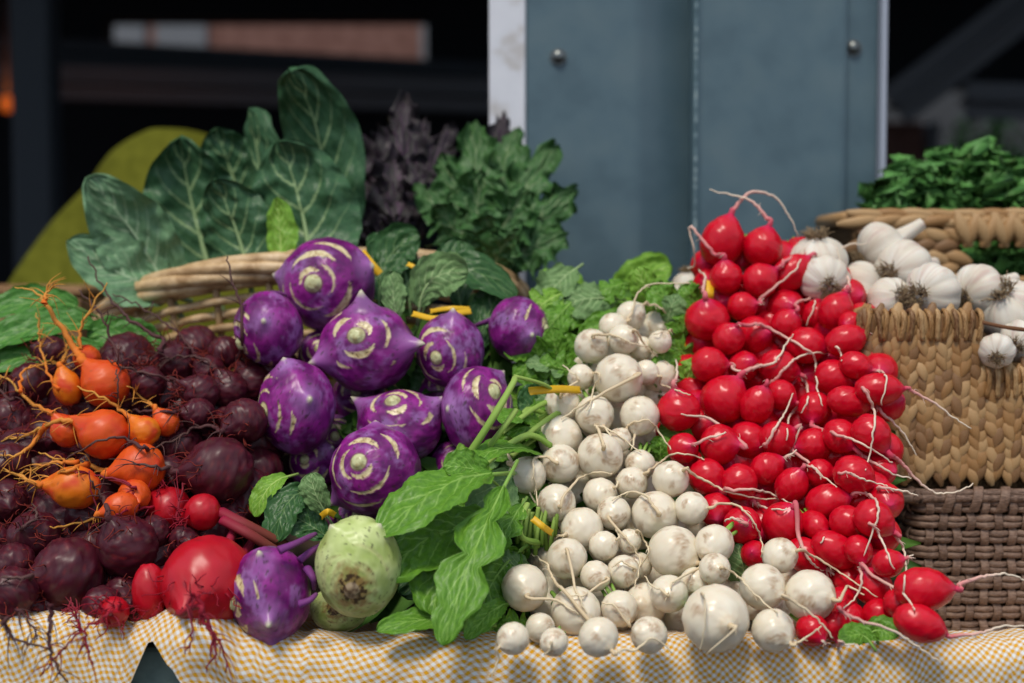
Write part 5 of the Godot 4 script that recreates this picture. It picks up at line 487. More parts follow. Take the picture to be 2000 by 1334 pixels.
	["bed_leaf", "green leaf bedding the turnips, sixth from left in fourth row of the bed", "turnip leaf", "leaves bedding the turnips", "turnip_leaf", "spoon", 0.0188, -0.26, 0.12, 2.6, [0.059, 0.163, -0.132], [0.033, 0.181, -0.106], [0.008, 0.184, -0.118], [0.17, 0.54, 0.77]],
	["bed_leaf", "green leaf bedding the turnips, second from left in fourth row of the bed", "turnip leaf", "leaves bedding the turnips", "young_leaf", "spoon", 0.0190, -0.09, 0.12, 2.6, [0.006, 0.181, -0.120], [-0.012, 0.176, -0.092], [-0.029, 0.155, -0.103], [-0.19, 0.55, 0.77]],
	["bed_leaf", "green leaf bedding the turnips, seventh from left in fourth row of the bed", "turnip leaf", "leaves bedding the turnips", "turnip_leaf", "spoon", 0.0137, -0.14, 0.12, 2.6, [0.180, 0.149, -0.115], [0.161, 0.168, -0.089], [0.146, 0.170, -0.101], [-0.36, 0.26, 0.79]],
	["bed_leaf", "green leaf bedding the turnips, third from left in fourth row of the bed", "turnip leaf", "leaves bedding the turnips", "turnip_leaf", "spoon", 0.0177, 0.26, 0.12, 2.6, [0.021, 0.161, -0.101], [-0.001, 0.160, -0.074], [-0.023, 0.143, -0.085], [-0.02, 0.45, 0.78]],
	["bed_leaf", "green leaf bedding the turnips, fourth from left in fourth row of the bed", "turnip leaf", "leaves bedding the turnips", "turnip_leaf", "spoon", 0.0168, 0.00, 0.12, 2.6, [0.022, 0.168, -0.099], [0.005, 0.159, -0.072], [-0.012, 0.134, -0.082], [0.11, 0.54, 0.77]],
	["bed_leaf", "green leaf bedding the turnips, first from left in fourth row of the bed", "turnip leaf", "leaves bedding the turnips", "turnip_back", "spoon", 0.0133, 0.22, 0.12, 2.6, [0.005, 0.160, -0.101], [-0.013, 0.154, -0.073], [-0.032, 0.131, -0.084], [-0.09, 0.25, 0.79]],
	["bed_leaf", "green leaf bedding the turnips, fourth from left in fifth row of the bed", "turnip leaf", "leaves bedding the turnips", "turnip_leaf", "lobed", 0.0179, 0.06, 0.12, 2.6, [0.147, 0.122, -0.101], [0.144, 0.150, -0.076], [0.146, 0.160, -0.088], [-0.32, 0.40, 0.78]],
	["bed_leaf", "green leaf bedding the turnips, first from left in fifth row of the bed", "turnip leaf", "leaves bedding the turnips", "young_leaf", "spoon", 0.0179, 0.07, 0.12, 2.6, [-0.015, 0.132, -0.091], [-0.036, 0.145, -0.065], [-0.059, 0.140, -0.076], [0.03, 0.62, 0.77]],
	["bed_leaf", "green leaf bedding the turnips, second from left in fifth row of the bed", "turnip leaf", "leaves bedding the turnips", "turnip_back", "spoon", 0.0196, -0.16, 0.12, 2.6, [0.019, 0.145, -0.093], [0.005, 0.142, -0.066], [-0.010, 0.122, -0.077], [-0.04, 0.38, 0.78]],
	["bed_leaf", "green leaf bedding the turnips, third from left in fifth row of the bed", "turnip leaf", "leaves bedding the turnips", "turnip_leaf", "spoon", 0.0199, 0.06, 0.12, 2.6, [0.035, 0.140, -0.100], [0.011, 0.141, -0.073], [-0.013, 0.125, -0.084], [-0.15, 0.58, 0.77]],
	["bed_leaf", "green leaf bedding the turnips, second from left in sixth row of the bed", "turnip leaf", "leaves bedding the turnips", "turnip_leaf", "spoon", 0.0198, 0.29, 0.12, 2.6, [0.000, 0.125, -0.077], [-0.009, 0.115, -0.049], [-0.019, 0.086, -0.060], [0.12, 0.61, 0.77]],
	["bed_leaf", "green leaf bedding the turnips, third from left in sixth row of the bed", "turnip leaf", "leaves bedding the turnips", "young_leaf", "spoon", 0.0155, -0.20, 0.12, 2.6, [0.025, 0.101, -0.077], [0.003, 0.114, -0.050], [-0.020, 0.109, -0.062], [0.06, 0.55, 0.77]],
	["bed_leaf", "green leaf bedding the turnips, sixth from left in sixth row of the bed", "turnip leaf", "leaves bedding the turnips", "turnip_leaf", "spoon", 0.0141, 0.20, 0.12, 2.6, [0.038, 0.113, -0.060], [0.017, 0.115, -0.033], [-0.003, 0.099, -0.045], [-0.24, 0.48, 0.78]],
	["bed_leaf", "green leaf bedding the turnips, fourth from left in sixth row of the bed", "turnip leaf", "leaves bedding the turnips", "young_leaf", "lobed", 0.0142, -0.04, 0.12, 2.6, [0.031, 0.080, -0.060], [0.008, 0.102, -0.034], [-0.015, 0.105, -0.046], [-0.19, 0.31, 0.78]],
	["bed_leaf", "green leaf bedding the turnips, first from left in sixth row of the bed", "turnip leaf", "leaves bedding the turnips", "turnip_leaf", "spoon", 0.0136, 0.05, 0.12, 2.6, [-0.022, 0.089, -0.042], [-0.040, 0.101, -0.016], [-0.058, 0.095, -0.028], [0.30, 0.34, 0.78]],
	["bed_leaf", "green leaf bedding the turnips, fifth from left in sixth row of the bed", "turnip leaf", "leaves bedding the turnips", "turnip_leaf", "spoon", 0.0182, -0.08, 0.12, 2.6, [0.038, 0.082, -0.047], [0.014, 0.095, -0.020], [-0.010, 0.089, -0.032], [0.18, 0.49, 0.78]],
	["bed_leaf", "green leaf bedding the turnips, second from left in seventh row of the bed", "turnip leaf", "leaves bedding the turnips", "turnip_leaf", "spoon", 0.0168, 0.15, 0.12, 2.6, [-0.001, 0.078, -0.037], [-0.020, 0.082, -0.010], [-0.040, 0.066, -0.021], [-0.14, 0.37, 0.78]],
	["bed_leaf", "green leaf bedding the turnips, third from left in seventh row of the bed", "turnip leaf", "leaves bedding the turnips", "young_leaf", "spoon", 0.0187, 0.15, 0.12, 2.6, [-0.004, 0.092, -0.029], [-0.017, 0.083, -0.002], [-0.031, 0.055, -0.012], [-0.23, 0.31, 0.79]],
	["bed_leaf", "green leaf bedding the turnips, sixth from left in seventh row of the bed", "turnip leaf", "leaves bedding the turnips", "turnip_leaf", "lobed", 0.0133, -0.18, 0.12, 2.6, [0.035, 0.091, -0.038], [0.019, 0.081, -0.010], [0.003, 0.053, -0.021], [-0.05, 0.60, 0.77]],
	["bed_leaf", "green leaf bedding the turnips, first from left in seventh row of the bed", "turnip leaf", "leaves bedding the turnips", "young_leaf", "spoon", 0.0147, -0.18, 0.12, 2.6, [-0.023, 0.052, -0.022], [-0.045, 0.066, 0.004], [-0.069, 0.060, -0.007], [-0.30, 0.27, 0.79]],
	["bed_leaf", "green leaf bedding the turnips, seventh from left in seventh row of the bed", "turnip leaf", "leaves bedding the turnips", "turnip_leaf", "spoon", 0.0133, 0.30, 0.12, 2.6, [0.216, 0.037, -0.025], [0.198, 0.065, 0.000], [0.187, 0.072, -0.012], [-0.24, 0.59, 0.77]],
	["bed_leaf", "green leaf bedding the turnips, fourth from left in seventh row of the bed", "turnip leaf", "leaves bedding the turnips", "turnip_leaf", "lobed", 0.0160, 0.27, 0.12, 2.6, [0.005, 0.060, -0.014], [-0.014, 0.063, 0.013], [-0.034, 0.046, 0.002], [-0.30, 0.44, 0.78]],
	["bed_leaf", "green leaf bedding the turnips, eighth from left in seventh row of the bed", "turnip leaf", "leaves bedding the turnips", "turnip_back", "spoon", 0.0171, -0.29, 0.12, 2.6, [0.220, 0.024, -0.011], [0.210, 0.058, 0.014], [0.207, 0.072, 0.001], [0.05, 0.47, 0.78]],
	["bed_leaf", "green leaf bedding the turnips, fifth from left in seventh row of the bed", "turnip leaf", "leaves bedding the turnips", "turnip_back", "spoon", 0.0161, -0.20, 0.12, 2.6, [0.022, 0.045, -0.001], [0.000, 0.059, 0.026], [-0.021, 0.053, 0.014], [0.16, 0.40, 0.78]],
	["bed_leaf", "green leaf bedding the turnips, second from left in eighth row of the bed", "turnip leaf", "leaves bedding the turnips", "turnip_leaf", "spoon", 0.0124, 0.07, 0.12, 2.6, [-0.014, 0.035, 0.011], [-0.032, 0.045, 0.038], [-0.050, 0.035, 0.026], [0.19, 0.35, 0.78]],
	["bed_leaf", "green leaf bedding the turnips, sixth from left in eighth row of the bed", "turnip leaf", "leaves bedding the turnips", "turnip_leaf", "spoon", 0.0129, 0.12, 0.12, 2.6, [0.010, 0.026, 0.007], [-0.010, 0.044, 0.034], [-0.031, 0.042, 0.022], [-0.25, 0.25, 0.79]],
	["bed_leaf", "green leaf bedding the turnips, fifth from left in eighth row of the bed", "turnip leaf", "leaves bedding the turnips", "turnip_back", "lobed", 0.0158, 0.17, 0.12, 2.6, [-0.000, 0.047, 0.011], [-0.011, 0.043, 0.038], [-0.021, 0.020, 0.027], [0.25, 0.59, 0.77]],
	["bed_leaf", "green leaf bedding the turnips, first from left in eighth row of the bed", "turnip leaf", "leaves bedding the turnips", "young_leaf", "spoon", 0.0184, -0.28, 0.12, 2.6, [-0.025, 0.035, 0.012], [-0.034, 0.029, 0.039], [-0.045, 0.004, 0.028], [-0.05, 0.69, 0.77]],
	["bed_leaf", "green leaf bedding the turnips, third from left in eighth row of the bed", "turnip leaf", "leaves bedding the turnips", "turnip_leaf", "spoon", 0.0133, 0.17, 0.12, 2.6, [-0.012, 0.030, 0.014], [-0.024, 0.024, 0.041], [-0.036, -0.002, 0.031], [0.10, 0.51, 0.77]],
	["bed_leaf", "green leaf bedding the turnips, fourth from left in eighth row of the bed", "turnip leaf", "leaves bedding the turnips", "turnip_back", "spoon", 0.0163, -0.27, 0.12, 2.6, [-0.005, 0.006, 0.024], [-0.023, 0.022, 0.050], [-0.042, 0.018, 0.039], [-0.20, 0.29, 0.79]],
	["bed_leaf", "green leaf bedding the turnips, second from left in ninth row of the bed", "turnip leaf", "leaves bedding the turnips", "young_leaf", "spoon", 0.0166, -0.23, 0.12, 2.6, [-0.003, 0.007, 0.043], [-0.026, 0.017, 0.070], [-0.049, 0.006, 0.058], [0.06, 0.46, 0.78]],
	["bed_leaf", "green leaf bedding the turnips, third from left in ninth row of the bed", "turnip leaf", "leaves bedding the turnips", "turnip_leaf", "lobed", 0.0174, 0.28, 0.12, 2.6, [0.023, -0.001, 0.041], [0.004, 0.013, 0.067], [-0.015, 0.006, 0.056], [-0.25, 0.68, 0.77]],
	["bed_leaf", "green leaf bedding the turnips, first from left in ninth row of the bed", "turnip leaf", "leaves bedding the turnips", "turnip_back", "spoon", 0.0159, 0.16, 0.12, 2.6, [-0.031, 0.007, 0.039], [-0.041, 0.007, 0.066], [-0.052, -0.014, 0.055], [-0.39, 0.49, 0.78]],
	["bunch_leaf", "bright leaf against the post, furthest left of the upper greens", "leaf", "bright leaves at the top of the turnip heap", "young_leaf", "spoon", 0.0273, -0.20, 0.09, 2.4, [0.085, 0.260, -0.279], [0.069, 0.305, -0.301], [0.031, 0.314, -0.281], [-0.10, 0.55, 0.87]],
	["bunch_leaf", "wide green leaf behind the yellowish one at the top", "leaf", "bright leaves at the top of the turnip heap", "turnip_leaf", "spoon", 0.0298, -0.20, 0.09, 2.4, [0.107, 0.260, -0.269], [0.086, 0.296, -0.286], [0.028, 0.288, -0.270], [0.00, 0.64, 0.77]],
	["bunch_leaf", "upright bright leaf with a folded flap before the post", "leaf", "bright leaves at the top of the turnip heap", "young_leaf", "spoon", 0.0303, 0.15, 0.09, 2.4, [0.138, 0.247, -0.298], [0.125, 0.313, -0.311], [0.178, 0.328, -0.287], [-0.20, 0.45, 0.88]],
	["bunch_leaf", "yellowish leaf directly behind the topmost turnips", "leaf", "bright leaves at the top of the turnip heap", "young_leaf", "spoon", 0.0319, -0.30, 0.09, 2.4, [0.150, 0.261, -0.244], [0.111, 0.297, -0.236], [0.069, 0.278, -0.230], [0.00, 0.74, 0.71]],
	["bunch_leaf", "green leaf lying right of the topmost turnips towards the radishes", "leaf", "bright leaves at the top of the turnip heap", "turnip_leaf", "spoon", 0.0218, -0.20, 0.09, 2.4, [0.165, 0.259, -0.284], [0.177, 0.296, -0.286], [0.220, 0.300, -0.271], [0.00, 0.64, 0.77]],
	["bunch_leaf", "leaf below the yellowish one, left of the top turnips", "leaf", "bright leaves at the top of the turnip heap", "turnip_leaf", "spoon", 0.0306, 0.10, 0.09, 2.4, [0.111, 0.233, -0.242], [0.083, 0.262, -0.229], [0.066, 0.289, -0.230], [0.20, 0.25, 0.99]],
	["bunch_leaf", "leaf low between the top turnips and the radishes", "leaf", "bright leaves at the top of the turnip heap", "young_leaf", "spoon", 0.0268, 0.10, 0.09, 2.4, [0.188, 0.217, -0.236], [0.179, 0.250, -0.248], [0.188, 0.283, -0.260], [-0.20, 0.35, 0.98]],
	["bunch_leaf", "dark green leaf deep between turnips and radishes", "leaf", "bright leaves at the top of the turnip heap", "turnip_leaf", "spoon", 0.0260, 0.20, 0.09, 2.4, [0.177, 0.188, -0.185], [0.178, 0.220, -0.196], [0.181, 0.257, -0.218], [0.20, 0.25, 0.99]],
	["bunch_leaf", "dark leaf at the left foot of the upper greens by the basket", "leaf", "bright leaves at the top of the turnip heap", "dark_leaf", "spoon", 0.0296, 0.10, 0.09, 2.4, [0.073, 0.261, -0.249], [0.039, 0.277, -0.255], [0.017, 0.294, -0.260], [0.00, 0.45, 0.98]],
	["bunch_leaf", "leaf pointing down behind the second row of turnips", "leaf", "bright leaves at the top of the turnip heap", "turnip_leaf", "spoon", 0.0297, 0.10, 0.09, 2.4, [0.130, 0.260, -0.269], [0.170, 0.271, -0.274], [0.191, 0.249, -0.258], [0.00, 0.45, 0.98]],
	["chard_leaf", "long green leaf crossing the left edge above the golden beets", "chard leaf", "green leaves at the left edge", "chard", "spoon", 0.0237, 0.30, 0.06, 2.0, [-0.443, 0.262, -0.219], [-0.491, 0.279, -0.200], [-0.561, 0.233, -0.167], [0.00, 0.74, 0.66]],
	["chard_leaf", "long green leaf highest at the left picture edge", "chard leaf", "green leaves at the left edge", "chard", "spoon", 0.0200, 0.30, 0.06, 2.0, [-0.477, 0.283, -0.260], [-0.508, 0.300, -0.251], [-0.575, 0.273, -0.219], [0.00, 0.64, 0.77]],
	["chard_leaf", "lower green leaf at the left edge behind the dark beets", "chard leaf", "green leaves at the left edge", "chard", "spoon", 0.0192, 0.30, 0.06, 2.0, [-0.432, 0.241, -0.198], [-0.485, 0.248, -0.178], [-0.547, 0.218, -0.156], [0.00, 0.64, 0.77]],
	["chard_leaf", "green leaf behind the beet roots by the willow basket", "chard leaf", "green leaves at the left edge", "chard", "spoon", 0.0218, 0.30, 0.06, 2.0, [-0.367, 0.235, -0.217], [-0.410, 0.262, -0.219], [-0.451, 0.252, -0.208], [0.00, 0.55, 0.87]],
	["radish_leaf", "left of two dark leaves at the cloth under the right radishes", "radish leaf", "leaves under the radishes", "turnip_leaf", "spoon", 0.0103, 0.15, 0.05, 2.0, [0.302, 0.011, 0.115], [0.295, 0.022, 0.109], [0.276, 0.014, 0.125], [-0.20, 0.64, 0.77]],
	["radish_leaf", "right of two dark leaves at the cloth under the right radishes", "radish leaf", "leaves under the radishes", "turnip_leaf", "spoon", 0.0122, 0.15, 0.05, 2.0, [0.302, 0.011, 0.100], [0.315, 0.024, 0.099], [0.322, 0.013, 0.115], [0.10, 0.35, 0.98]],
	["curly_kale_sprig", "bright curly kale sprig, first from left above the basket rim", "curly kale", "curly kale in the rear basket", "curly_kale", "kale", 0.0226, 0.60, 0.62, 7.5, [0.448, 0.356, -0.466], [0.447, 0.391, -0.458], [0.435, 0.420, -0.430], [0.37, 0.64, 0.67]],
	["curly_kale_sprig", "bright curly kale sprig, third from left above the basket rim", "curly kale", "curly kale in the rear basket", "curly_kale", "kale", 0.0222, 0.60, 0.62, 7.5, [0.464, 0.370, -0.435], [0.461, 0.403, -0.427], [0.460, 0.431, -0.398], [-0.42, 0.64, 0.67]],
	["curly_kale_sprig", "bright curly kale sprig, fourth from left above the basket rim", "curly kale", "curly kale in the rear basket", "curly_kale", "kale", 0.0227, 0.60, 0.62, 7.5, [0.494, 0.388, -0.474], [0.489, 0.423, -0.466], [0.471, 0.451, -0.438], [-0.12, 0.64, 0.67]],
	["curly_kale_sprig", "bright curly kale sprig, fifth from left above the basket rim", "curly kale", "curly kale in the rear basket", "curly_kale", "kale", 0.0228, 0.60, 0.62, 7.5, [0.511, 0.360, -0.483], [0.509, 0.395, -0.475], [0.505, 0.424, -0.447], [-0.34, 0.64, 0.67]],
	["curly_kale_sprig", "bright curly kale sprig, sixth from left above the basket rim", "curly kale", "curly kale in the rear basket", "curly_kale", "kale", 0.0224, 0.60, 0.62, 7.5, [0.500, 0.384, -0.452], [0.503, 0.418, -0.444], [0.501, 0.446, -0.415], [0.42, 0.64, 0.67]],
	["curly_kale_sprig", "bright curly kale sprig, seventh from left above the basket rim", "curly kale", "curly kale in the rear basket", "curly_kale", "kale", 0.0227, 0.60, 0.62, 7.5, [0.543, 0.401, -0.478], [0.536, 0.436, -0.469], [0.520, 0.464, -0.441], [0.25, 0.64, 0.67]],
	["curly_kale_sprig", "bright curly kale sprig, ninth from left above the basket rim", "curly kale", "curly kale in the rear basket", "curly_kale", "kale", 0.0223, 0.60, 0.62, 7.5, [0.530, 0.365, -0.442], [0.530, 0.399, -0.433], [0.527, 0.427, -0.405], [0.23, 0.64, 0.67]],
	["curly_kale_sprig", "bright curly kale sprig, tenth from left above the basket rim", "curly kale", "curly kale in the rear basket", "curly_kale", "kale", 0.0225, 0.60, 0.62, 7.5, [0.544, 0.391, -0.465], [0.548, 0.425, -0.457], [0.541, 0.453, -0.429], [-0.29, 0.64, 0.67]],
	["curly_kale_sprig", "bright curly kale sprig, twelfth from left above the basket rim", "curly kale", "curly kale in the rear basket", "curly_kale", "kale", 0.0224, 0.60, 0.62, 7.5, [0.580, 0.403, -0.456], [0.572, 0.437, -0.448], [0.552, 0.465, -0.419], [0.39, 0.64, 0.67]],
	["curly_kale_sprig", "bright curly kale sprig, thirteenth from left above the basket rim", "curly kale", "curly kale in the rear basket", "curly_kale", "kale", 0.0230, 0.60, 0.62, 7.5, [0.579, 0.373, -0.496], [0.583, 0.408, -0.488], [0.578, 0.437, -0.460], [-0.01, 0.64, 0.67]],
	["curly_kale_sprig", "bright curly kale sprig, fourteenth from left above the basket rim", "curly kale", "curly kale in the rear basket", "curly_kale", "kale", 0.0222, 0.60, 0.62, 7.5, [0.587, 0.390, -0.437], [0.584, 0.424, -0.429], [0.582, 0.451, -0.400], [-0.39, 0.64, 0.67]],
	["curly_kale_sprig", "bright curly kale sprig, sixteenth from left above the basket rim", "curly kale", "curly kale in the rear basket", "curly_kale", "kale", 0.0227, 0.60, 0.62, 7.5, [0.605, 0.366, -0.476], [0.608, 0.401, -0.468], [0.605, 0.429, -0.440], [0.40, 0.64, 0.67]],
	["curly_kale_sprig", "bright curly kale sprig, seventeenth from left above the basket rim", "curly kale", "curly kale in the rear basket", "curly_kale", "kale", 0.0223, 0.60, 0.62, 7.5, [0.603, 0.387, -0.450], [0.607, 0.421, -0.442], [0.597, 0.449, -0.413], [0.04, 0.64, 0.67]],
	["curly_kale_sprig", "bright curly kale sprig, second from left above the basket rim", "curly kale", "curly kale in the rear basket", "curly_kale", "kale", 0.0222, 0.60, 0.62, 7.5, [0.448, 0.353, -0.435], [0.452, 0.387, -0.427], [0.450, 0.415, -0.398], [0.42, 0.64, 0.67]],
	["curly_kale_sprig", "bright curly kale sprig, eleventh from left above the basket rim", "curly kale", "curly kale in the rear basket", "curly_kale", "kale", 0.0225, 0.60, 0.62, 7.5, [0.567, 0.353, -0.463], [0.565, 0.388, -0.455], [0.559, 0.416, -0.426], [-0.41, 0.64, 0.67]],
	["curly_kale_sprig", "bright curly kale sprig, fifteenth from left above the basket rim", "curly kale", "curly kale in the rear basket", "curly_kale", "kale", 0.0227, 0.60, 0.62, 7.5, [0.601, 0.350, -0.474], [0.603, 0.385, -0.466], [0.600, 0.414, -0.438], [0.46, 0.64, 0.67]],
	["curly_kale_sprig", "bright curly kale sprig, eighteenth from left above the basket rim", "curly kale", "curly kale in the rear basket", "curly_kale", "kale", 0.0222, 0.60, 0.62, 7.5, [0.620, 0.356, -0.438], [0.615, 0.390, -0.429], [0.605, 0.418, -0.401], [-0.35, 0.64, 0.67]],
	["curly_kale_sprig", "bright curly kale sprig, eighth from left above the basket rim", "curly kale", "curly kale in the rear basket", "curly_kale", "kale", 0.0224, 0.60, 0.62, 7.5, [0.551, 0.350, -0.452], [0.540, 0.384, -0.444], [0.531, 0.413, -0.416], [-0.38, 0.64, 0.67]],
	["curly_kale_sprig", "curly kale sprig seen through the handle hole, left one", "curly kale", "curly kale in the rear basket", "curly_kale", "kale", 0.0223, 0.60, 0.62, 7.5, [0.564, 0.290, -0.440], [0.557, 0.325, -0.432], [0.552, 0.354, -0.404], [-0.26, 0.64, 0.67]],
	["curly_kale_sprig", "curly kale sprig seen through the handle hole, middle one", "curly kale", "curly kale in the rear basket", "curly_kale", "kale", 0.0223, 0.60, 0.62, 7.5, [0.589, 0.284, -0.440], [0.584, 0.319, -0.432], [0.564, 0.348, -0.403], [-0.13, 0.64, 0.67]],
	["curly_kale_sprig", "curly kale sprig seen through the handle hole, right one", "curly kale", "curly kale in the rear basket", "curly_kale", "kale", 0.0223, 0.60, 0.62, 7.5, [0.619, 0.293, -0.441], [0.613, 0.328, -0.432], [0.601, 0.357, -0.404], [0.27, 0.64, 0.67]],
]
const STALKS := [
	["long green stalk slanting up across the scarred kohlrabi", 4.2, 3.0, [-44.8, 146.4, -2.3, -18.7, 187.5, 5.5, 0, 218, -11.1, 2.4, 223.4, -26.4], [0.21, 0.36, 0.06], [0.30, 0.42, 0.10]],
	["second green stalk beside the long slanting one", 3.8, 2.8, [-33.3, 145, -12.3, -9.4, 177, -3.9, 3.8, 194.8, -14.9], [0.21, 0.36, 0.06], [0.30, 0.42, 0.10]],
	["level stalk from the yellow band towards the left", 3.0, 2.4, [50.4, 199.4, -95.2, 29.4, 215.2, -56, 2.4, 224.5, -31.5], [0.21, 0.36, 0.06], [0.30, 0.42, 0.10]],
	["stalk in the bunch left of the middle turnips", 4.0, 3.0, [36.7, 156.6, -52.9, 14.5, 168.1, -38.5, -19, 152.1, -12.6], [0.21, 0.36, 0.06], [0.30, 0.42, 0.10]],
	["lower stalk in the bunch left of the middle turnips", 3.6, 3.0, [51.1, 169.5, -113.7, 15.1, 186.8, -94.6, 0, 151.7, -52.7], [0.21, 0.36, 0.06], [0.30, 0.42, 0.10]],
	["bent stalk above the lowest left turnips", 3.8, 3.4, [23.6, 73.4, 1.5, 9.3, 82.8, 26, 6.9, 96.7, 25.3, 14, 110.4, 9.6], [0.21, 0.36, 0.06], [0.30, 0.42, 0.10]],
	["upright stalk left of the yellow strip", 3.0, 2.6, [23.8, 65.7, -13.1, 22.3, 85.7, -9.2, 24.7, 104.6, -10.2], [0.21, 0.36, 0.06], [0.30, 0.42, 0.10]],
	["second upright stalk behind the yellow strip", 3.0, 2.6, [32.7, 61.3, -22.9, 31.6, 79.1, -18.8, 34.5, 98.2, -19.8], [0.21, 0.36, 0.06], [0.30, 0.42, 0.10]],
	["third upright stalk nearest the turnips", 3.0, 2.6, [14.4, 60.9, -17.9, 16.7, 80, -13.9, 19.1, 99, -14.9], [0.21, 0.36, 0.06], [0.30, 0.42, 0.10]],
	["midrib stalk lying on the cloth near the hanging leaf", 3.0, 2.2, [-41, 25.2, 49.1, -62.7, 17.9, 69.5, -83.8, 14.1, 89.7], [0.21, 0.36, 0.06], [0.30, 0.42, 0.10]],
	["upper red beet stalk behind the huge red beet", 6.5, 5.0, [-270.8, 99.9, -9.9, -245.2, 89.9, 0.6, -210.7, 67.1, -18.2], [0.26, 0.01, 0.04], [0.16, 0.06, 0.03]],
	["lower red beet stalk behind the huge red beet", 6.0, 5.0, [-266.4, 94.6, 0.4, -238.7, 82.3, 11, -209.1, 57.2, -7.7], [0.26, 0.01, 0.04], [0.16, 0.06, 0.03]],
	["slim green stalk under the middle turnips, first of the bundle", 2.8, 2.4, [27.7, 69.5, -13.3, 29.4, 89.8, -7.4, 34.3, 110, -15.4], [0.21, 0.36, 0.06], [0.30, 0.42, 0.10]],
	["slim green stalk under the middle turnips, second of the bundle", 2.8, 2.4, [36.2, 65.7, -13.1, 38, 86, -7.2, 42.9, 106.2, -15.2], [0.21, 0.36, 0.06], [0.30, 0.42, 0.10]],
	["slim green stalk under the middle turnips, third of the bundle", 2.8, 2.4, [9.5, 60.9, -12.9, 11.4, 81.3, -6.9, 16.2, 101.4, -15], [0.21, 0.36, 0.06], [0.30, 0.42, 0.10]],
	["slim green stalk under the middle turnips, fourth of the bundle", 2.8, 2.4, [4.8, 70.5, -13.4, 6.6, 90.8, -7.4, 11.4, 111, -15.5], [0.21, 0.36, 0.06], [0.30, 0.42, 0.10]],
	["slim green stalk under the middle turnips, fifth of the bundle", 2.8, 2.4, [40.1, 77.6, -13.7, 41.8, 97.9, -7.8, 46.7, 118.1, -15.9], [0.21, 0.36, 0.06], [0.30, 0.42, 0.10]],
	["slim green stalk under the middle turnips, sixth of the bundle", 2.8, 2.4, [21.5, 58.6, -12.7, 23.2, 78.9, -6.8, 28.1, 99, -14.9], [0.21, 0.36, 0.06], [0.30, 0.42, 0.10]],
	["slanting green stalk left of the upper turnips, first of the bundle", 3.0, 2.6, [46, 197.6, -115.2, 19.9, 188.3, -79.6, -9.7, 170, -43.6], [0.21, 0.36, 0.06], [0.30, 0.42, 0.10]],
	["slanting green stalk left of the upper turnips, second of the bundle", 3.0, 2.6, [40.9, 182.2, -114.4, 15, 173.4, -78.8, -14.6, 155.4, -42.9], [0.21, 0.36, 0.06], [0.30, 0.42, 0.10]],
	["slanting green stalk left of the upper turnips, third of the bundle", 3.0, 2.6, [56.2, 174.6, -114, 29.9, 165.9, -78.5, 0, 148.1, -42.5], [0.21, 0.36, 0.06], [0.30, 0.42, 0.10]],
	["slanting green stalk left of the upper turnips, fourth of the bundle", 3.0, 2.6, [30.7, 166.9, -113.6, 5, 158.4, -78.1, -24.3, 140.8, -42.1], [0.21, 0.36, 0.06], [0.30, 0.42, 0.10]],
	["slanting green stalk left of the upper turnips, fifth of the bundle", 3.0, 2.6, [63.9, 189.9, -114.8, 37.4, 180.8, -79.2, 7.3, 162.7, -43.2], [0.21, 0.36, 0.06], [0.30, 0.42, 0.10]],
]
const TAPES := [
	["yellow band with a square end sticking out left of the turnips", 4.0, [68.5, 205.1, -105.5, 44.5, 209.1, -70.7, 16.5, 209.3, -45.7]],
	["yellow strip curled among stalks beside the lower turnips", 3.1, [18.6, 99.5, 20.2, 28.7, 92.1, 25.5, 37.4, 83.7, 11]],
	["yellow strip lying level above the small ringed kohlrabi", 3.1, [-103.2, 279.1, -169.5, -78.6, 274.4, -154.2, -57.6, 279.6, -154.5, -41.7, 281.4, -164.6]],
	["second yellow strip crossing the level one", 2.5, [-85, 281.1, -174.6, -63.3, 284.6, -164.8, -43.5, 283.7, -174.8]],
	["yellow strip behind the right edge of the topmost kohlrabi", 4.3, [-163, 344.3, -238, -151.6, 332.1, -217.3, -140.7, 319.6, -216.7]],
	["yellow band under the top radishes, upright", 4.3, [207.9, 284.6, -199.8, 207, 298.3, -190.5, 209.5, 312.7, -201.3]],
	["yellow band slanting between the turnips and the radishes", 4.3, [172.7, 231.3, -187, 180.7, 247.7, -182.9, 190.1, 257.7, -198.4]],
	["yellow scrap above the green kohlrabi", 3.1, [-175, 98.7, 10.2, -167.2, 105.1, 19.9, -161.4, 99.6, 10.1]],
	["yellow scrap between leaves above the level strips", 2.5, [-110.7, 330.5, -202.2, -102.2, 326.7, -197, -96.1, 322.4, -201.8]],
]

# ------------------------------------------------------------------ nodes
func numbered(called: String) -> String:
	var n: int = used.get(called, 0)
	used[called] = n + 1
	return called if n == 0 else "%s_%03d" % [called, n]

func thing(called: String, label: String, category: String, at := Vector3.ZERO, group := "") -> Node3D:
	var o := Node3D.new()
	o.name = numbered(called)
	add_child(o)
	o.position = at
	o.set_meta("label", label)
	o.set_meta("category", category)
	if group != "":
		o.set_meta("group", group)
	return o

func obj(called: String, mesh: Mesh, m: Material, parent: Node = self) -> MeshInstance3D:
	var o := MeshInstance3D.new()
	o.name = called
	o.mesh = mesh
	o.material_override = m
	parent.add_child(o, true)
	return o

func setting(called: String, mesh: Mesh, m: Material, at := Vector3.ZERO) -> MeshInstance3D:
	var o := obj(numbered(called), mesh, m, self)
	o.position = at
	o.set_meta("kind", "structure")
	return o

# ------------------------------------------------------------------ materials
func lin(r: float, g: float, b: float) -> Color:
	return Color(r, g, b).linear_to_srgb()

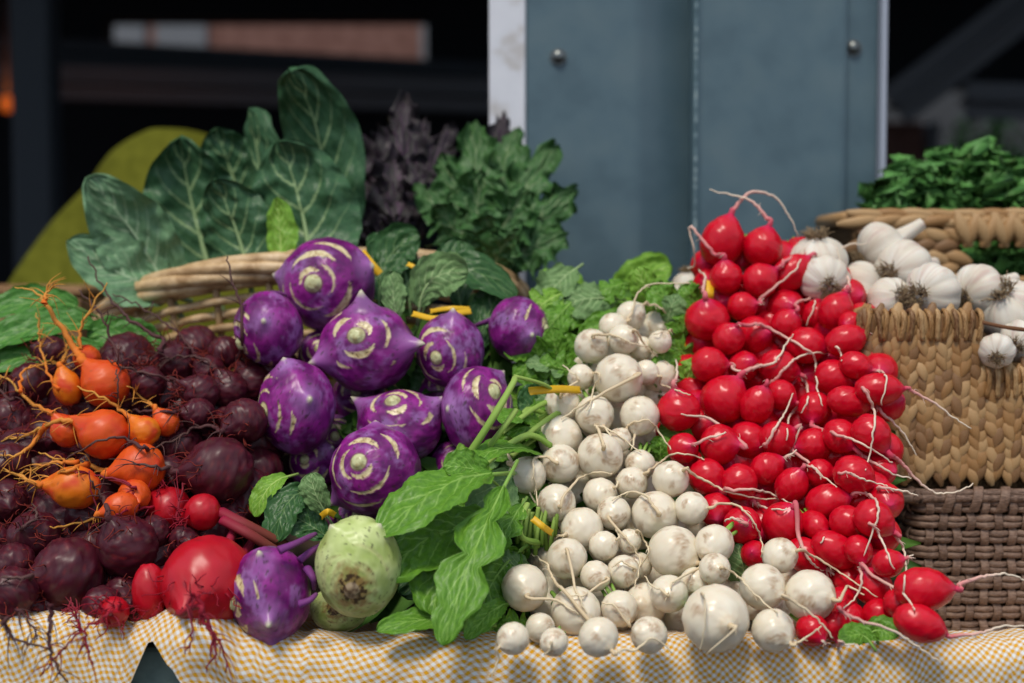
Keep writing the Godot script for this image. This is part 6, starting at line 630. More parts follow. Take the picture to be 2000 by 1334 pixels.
func noise_tex(freq: float, ramp: Array, seed_: int, size := 256, octaves := 4) -> NoiseTexture2D:
	var n := FastNoiseLite.new()
	n.noise_type = FastNoiseLite.TYPE_SIMPLEX_SMOOTH
	n.frequency = freq
	n.fractal_octaves = octaves
	n.seed = seed_
	var g := Gradient.new()
	g.offsets = PackedFloat32Array(ramp[0])
	g.colors = PackedColorArray(ramp[1])
	var t := NoiseTexture2D.new()
	t.width = size
	t.height = size
	t.seamless = true
	t.noise = n
	t.color_ramp = g
	return t

func bump_tex(freq: float, strength: float, seed_: int, size := 256) -> NoiseTexture2D:
	var n := FastNoiseLite.new()
	n.frequency = freq
	n.fractal_octaves = 4
	n.seed = seed_
	var t := NoiseTexture2D.new()
	t.width = size
	t.height = size
	t.seamless = true
	t.noise = n
	t.as_normal_map = true
	t.bump_strength = strength
	return t

func mat(rough: float, spec := 0.5, albedo := Color.WHITE, vcol := false) -> StandardMaterial3D:
	var m := StandardMaterial3D.new()
	m.albedo_color = albedo
	m.roughness = rough
	m.metallic_specular = spec
	m.vertex_color_use_as_albedo = vcol
	return m

func tri(m: StandardMaterial3D, scale: float, tex: Texture2D, nrm: Texture2D = null, nscale := 1.0) -> StandardMaterial3D:
	m.uv1_triplanar = true
	m.uv1_scale = Vector3.ONE * scale
	if tex:
		m.albedo_texture = tex
	if nrm:
		m.normal_enabled = true
		m.normal_texture = nrm
		m.normal_scale = nscale
	return m

# ------------------------------------------------------------------ mesh helpers
func grid(nu: int, nv: int, pts: PackedVector3Array, cols := PackedColorArray(), uvs := PackedVector2Array(), into: SurfaceTool = null) -> SurfaceTool:
	# pts laid out row by row, (nu + 1) rows of (nv + 1)
	var st := into
	if st == null:
		st = SurfaceTool.new()
		st.begin(Mesh.PRIMITIVE_TRIANGLES)
	st.set_smooth_group(0)
	var c := cols.size() > 0
	var w := nv + 1
	for i in nu:
		for j in nv:
			var a := i * w + j
			var q := [a, a + 1, a + w, a + 1, a + w + 1, a + w]
			if pts[a].distance_squared_to(pts[a + 1]) < 1e-16:
				q = [a + 1, a + w + 1, a + w]
			elif pts[a + w].distance_squared_to(pts[a + w + 1]) < 1e-16:
				q = [a, a + 1, a + w]
			for k in q:
				if c:
					st.set_color(cols[k])
				st.set_uv(uvs[k] if uvs.size() > 0 else Vector2(float(k % w) / nv, float(k / w) / nu))
				st.add_vertex(pts[k])
	return st

func done(st: SurfaceTool) -> ArrayMesh:
	st.generate_normals()
	st.index()
	return st.commit()

func spline(p: PackedVector3Array, n: int) -> PackedVector3Array:
	var r := PackedVector3Array()
	var k := p.size()
	for i in k - 1:
		var a := p[maxi(i - 1, 0)]
		var d := p[mini(i + 2, k - 1)]
		for j in n:
			r.append(p[i].cubic_interpolate(p[i + 1], a, d, float(j) / n))
	r.append(p[k - 1])
	return r

func tube(p: PackedVector3Array, r0: float, r1: float, sides: int, st: SurfaceTool = null, c0 := Color.WHITE, c1 := Color.WHITE, swell := 0.0, power := 1.0, flat := 1.0, cmid := 1.0) -> SurfaceTool:
	var n := p.size()
	var up := Vector3(0.31, 0.87, 0.38)
	var pts := PackedVector3Array()
	var cols := PackedColorArray()
	var t0 := (p[1] - p[0]).normalized()
	var side := t0.cross(up).normalized()
	for i in n:
		var t := (p[mini(i + 1, n - 1)] - p[maxi(i - 1, 0)])
		t = t.normalized() if t.length() > 1e-9 else t0
		side = (side - t * side.dot(t)).normalized()
		var b := t.cross(side)
		var f := float(i) / (n - 1)
		var r := lerpf(r0, r1, pow(f, power)) * (1.0 + swell * noise.get_noise_3dv(p[i] * 900.0))
		for j in sides + 1:
			var a := TAU * j / sides
			pts.append(p[i] + side * (cos(a) * r) + b * (sin(a) * r * flat))
			cols.append(c0.lerp(c1, clampf(f * cmid, 0, 1)))
	var caps := pts.size()
	var s := grid(n - 1, sides, pts, cols, PackedVector2Array(), st)
	# end caps
	for e in [0, n - 1]:
		for j in sides:
			var a: int = e * (sides + 1) + j
			var tri_ := [pts[a], pts[a + 1], p[e]] if e > 0 else [pts[a + 1], pts[a], p[e]]
			for v in tri_:
				s.set_color(cols[a])
				s.set_uv(Vector2.ZERO)
				s.add_vertex(v)
	return s

func box_into(st: SurfaceTool, size: Vector3, at: Vector3, bevel := 0.0, turn := Basis.IDENTITY) -> void:
	# a box with chamfered edges
	st.set_smooth_group(-1)
	var h := size / 2.0
	var b := bevel
	var cs := []
	for x in [-1, 1]:
		for y in [-1, 1]:
			for z in [-1, 1]:
				var s := Vector3(x, y, z)
				cs.append([at + turn * (s * (h - Vector3(0, b, b))), at + turn * (s * (h - Vector3(b, 0, b))), at + turn * (s * (h - Vector3(b, b, 0)))])
	var quad := func(a: Vector3, b_: Vector3, c: Vector3, d: Vector3):
		var nrm := (b_ - a).cross(d - a)
		var mid := (a + b_ + c + d) / 4.0 - at
		var q := [a, b_, c, a, c, d] if nrm.dot(mid) < 0 else [a, c, b_, a, d, c]
		for v in q:
			st.set_color(Color.WHITE)
			st.set_uv(Vector2(v.x + v.z, v.y))
			st.add_vertex(v)
	# index = x*4 + y*2 + z
	for f in [[0, 0, 1, 3, 2], [0, 4, 5, 7, 6]]:
		quad.call(cs[f[1]][0], cs[f[2]][0], cs[f[3]][0], cs[f[4]][0])
	for f in [[0, 1, 5, 4], [2, 3, 7, 6]]:
		quad.call(cs[f[0]][1], cs[f[1]][1], cs[f[2]][1], cs[f[3]][1])
	for f in [[0, 2, 6, 4], [1, 3, 7, 5]]:
		quad.call(cs[f[0]][2], cs[f[1]][2], cs[f[2]][2], cs[f[3]][2])
	if b > 0.0:
		for e in [[0, 1, 0, 1], [2, 3, 0, 1], [4, 5, 0, 1], [6, 7, 0, 1]]:
			quad.call(cs[e[0]][0], cs[e[1]][0], cs[e[1]][1], cs[e[0]][1])
		for e in [[0, 2], [1, 3], [4, 6], [5, 7]]:
			quad.call(cs[e[0]][0], cs[e[1]][0], cs[e[1]][2], cs[e[0]][2])
		for e in [[0, 4], [1, 5], [2, 6], [3, 7]]:
			quad.call(cs[e[0]][1], cs[e[1]][1], cs[e[1]][2], cs[e[0]][2])
		for i in 8:
			var a: Vector3 = cs[i][0]
			var b2: Vector3 = cs[i][1]
			var c: Vector3 = cs[i][2]
			var nrm := (b2 - a).cross(c - a)
			var q := [a, b2, c] if nrm.dot((a + b2 + c) / 3.0 - at) < 0 else [a, c, b2]
			for v in q:
				st.set_color(Color.WHITE)
				st.set_uv(Vector2(v.x + v.z, v.y))
				st.add_vertex(v)

func box(size: Vector3, bevel := 0.0) -> ArrayMesh:
	var st := SurfaceTool.new()
	st.begin(Mesh.PRIMITIVE_TRIANGLES)
	box_into(st, size, Vector3.ZERO, bevel)
	return done(st)

func basis_to(axis: Vector3, spin := 0.0) -> Basis:
	# local +y along axis
	var y := axis.normalized()
	var x := y.cross(Vector3(0.2, 0.1, 1.0)).normalized()
	if x.length() < 0.5:
		x = y.cross(Vector3.RIGHT).normalized()
	return Basis(x, y, x.cross(y)) * Basis(Vector3.UP, spin)

# ------------------------------------------------------------------ bulbs
func bulb_mesh(kind: String, elong: float, seed_: int, nu := 34, nv := 42) -> ArrayMesh:
	# unit radius, +y = root end. kind radish | turnip | beet
	var pts := PackedVector3Array()
	var cols := PackedColorArray()
	var off := Vector3(seed_ * 7.3, seed_ * 3.1, seed_ * 1.7)
	for i in nu + 1:
		var th := PI * i / nu
		for j in nv + 1:
			var ph := TAU * (j % nv) / nv
			var s := sin(th)
			var y := cos(th) * elong
			var tip := 0.0
			if th < 0.75:
				tip = pow(1.0 - th / 0.75, 2.0)
			var d := Vector3(s * cos(ph), cos(th), s * sin(ph))
			var lump := 0.045 * noise.get_noise_3dv(d * 60.0 + off) + 0.012 * noise.get_noise_3dv(d * 190.0 + off)
			if kind == "turnip":
				lump *= 0.9
			if kind == "beet":
				lump *= 2.0
			var rr := 1.0 + lump
			var tipmul := 0.16 if kind == "turnip" else 0.24 if kind == "radish" else 0.62 if kind == "gold" else 0.34
			var p := Vector3(d.x * rr, y * rr + tip * tipmul, d.z * rr)
			if th > PI - 0.5:      # crown: drawn in where the leaf stalks leave
				p.y += 0.10 * pow((th - PI + 0.5) / 0.5, 2.0)
			pts.append(p)
			# skin colours (linear), mottled; matter only
			var n1 := noise.get_noise_3dv(d * 45.0 + off) * 0.5 + 0.5
			var n2 := fine.get_noise_3dv(d * 55.0 + off * 1.3) * 0.5 + 0.5
			var c := Color.WHITE
			if kind == "radish":
				c = Color(0.46, 0.0025, 0.010).lerp(Color(0.64, 0.006, 0.026), n1)
				if n2 > 0.66:
					c = c.lerp(Color(0.62, 0.06, 0.10), (n2 - 0.66) * 1.4)
				c = c.lerp(Color(0.56, 0.02, 0.09), clampf(tip * 1.4, 0, 0.8))
			elif kind == "turnip":
				c = Color(0.70, 0.60, 0.44).lerp(Color(0.79, 0.725, 0.60), n1)
				var st_ := clampf((noise.get_noise_3dv(d * 22.0 + off * 2.1) - 0.30) * 7.0, 0, 1) * clampf(n2 * 1.6 - 0.2, 0, 1)
				c = c.lerp(Color(0.33, 0.18, 0.08), st_ * 0.85)
				var sp := clampf((n2 - 0.86) * 9.0, 0, 1)
				c = c.lerp(Color(0.30, 0.18, 0.09), sp * 0.6)
				# brownish collar round the root and corky rings
				var ring := clampf(1.0 - absf(th - 0.23 - 0.05 * n1) / 0.12, 0, 1)
				c = c.lerp(Color(0.60, 0.43, 0.25), ring * (0.25 + 0.5 * n2))
				if th > PI - 0.9:
					c = c.lerp(Color(0.45, 0.56, 0.16), clampf((th - PI + 0.9) * 0.9, 0, 0.7))
			elif kind == "beet":
				c = Color(0.036, 0.006, 0.012).lerp(Color(0.085, 0.010, 0.020), n1)
				c = c.lerp(Color(0.20, 0.018, 0.018), clampf((n2 - 0.58) * 2.6, 0, 0.8))
				c = c.lerp(Color(0.085, 0.045, 0.038), clampf((noise.get_noise_3dv(d * 90.0 + off * 3.0) - 0.22) * 2.0, 0, 0.5))
			elif kind == "gold":
				c = Color(0.62, 0.060, 0.008).lerp(Color(0.68, 0.10, 0.010), n1) if seed_ % 2 == 0 else Color(0.66, 0.12, 0.006).lerp(Color(0.75, 0.20, 0.010), n1)
				c = c.lerp(Color(0.60, 0.040, 0.012), clampf((noise.get_noise_3dv(d * 18.0 + off * 2.0) + 0.10) * 2.4, 0, 0.9))
				c = c.lerp(Color(0.24, 0.07, 0.02), clampf((n2 - 0.68) * 3.5, 0, 0.7))
			elif kind == "redbeet":
				c = Color(0.36, 0.004, 0.010).lerp(Color(0.50, 0.007, 0.020), n1)
				c = c.lerp(Color(0.16, 0.01, 0.02), clampf((n2 - 0.70) * 4.0, 0, 0.8))
			cols.append(c)
	return done(grid(nu, nv, pts, cols))

func root_path(flat: Array) -> PackedVector3Array:
	var p := PackedVector3Array()
	for i in range(0, flat.size(), 3):
		p.append(Vector3(flat[i], flat[i + 1], flat[i + 2]) * 0.001)
	return p

func stalk_mesh(c0: Color, c1: Color, seed_: int) -> ArrayMesh:
	var st: SurfaceTool = null
	var r := RandomNumberGenerator.new()
	r.seed = seed_
	for k in 5:
		var a := TAU * k / 5.0 + r.randf()
		var q := Vector3(cos(a), 0, sin(a)) * 0.16
		var p := PackedVector3Array([Vector3(q.x, -0.80, q.z), Vector3(q.x * 1.6, -1.15, q.z * 1.6), Vector3(q.x * 2.2 + r.randf_range(-.2, .2), -1.75 - r.randf() * 0.4, q.z * 2.2)])
		st = tube(spline(p, 3), 0.15, 0.09, 6, st, c0, c1)
	return done(st)

func root_mesh(path: Array, r: float, kind: String, seed_: int, side_root: bool) -> ArrayMesh:
	var rr := RandomNumberGenerator.new()
	rr.seed = seed_
	var st: SurfaceTool = null
	if true:
		var p := spline(root_path(path), 4)
		for i in range(2, p.size()):
			p[i] += Vector3(noise.get_noise_1d(i * 9.0 + seed_ * 11.0), noise.get_noise_1d(i * 9.0 + seed_ * 5.0 + 300.0), 0) * (0.0014 if kind in ["radish", "turnip"] else 0.003)
		var r0 := r * 0.17
		var r1 := 0.0006
		var c0 := Color(0.56, 0.02, 0.08)
		var c1 := Color(0.74, 0.62, 0.49)
		var pw := 0.5
		var mid := 1.5
		match kind:
			"turnip":
				r0 = r * 0.12
				c0 = Color(0.62, 0.47, 0.29)
				c1 = Color(0.74, 0.62, 0.43)
				pw = 0.5
			"beet":
				r0 = r * 0.15
				c0 = Color(0.075, 0.020, 0.026)
				c1 = Color(0.105, 0.055, 0.05)
				r1 = 0.0007
				pw = 0.5
			"gold":
				r0 = r * 0.26
				c0 = Color(0.66, 0.12, 0.012)
				c1 = Color(0.60, 0.30, 0.06)
				r1 = 0.0006
				pw = 0.5
				mid = 1.5
			"redbeet":
				r0 = minf(r * 0.13, 0.0042)
				c0 = Color(0.30, 0.010, 0.026)
				c1 = Color(0.22, 0.025, 0.04)
				r1 = 0.0006
				pw = 0.5
		if side_root:
			r0 *= 0.6
		st = tube(p, r0, r1, 7, st, c0, c1, 0.09, pw, 1.0, mid)
		# rootlets
		var n := 5 if kind == "radish" else 2 if kind == "turnip" else 10
		for k in n:
			var at := rr.randi_range(1, maxi(2, int(p.size() * (0.45 if kind == "radish" else 0.85))))
			at = mini(at, p.size() - 2)
			var dir := Vector3(rr.randf_range(-1, 1), rr.randf_range(-1, 0.8), rr.randf_range(-0.1, 0.8)).normalized()
			var t := (p[at + 1] - p[at]).normalized()
			var len := rr.randf_range(0.003, 0.008) if kind in ["radish", "turnip"] else rr.randf_range(0.008, 0.030)
			var q := PackedVector3Array([p[at], p[at] + (dir + t).normalized() * len * 0.5, p[at] + (dir * 0.8 + t + Vector3(0, -0.3, 0)).normalized() * len])
			st = tube(spline(q, 3), 0.0005 if kind in ["radish", "turnip"] else 0.0008, 0.0002, 4, st, c0.lerp(c1, 0.6), c1)
	return done(st)

func hair_mesh(r: float, seed_: int, c: Color, count: int) -> ArrayMesh:
	# tangled rootlets round the tap root
	var rr := RandomNumberGenerator.new()
	rr.seed = seed_
	var st: SurfaceTool = null
	for k in count:
		var a := rr.randf() * TAU
		var th := rr.randf_range(0.25, 1.0)
		var d := Vector3(sin(th) * cos(a), cos(th) * 1.05, sin(th) * sin(a))
		var p := d * r
		var path := PackedVector3Array([p * 0.97])
		var dir := (d * 0.8 + Vector3(rr.randf_range(-1, 1), rr.randf_range(-0.4, 1), rr.randf_range(-1, 1))).normalized()
		for s in 4:
			p += dir * rr.randf_range(0.003, 0.007)
			if p.length() < r * 1.03:
				p = p.normalized() * r * 1.03
			path.append(p)
			dir = (dir + Vector3(rr.randf_range(-1, 1), rr.randf_range(-1, 1), rr.randf_range(-1, 1)) * 0.9).normalized()
		st = tube(spline(path, 2), 0.0007, 0.0003, 4, st, c, c * 1.15)
	return done(st)

func kohlrabi_mesh(k: Array, seed_: int) -> ArrayMesh:
	# k = [label, pos, rx, ry, axis, kind, stubs]; +y = the stem end
	var rr := RandomNumberGenerator.new()
	rr.seed = seed_
	var green: bool = k[5] == 1
	var scars := []
	var az := rr.randf() * TAU
	for i in 7:
		az += rr.randf_range(1.8, 2.6)
		scars.append([0.30 + 0.125 * i + rr.randf_range(-0.03, 0.03), fposmod(az, TAU), rr.randf_range(0.75, 1.25) * (1.0 - 0.07 * i), rr.randf_range(0.035, 0.095)])
	var stubs := []
	for s in k[6]:
		var a := deg_to_rad(s[0])
		var t := deg_to_rad(s[1])
		stubs.append([Vector3(sin(t) * cos(a), cos(t), -sin(t) * sin(a)).normalized(), s[2]])
	var off := Vector3(seed_ * 9.7, seed_ * 2.9, seed_ * 5.3)
	var nu := 96
	var nv := 132
	var pts := PackedVector3Array()
	var cols := PackedColorArray()
	for i in nu + 1:
		var th := PI * i / nu
		for j in nv + 1:
			var ph := TAU * (j % nv) / nv
			var d := Vector3(sin(th) * cos(ph), cos(th), sin(th) * sin(ph))
			var n1 := noise.get_noise_3dv(d * 40.0 + off)
			var n2 := fine.get_noise_3dv(d * 60.0 + off)
			var n3 := noise.get_noise_3dv(d * 120.0 + off)
			var rad := 1.0 + 0.035 * n1 + 0.008 * n3
			var c: Color
			if green:
				c = Color(0.36, 0.45, 0.12).lerp(Color(0.56, 0.63, 0.27), clampf(n1 * 1.3 + 0.5, 0, 1))
			else:
				c = Color(0.120, 0.007, 0.105).lerp(Color(0.270, 0.020, 0.225), clampf(n1 * 1.6 + 0.5, 0, 1))
				# waxy bloom in patches
				c = c.lerp(Color(0.31, 0.16, 0.40), clampf(noise.get_noise_3dv(d * 30.0 + off * 2.0) * 1.5 + n3 * 0.7 + n2 * 0.25 - 0.06, 0, 0.55))
				c = c.lerp(Color(0.070, 0.010, 0.085), clampf(-n3 * 1.1 - n2 * 0.5 - 0.12, 0, 0.6))
			for s in stubs:
				var ang: float = d.angle_to(s[0])
				var q: float = clampf(1.0 - ang / 0.62, 0, 1)
				if q > 0.0:
					rad += s[1] * (0.35 * q * q + 0.65 * pow(q, 5.0))
					if not green:
						c = c.lerp(Color(0.36, 0.16, 0.42), clampf(q * 0.9 - 0.15, 0, 0.62))
					if q > 0.86:
						c = c.lerp(Color(0.55, 0.52, 0.36), clampf((q - 0.86) * 12.0, 0, 1))
			var stubby := 0.0
			for s in stubs:
				stubby = maxf(stubby, 1.0 - d.angle_to(s[0]) / 0.62)
			for s in scars:
				if stubby > 0.25:
					break
				var dp: float = wrapf(ph - s[1], -PI, PI) / s[2]
				if absf(dp) < 1.0:
					var t: float = s[3] * (1.0 - dp * dp)
					var e: float = absf(th - s[0] + 0.03 * dp * dp + 0.03 * n3)
					if e < t + 0.03:
						var m := clampf((t - e) / 0.018 + 0.5, 0, 1)
						rad += 0.012 * clampf(1.0 - absf(e - t) / 0.03, 0, 1) - 0.008 * m
						var sc := Color(0.64, 0.54, 0.31).lerp(Color(0.44, 0.31, 0.15), clampf(n2 * 2.0 + 0.25, 0, 1))
						if green:
							sc = Color(0.50, 0.52, 0.22).lerp(Color(0.33, 0.26, 0.12), clampf(n2 * 2.0 + 0.2, 0, 1))
						c = c.lerp(sc, m * (0.55 if green else 1.0))
			# soil specks
			c = c.lerp(Color(0.035, 0.022, 0.014), clampf((n2 - 0.34) * 5.0, 0, 0.75))
			var y := cos(th) * rad
			if green:
				# the brown root scar
				if th < 0.62 + 0.10 * n1:
					c = c.lerp(Color(0.30, 0.17, 0.06), clampf((0.62 - th) * 2.2 + n3 * 0.9, 0, 0.9))
				if th < 0.34:
					c = c.lerp(Color(0.055, 0.032, 0.018), clampf(n2 * 3.0 + 0.75 - th, 0, 0.95))
				if th < 0.17:
					y += 0.07 * (1.0 - pow(th / 0.17, 4.0))
					c = Color(0.30, 0.22, 0.13).lerp(Color(0.10, 0.06, 0.035), clampf(n2 * 2.0 + 0.4, 0, 1))
			else:
				if th < 0.165:
					y += 0.085 * (1.0 - pow(th / 0.165, 6.0))
					c = Color(0.55, 0.55, 0.30).lerp(Color(0.40, 0.35, 0.17), clampf(n2 * 2.0 + th * 4.0 - 0.15, 0, 1))
				elif th < 0.21:
					c = c.lerp(Color(0.16, 0.08, 0.06), 0.7)
			pts.append(Vector3(sin(th) * cos(ph) * rad, y * 0.93, sin(th) * sin(ph) * rad))
			cols.append(c)
	return done(grid(nu, nv, pts, cols))

# ------------------------------------------------------------------ leaves
func vein_image(w: int, h: int, blade: Color, dark: Color, vein: Color, pitch: float, slope: float, vw: float, seed_: int) -> ImageTexture:
	var im := Image.create(w, h, false, Image.FORMAT_RGB8)
	var cell := FastNoiseLite.new()
	cell.noise_type = FastNoiseLite.TYPE_CELLULAR
	cell.cellular_return_type = FastNoiseLite.RETURN_DISTANCE2_SUB
	cell.frequency = 0.07
	cell.seed = seed_
	for y in h:
		var v := float(y) / (h - 1)
		for x in w:
			var u := float(x) / (w - 1) * 2.0 - 1.0
			var au := absf(u)
			var wob := 0.012 * noise.get_noise_2d(x * 2.0 + seed_ * 50.0, y * 1.2)
			var mid := clampf(1.0 - au / (vw * (1.25 - v)), 0, 1)
			var s := v - slope * pow(au, 1.15) + wob + (0.035 if u > 0 else 0.0)
			var k := s / pitch
			var dist := absf(k - roundf(k)) * pitch
			var side := clampf(1.0 - dist / (vw * 0.40 * (1.15 - au)), 0, 1) * clampf(1.25 - au, 0, 1)
			if s < 0.0 or v > 0.97:
				side = 0.0
			# second order veins
			var s2 := v * 0.6 + u * 0.9 * signf(u) + 0.06 * noise.get_noise_2d(x * 4.0, y * 4.0 + seed_)
			var k2 := s2 / (pitch * 0.36)
			var sec := clampf(1.0 - absf(k2 - roundf(k2)) * 7.0, 0, 1) * 0.10
			var net := clampf(1.0 - (cell.get_noise_2d(x * 2.0, y * 2.0) + 1.0) * 5.0, 0, 1) * 0.16
			var n := noise.get_noise_2d(x * 1.6, y * 1.6 + seed_ * 9.0) * 0.5 + 0.5
			var c := dark.lerp(blade, n)
			c = c.lerp(vein, clampf(maxf(maxf(mid, side * 0.8), maxf(sec, net)), 0, 1))
			im.set_pixel(x, y, c.linear_to_srgb())
	im.generate_mipmaps()
	return ImageTexture.create_from_image(im)

func leaf_width(t: float, kind: String, sd: float) -> float:
	match kind:
		"round":
			return pow(sin(PI * pow(clampf(t, 0, 1), 0.80)), 0.55)
		"spoon":
			return pow(sin(PI * pow(clampf(t, 0, 1), 1.30)), 0.45) * (1.0 + 0.045 * sin(t * 40.0 + sd) + 0.02 * sin(t * 97.0 + sd))
		"lobed":
			var e := pow(sin(PI * pow(clampf(t, 0, 1), 1.05)), 0.6)
			var l := 0.24 + 0.76 * pow(absf(sin(t * PI * 3.3 + sd)), 0.7)
			return e * lerpf(l, 1.0, clampf(t * 1.5 - 0.75, 0, 0.75)) * (1.0 + 0.05 * sin(t * 60.0))
		"kale":
			var e2 := pow(sin(PI * pow(clampf(t, 0, 1), 0.95)), 0.55)
			return e2 * (0.80 + 0.20 * sin(t * 30.0 + sd) + 0.10 * sin(t * 71.0 + sd * 2.0))
	return sin(PI * t)

# l = [name, label, category, group, material, kind, halfwidth_m, cup, ruffle, freq, p0, p1, p2, facing]
func leaf(l: Array, seed_: int) -> void:
	var p0 := Vector3(l[10][0], l[10][1], l[10][2])
	var p1 := Vector3(l[11][0], l[11][1], l[11][2]) - p0
	var p2 := Vector3(l[12][0], l[12][1], l[12][2]) - p0
	var face := Vector3(l[13][0], l[13][1], l[13][2]).normalized()
	var hw: float = l[6]
	var cup: float = l[7]
	var ruf: float = l[8]
	var frq: float = l[9]
	var kind: String = l[5]
	var curly := kind == "kale"
	var nu := 64 if curly else 48
	var nv := 30 if curly else 26
	var o := thing(l[0], l[1], l[2], p0, l[3])
	var sd := seed_ * 1.37
	var off := Vector3(seed_ * 13.0, seed_ * 29.0, 0)
	var pts := PackedVector3Array()
	var uvs := PackedVector2Array()
	var length := p1.length() + (p2 - p1).length()
	var mid := PackedVector3Array()
	for i in nu + 1:
		var t := float(i) / nu
		var c := p1 * (2.0 * t * (1.0 - t)) + p2 * (t * t)
		var tan := (p1 * (2.0 - 4.0 * t) + p2 * (2.0 * t)).normalized()
		var side := tan.cross(face).normalized()
		var nrm := side.cross(tan).normalized()
		mid.append(c + nrm * -0.0006)
		for j in nv + 1:
			var s := float(j) / nv * 2.0 - 1.0
			var w := hw * leaf_width(t, kind, sd + (0.0 if s < 0 else 0.7)) + 0.0012
			var a := absf(s)
			var bend := cup * w * a * a
			var r1 := sin(t * frq * TAU + sd + (1.3 if s > 0 else 0.0)) + 0.5 * sin(t * frq * 2.3 * TAU + sd * 2.0)
			bend += ruf * hw * pow(a, 2.2) * r1
			var lump := noise.get_noise_3dv(Vector3(s * 60.0, t * 90.0, 0) + off)
			bend += lump * hw * 0.17
			# blistering between the side veins
			var vein := absf(sin((t - 0.35 * a) * PI / 0.115))
			bend += hw * 0.022 * vein * clampf(1.0 - a * 0.5, 0, 1)
			var sidew := w * s * (1.0 - 0.18 * absf(cup) * a)
			var push := Vector3.ZERO
			if curly:
				push = tan * (ruf * hw * 0.55 * pow(a, 2.5) * cos(t * frq * 1.7 * TAU + sd * 3.0))
				bend += ruf * hw * 0.7 * pow(a, 3.0) * sin(t * frq * 3.1 * TAU + sd * 5.0 + s * 3.0)
			if l[4] == "curly_kale":
				var q := Vector3(s * 520.0, t * 800.0, seed_ * 70.0)
				push += Vector3(noise.get_noise_3dv(q), noise.get_noise_3dv(q + Vector3(99, 7, 3)), noise.get_noise_3dv(q + Vector3(5, 177, 3))) * hw * 0.75 * (0.3 + a)
			pts.append(c + side * sidew + nrm * bend + push)
			uvs.append(Vector2(s * 0.5 + 0.5, t))
	obj("blade", done(grid(nu, nv, pts, PackedColorArray(), uvs)), M[l[4]], o)
	# midrib, carried on below the blade as the stalk
	var stem := PackedVector3Array([-(p1.normalized()) * minf(length * 0.22, 0.05)])
	for i in range(0, int(nu * 0.86), 4):
		stem.append(mid[i])
	obj("midrib", done(tube(stem, clampf(hw * 0.075, 0.0014, 0.0042), 0.0004, 7, null)), M[l[4] + "_rib"], o)

func leaf_mat(called: String, blade: Color, dark: Color, vein: Color, pitch: float, slope: float, vw: float, rough: float, glow: float, seed_: int) -> void:
	var m := mat(rough, 0.32)
	m.albedo_texture = vein_image(160, 320, blade, dark, vein, pitch, slope, vw, seed_)
	m.backlight_enabled = true
	m.backlight = Color(glow, glow, glow)
	m.cull_mode = BaseMaterial3D.CULL_DISABLED
	m.normal_enabled = true
	m.normal_texture = leaf_bump
	m.normal_scale = 0.5
	m.texture_repeat = true
	M[called] = m
	M[called + "_rib"] = mat(0.5, 0.4, vein.lerp(blade, 0.25).linear_to_srgb())

var leaf_bump: NoiseTexture2D
# ------------------------------------------------------------------ scene
func _ready() -> void:
	rng.seed = 11
	noise.noise_type = FastNoiseLite.TYPE_SIMPLEX_SMOOTH
	noise.frequency = 0.035
	noise.fractal_octaves = 3
	noise.seed = 4
	fine.noise_type = FastNoiseLite.TYPE_SIMPLEX_SMOOTH
	fine.frequency = 0.11
	fine.fractal_octaves = 4
	fine.seed = 9
	camera_and_light()
	materials()
	place()
	table_and_cloth()
	post()
	willow_basket()
	garlic_basket()
	brown_basket()
	kale_basket()
	roots_and_bulbs()
	kohlrabis()
	garlic()
	greens()
	small_things()

func camera_and_light() -> void:
	var cam := Camera3D.new()
	cam.name = "camera"
	add_child(cam)
	cam.position = Vector3(0, 0.327, 1.3)
	cam.rotation_degrees = Vector3(-3, 0, 0)
	cam.near = 0.05
	cam.far = 60.0
	var at := CameraAttributesPhysical.new()
	at.frustum_focal_length = 50.0
	at.exposure_aperture = 2.9
	at.frustum_focus_distance = 1.30
	at.frustum_near = 0.05
	at.frustum_far = 60.0
	cam.attributes = at
	cam.fov = 27.0
	cam.current = true

	var env := Environment.new()
	env.background_mode = Environment.BG_SKY
	var sky := Sky.new()
	var sm := ProceduralSkyMaterial.new()
	sm.sky_top_color = Color(0.86, 0.92, 1.0)
	sm.sky_horizon_color = Color(0.78, 0.83, 0.90)
	sm.sky_curve = 0.25
	sm.ground_bottom_color = Color(0.16, 0.155, 0.15)
	sm.ground_horizon_color = Color(0.30, 0.30, 0.30)
	sm.sun_angle_max = 0.0
	sky.sky_material = sm
	env.sky = sky
	env.tonemap_mode = Environment.TONE_MAPPER_LINEAR
	env.tonemap_exposure = 1.65
	env.background_energy_multiplier = 0.56
	env.sdfgi_enabled = true
	env.ssao_enabled = true
	env.ssil_enabled = true
	var we := WorldEnvironment.new()
	we.name = "world"
	we.environment = env
	add_child(we)

	var sun := DirectionalLight3D.new()
	sun.name = "sun"
	add_child(sun)
	sun.rotation_degrees = Vector3(-60, -22, 0)
	sun.light_energy = 0.5
	sun.light_angular_distance = 16.0
	sun.light_color = Color(1.0, 0.97, 0.92)
	sun.shadow_enabled = true

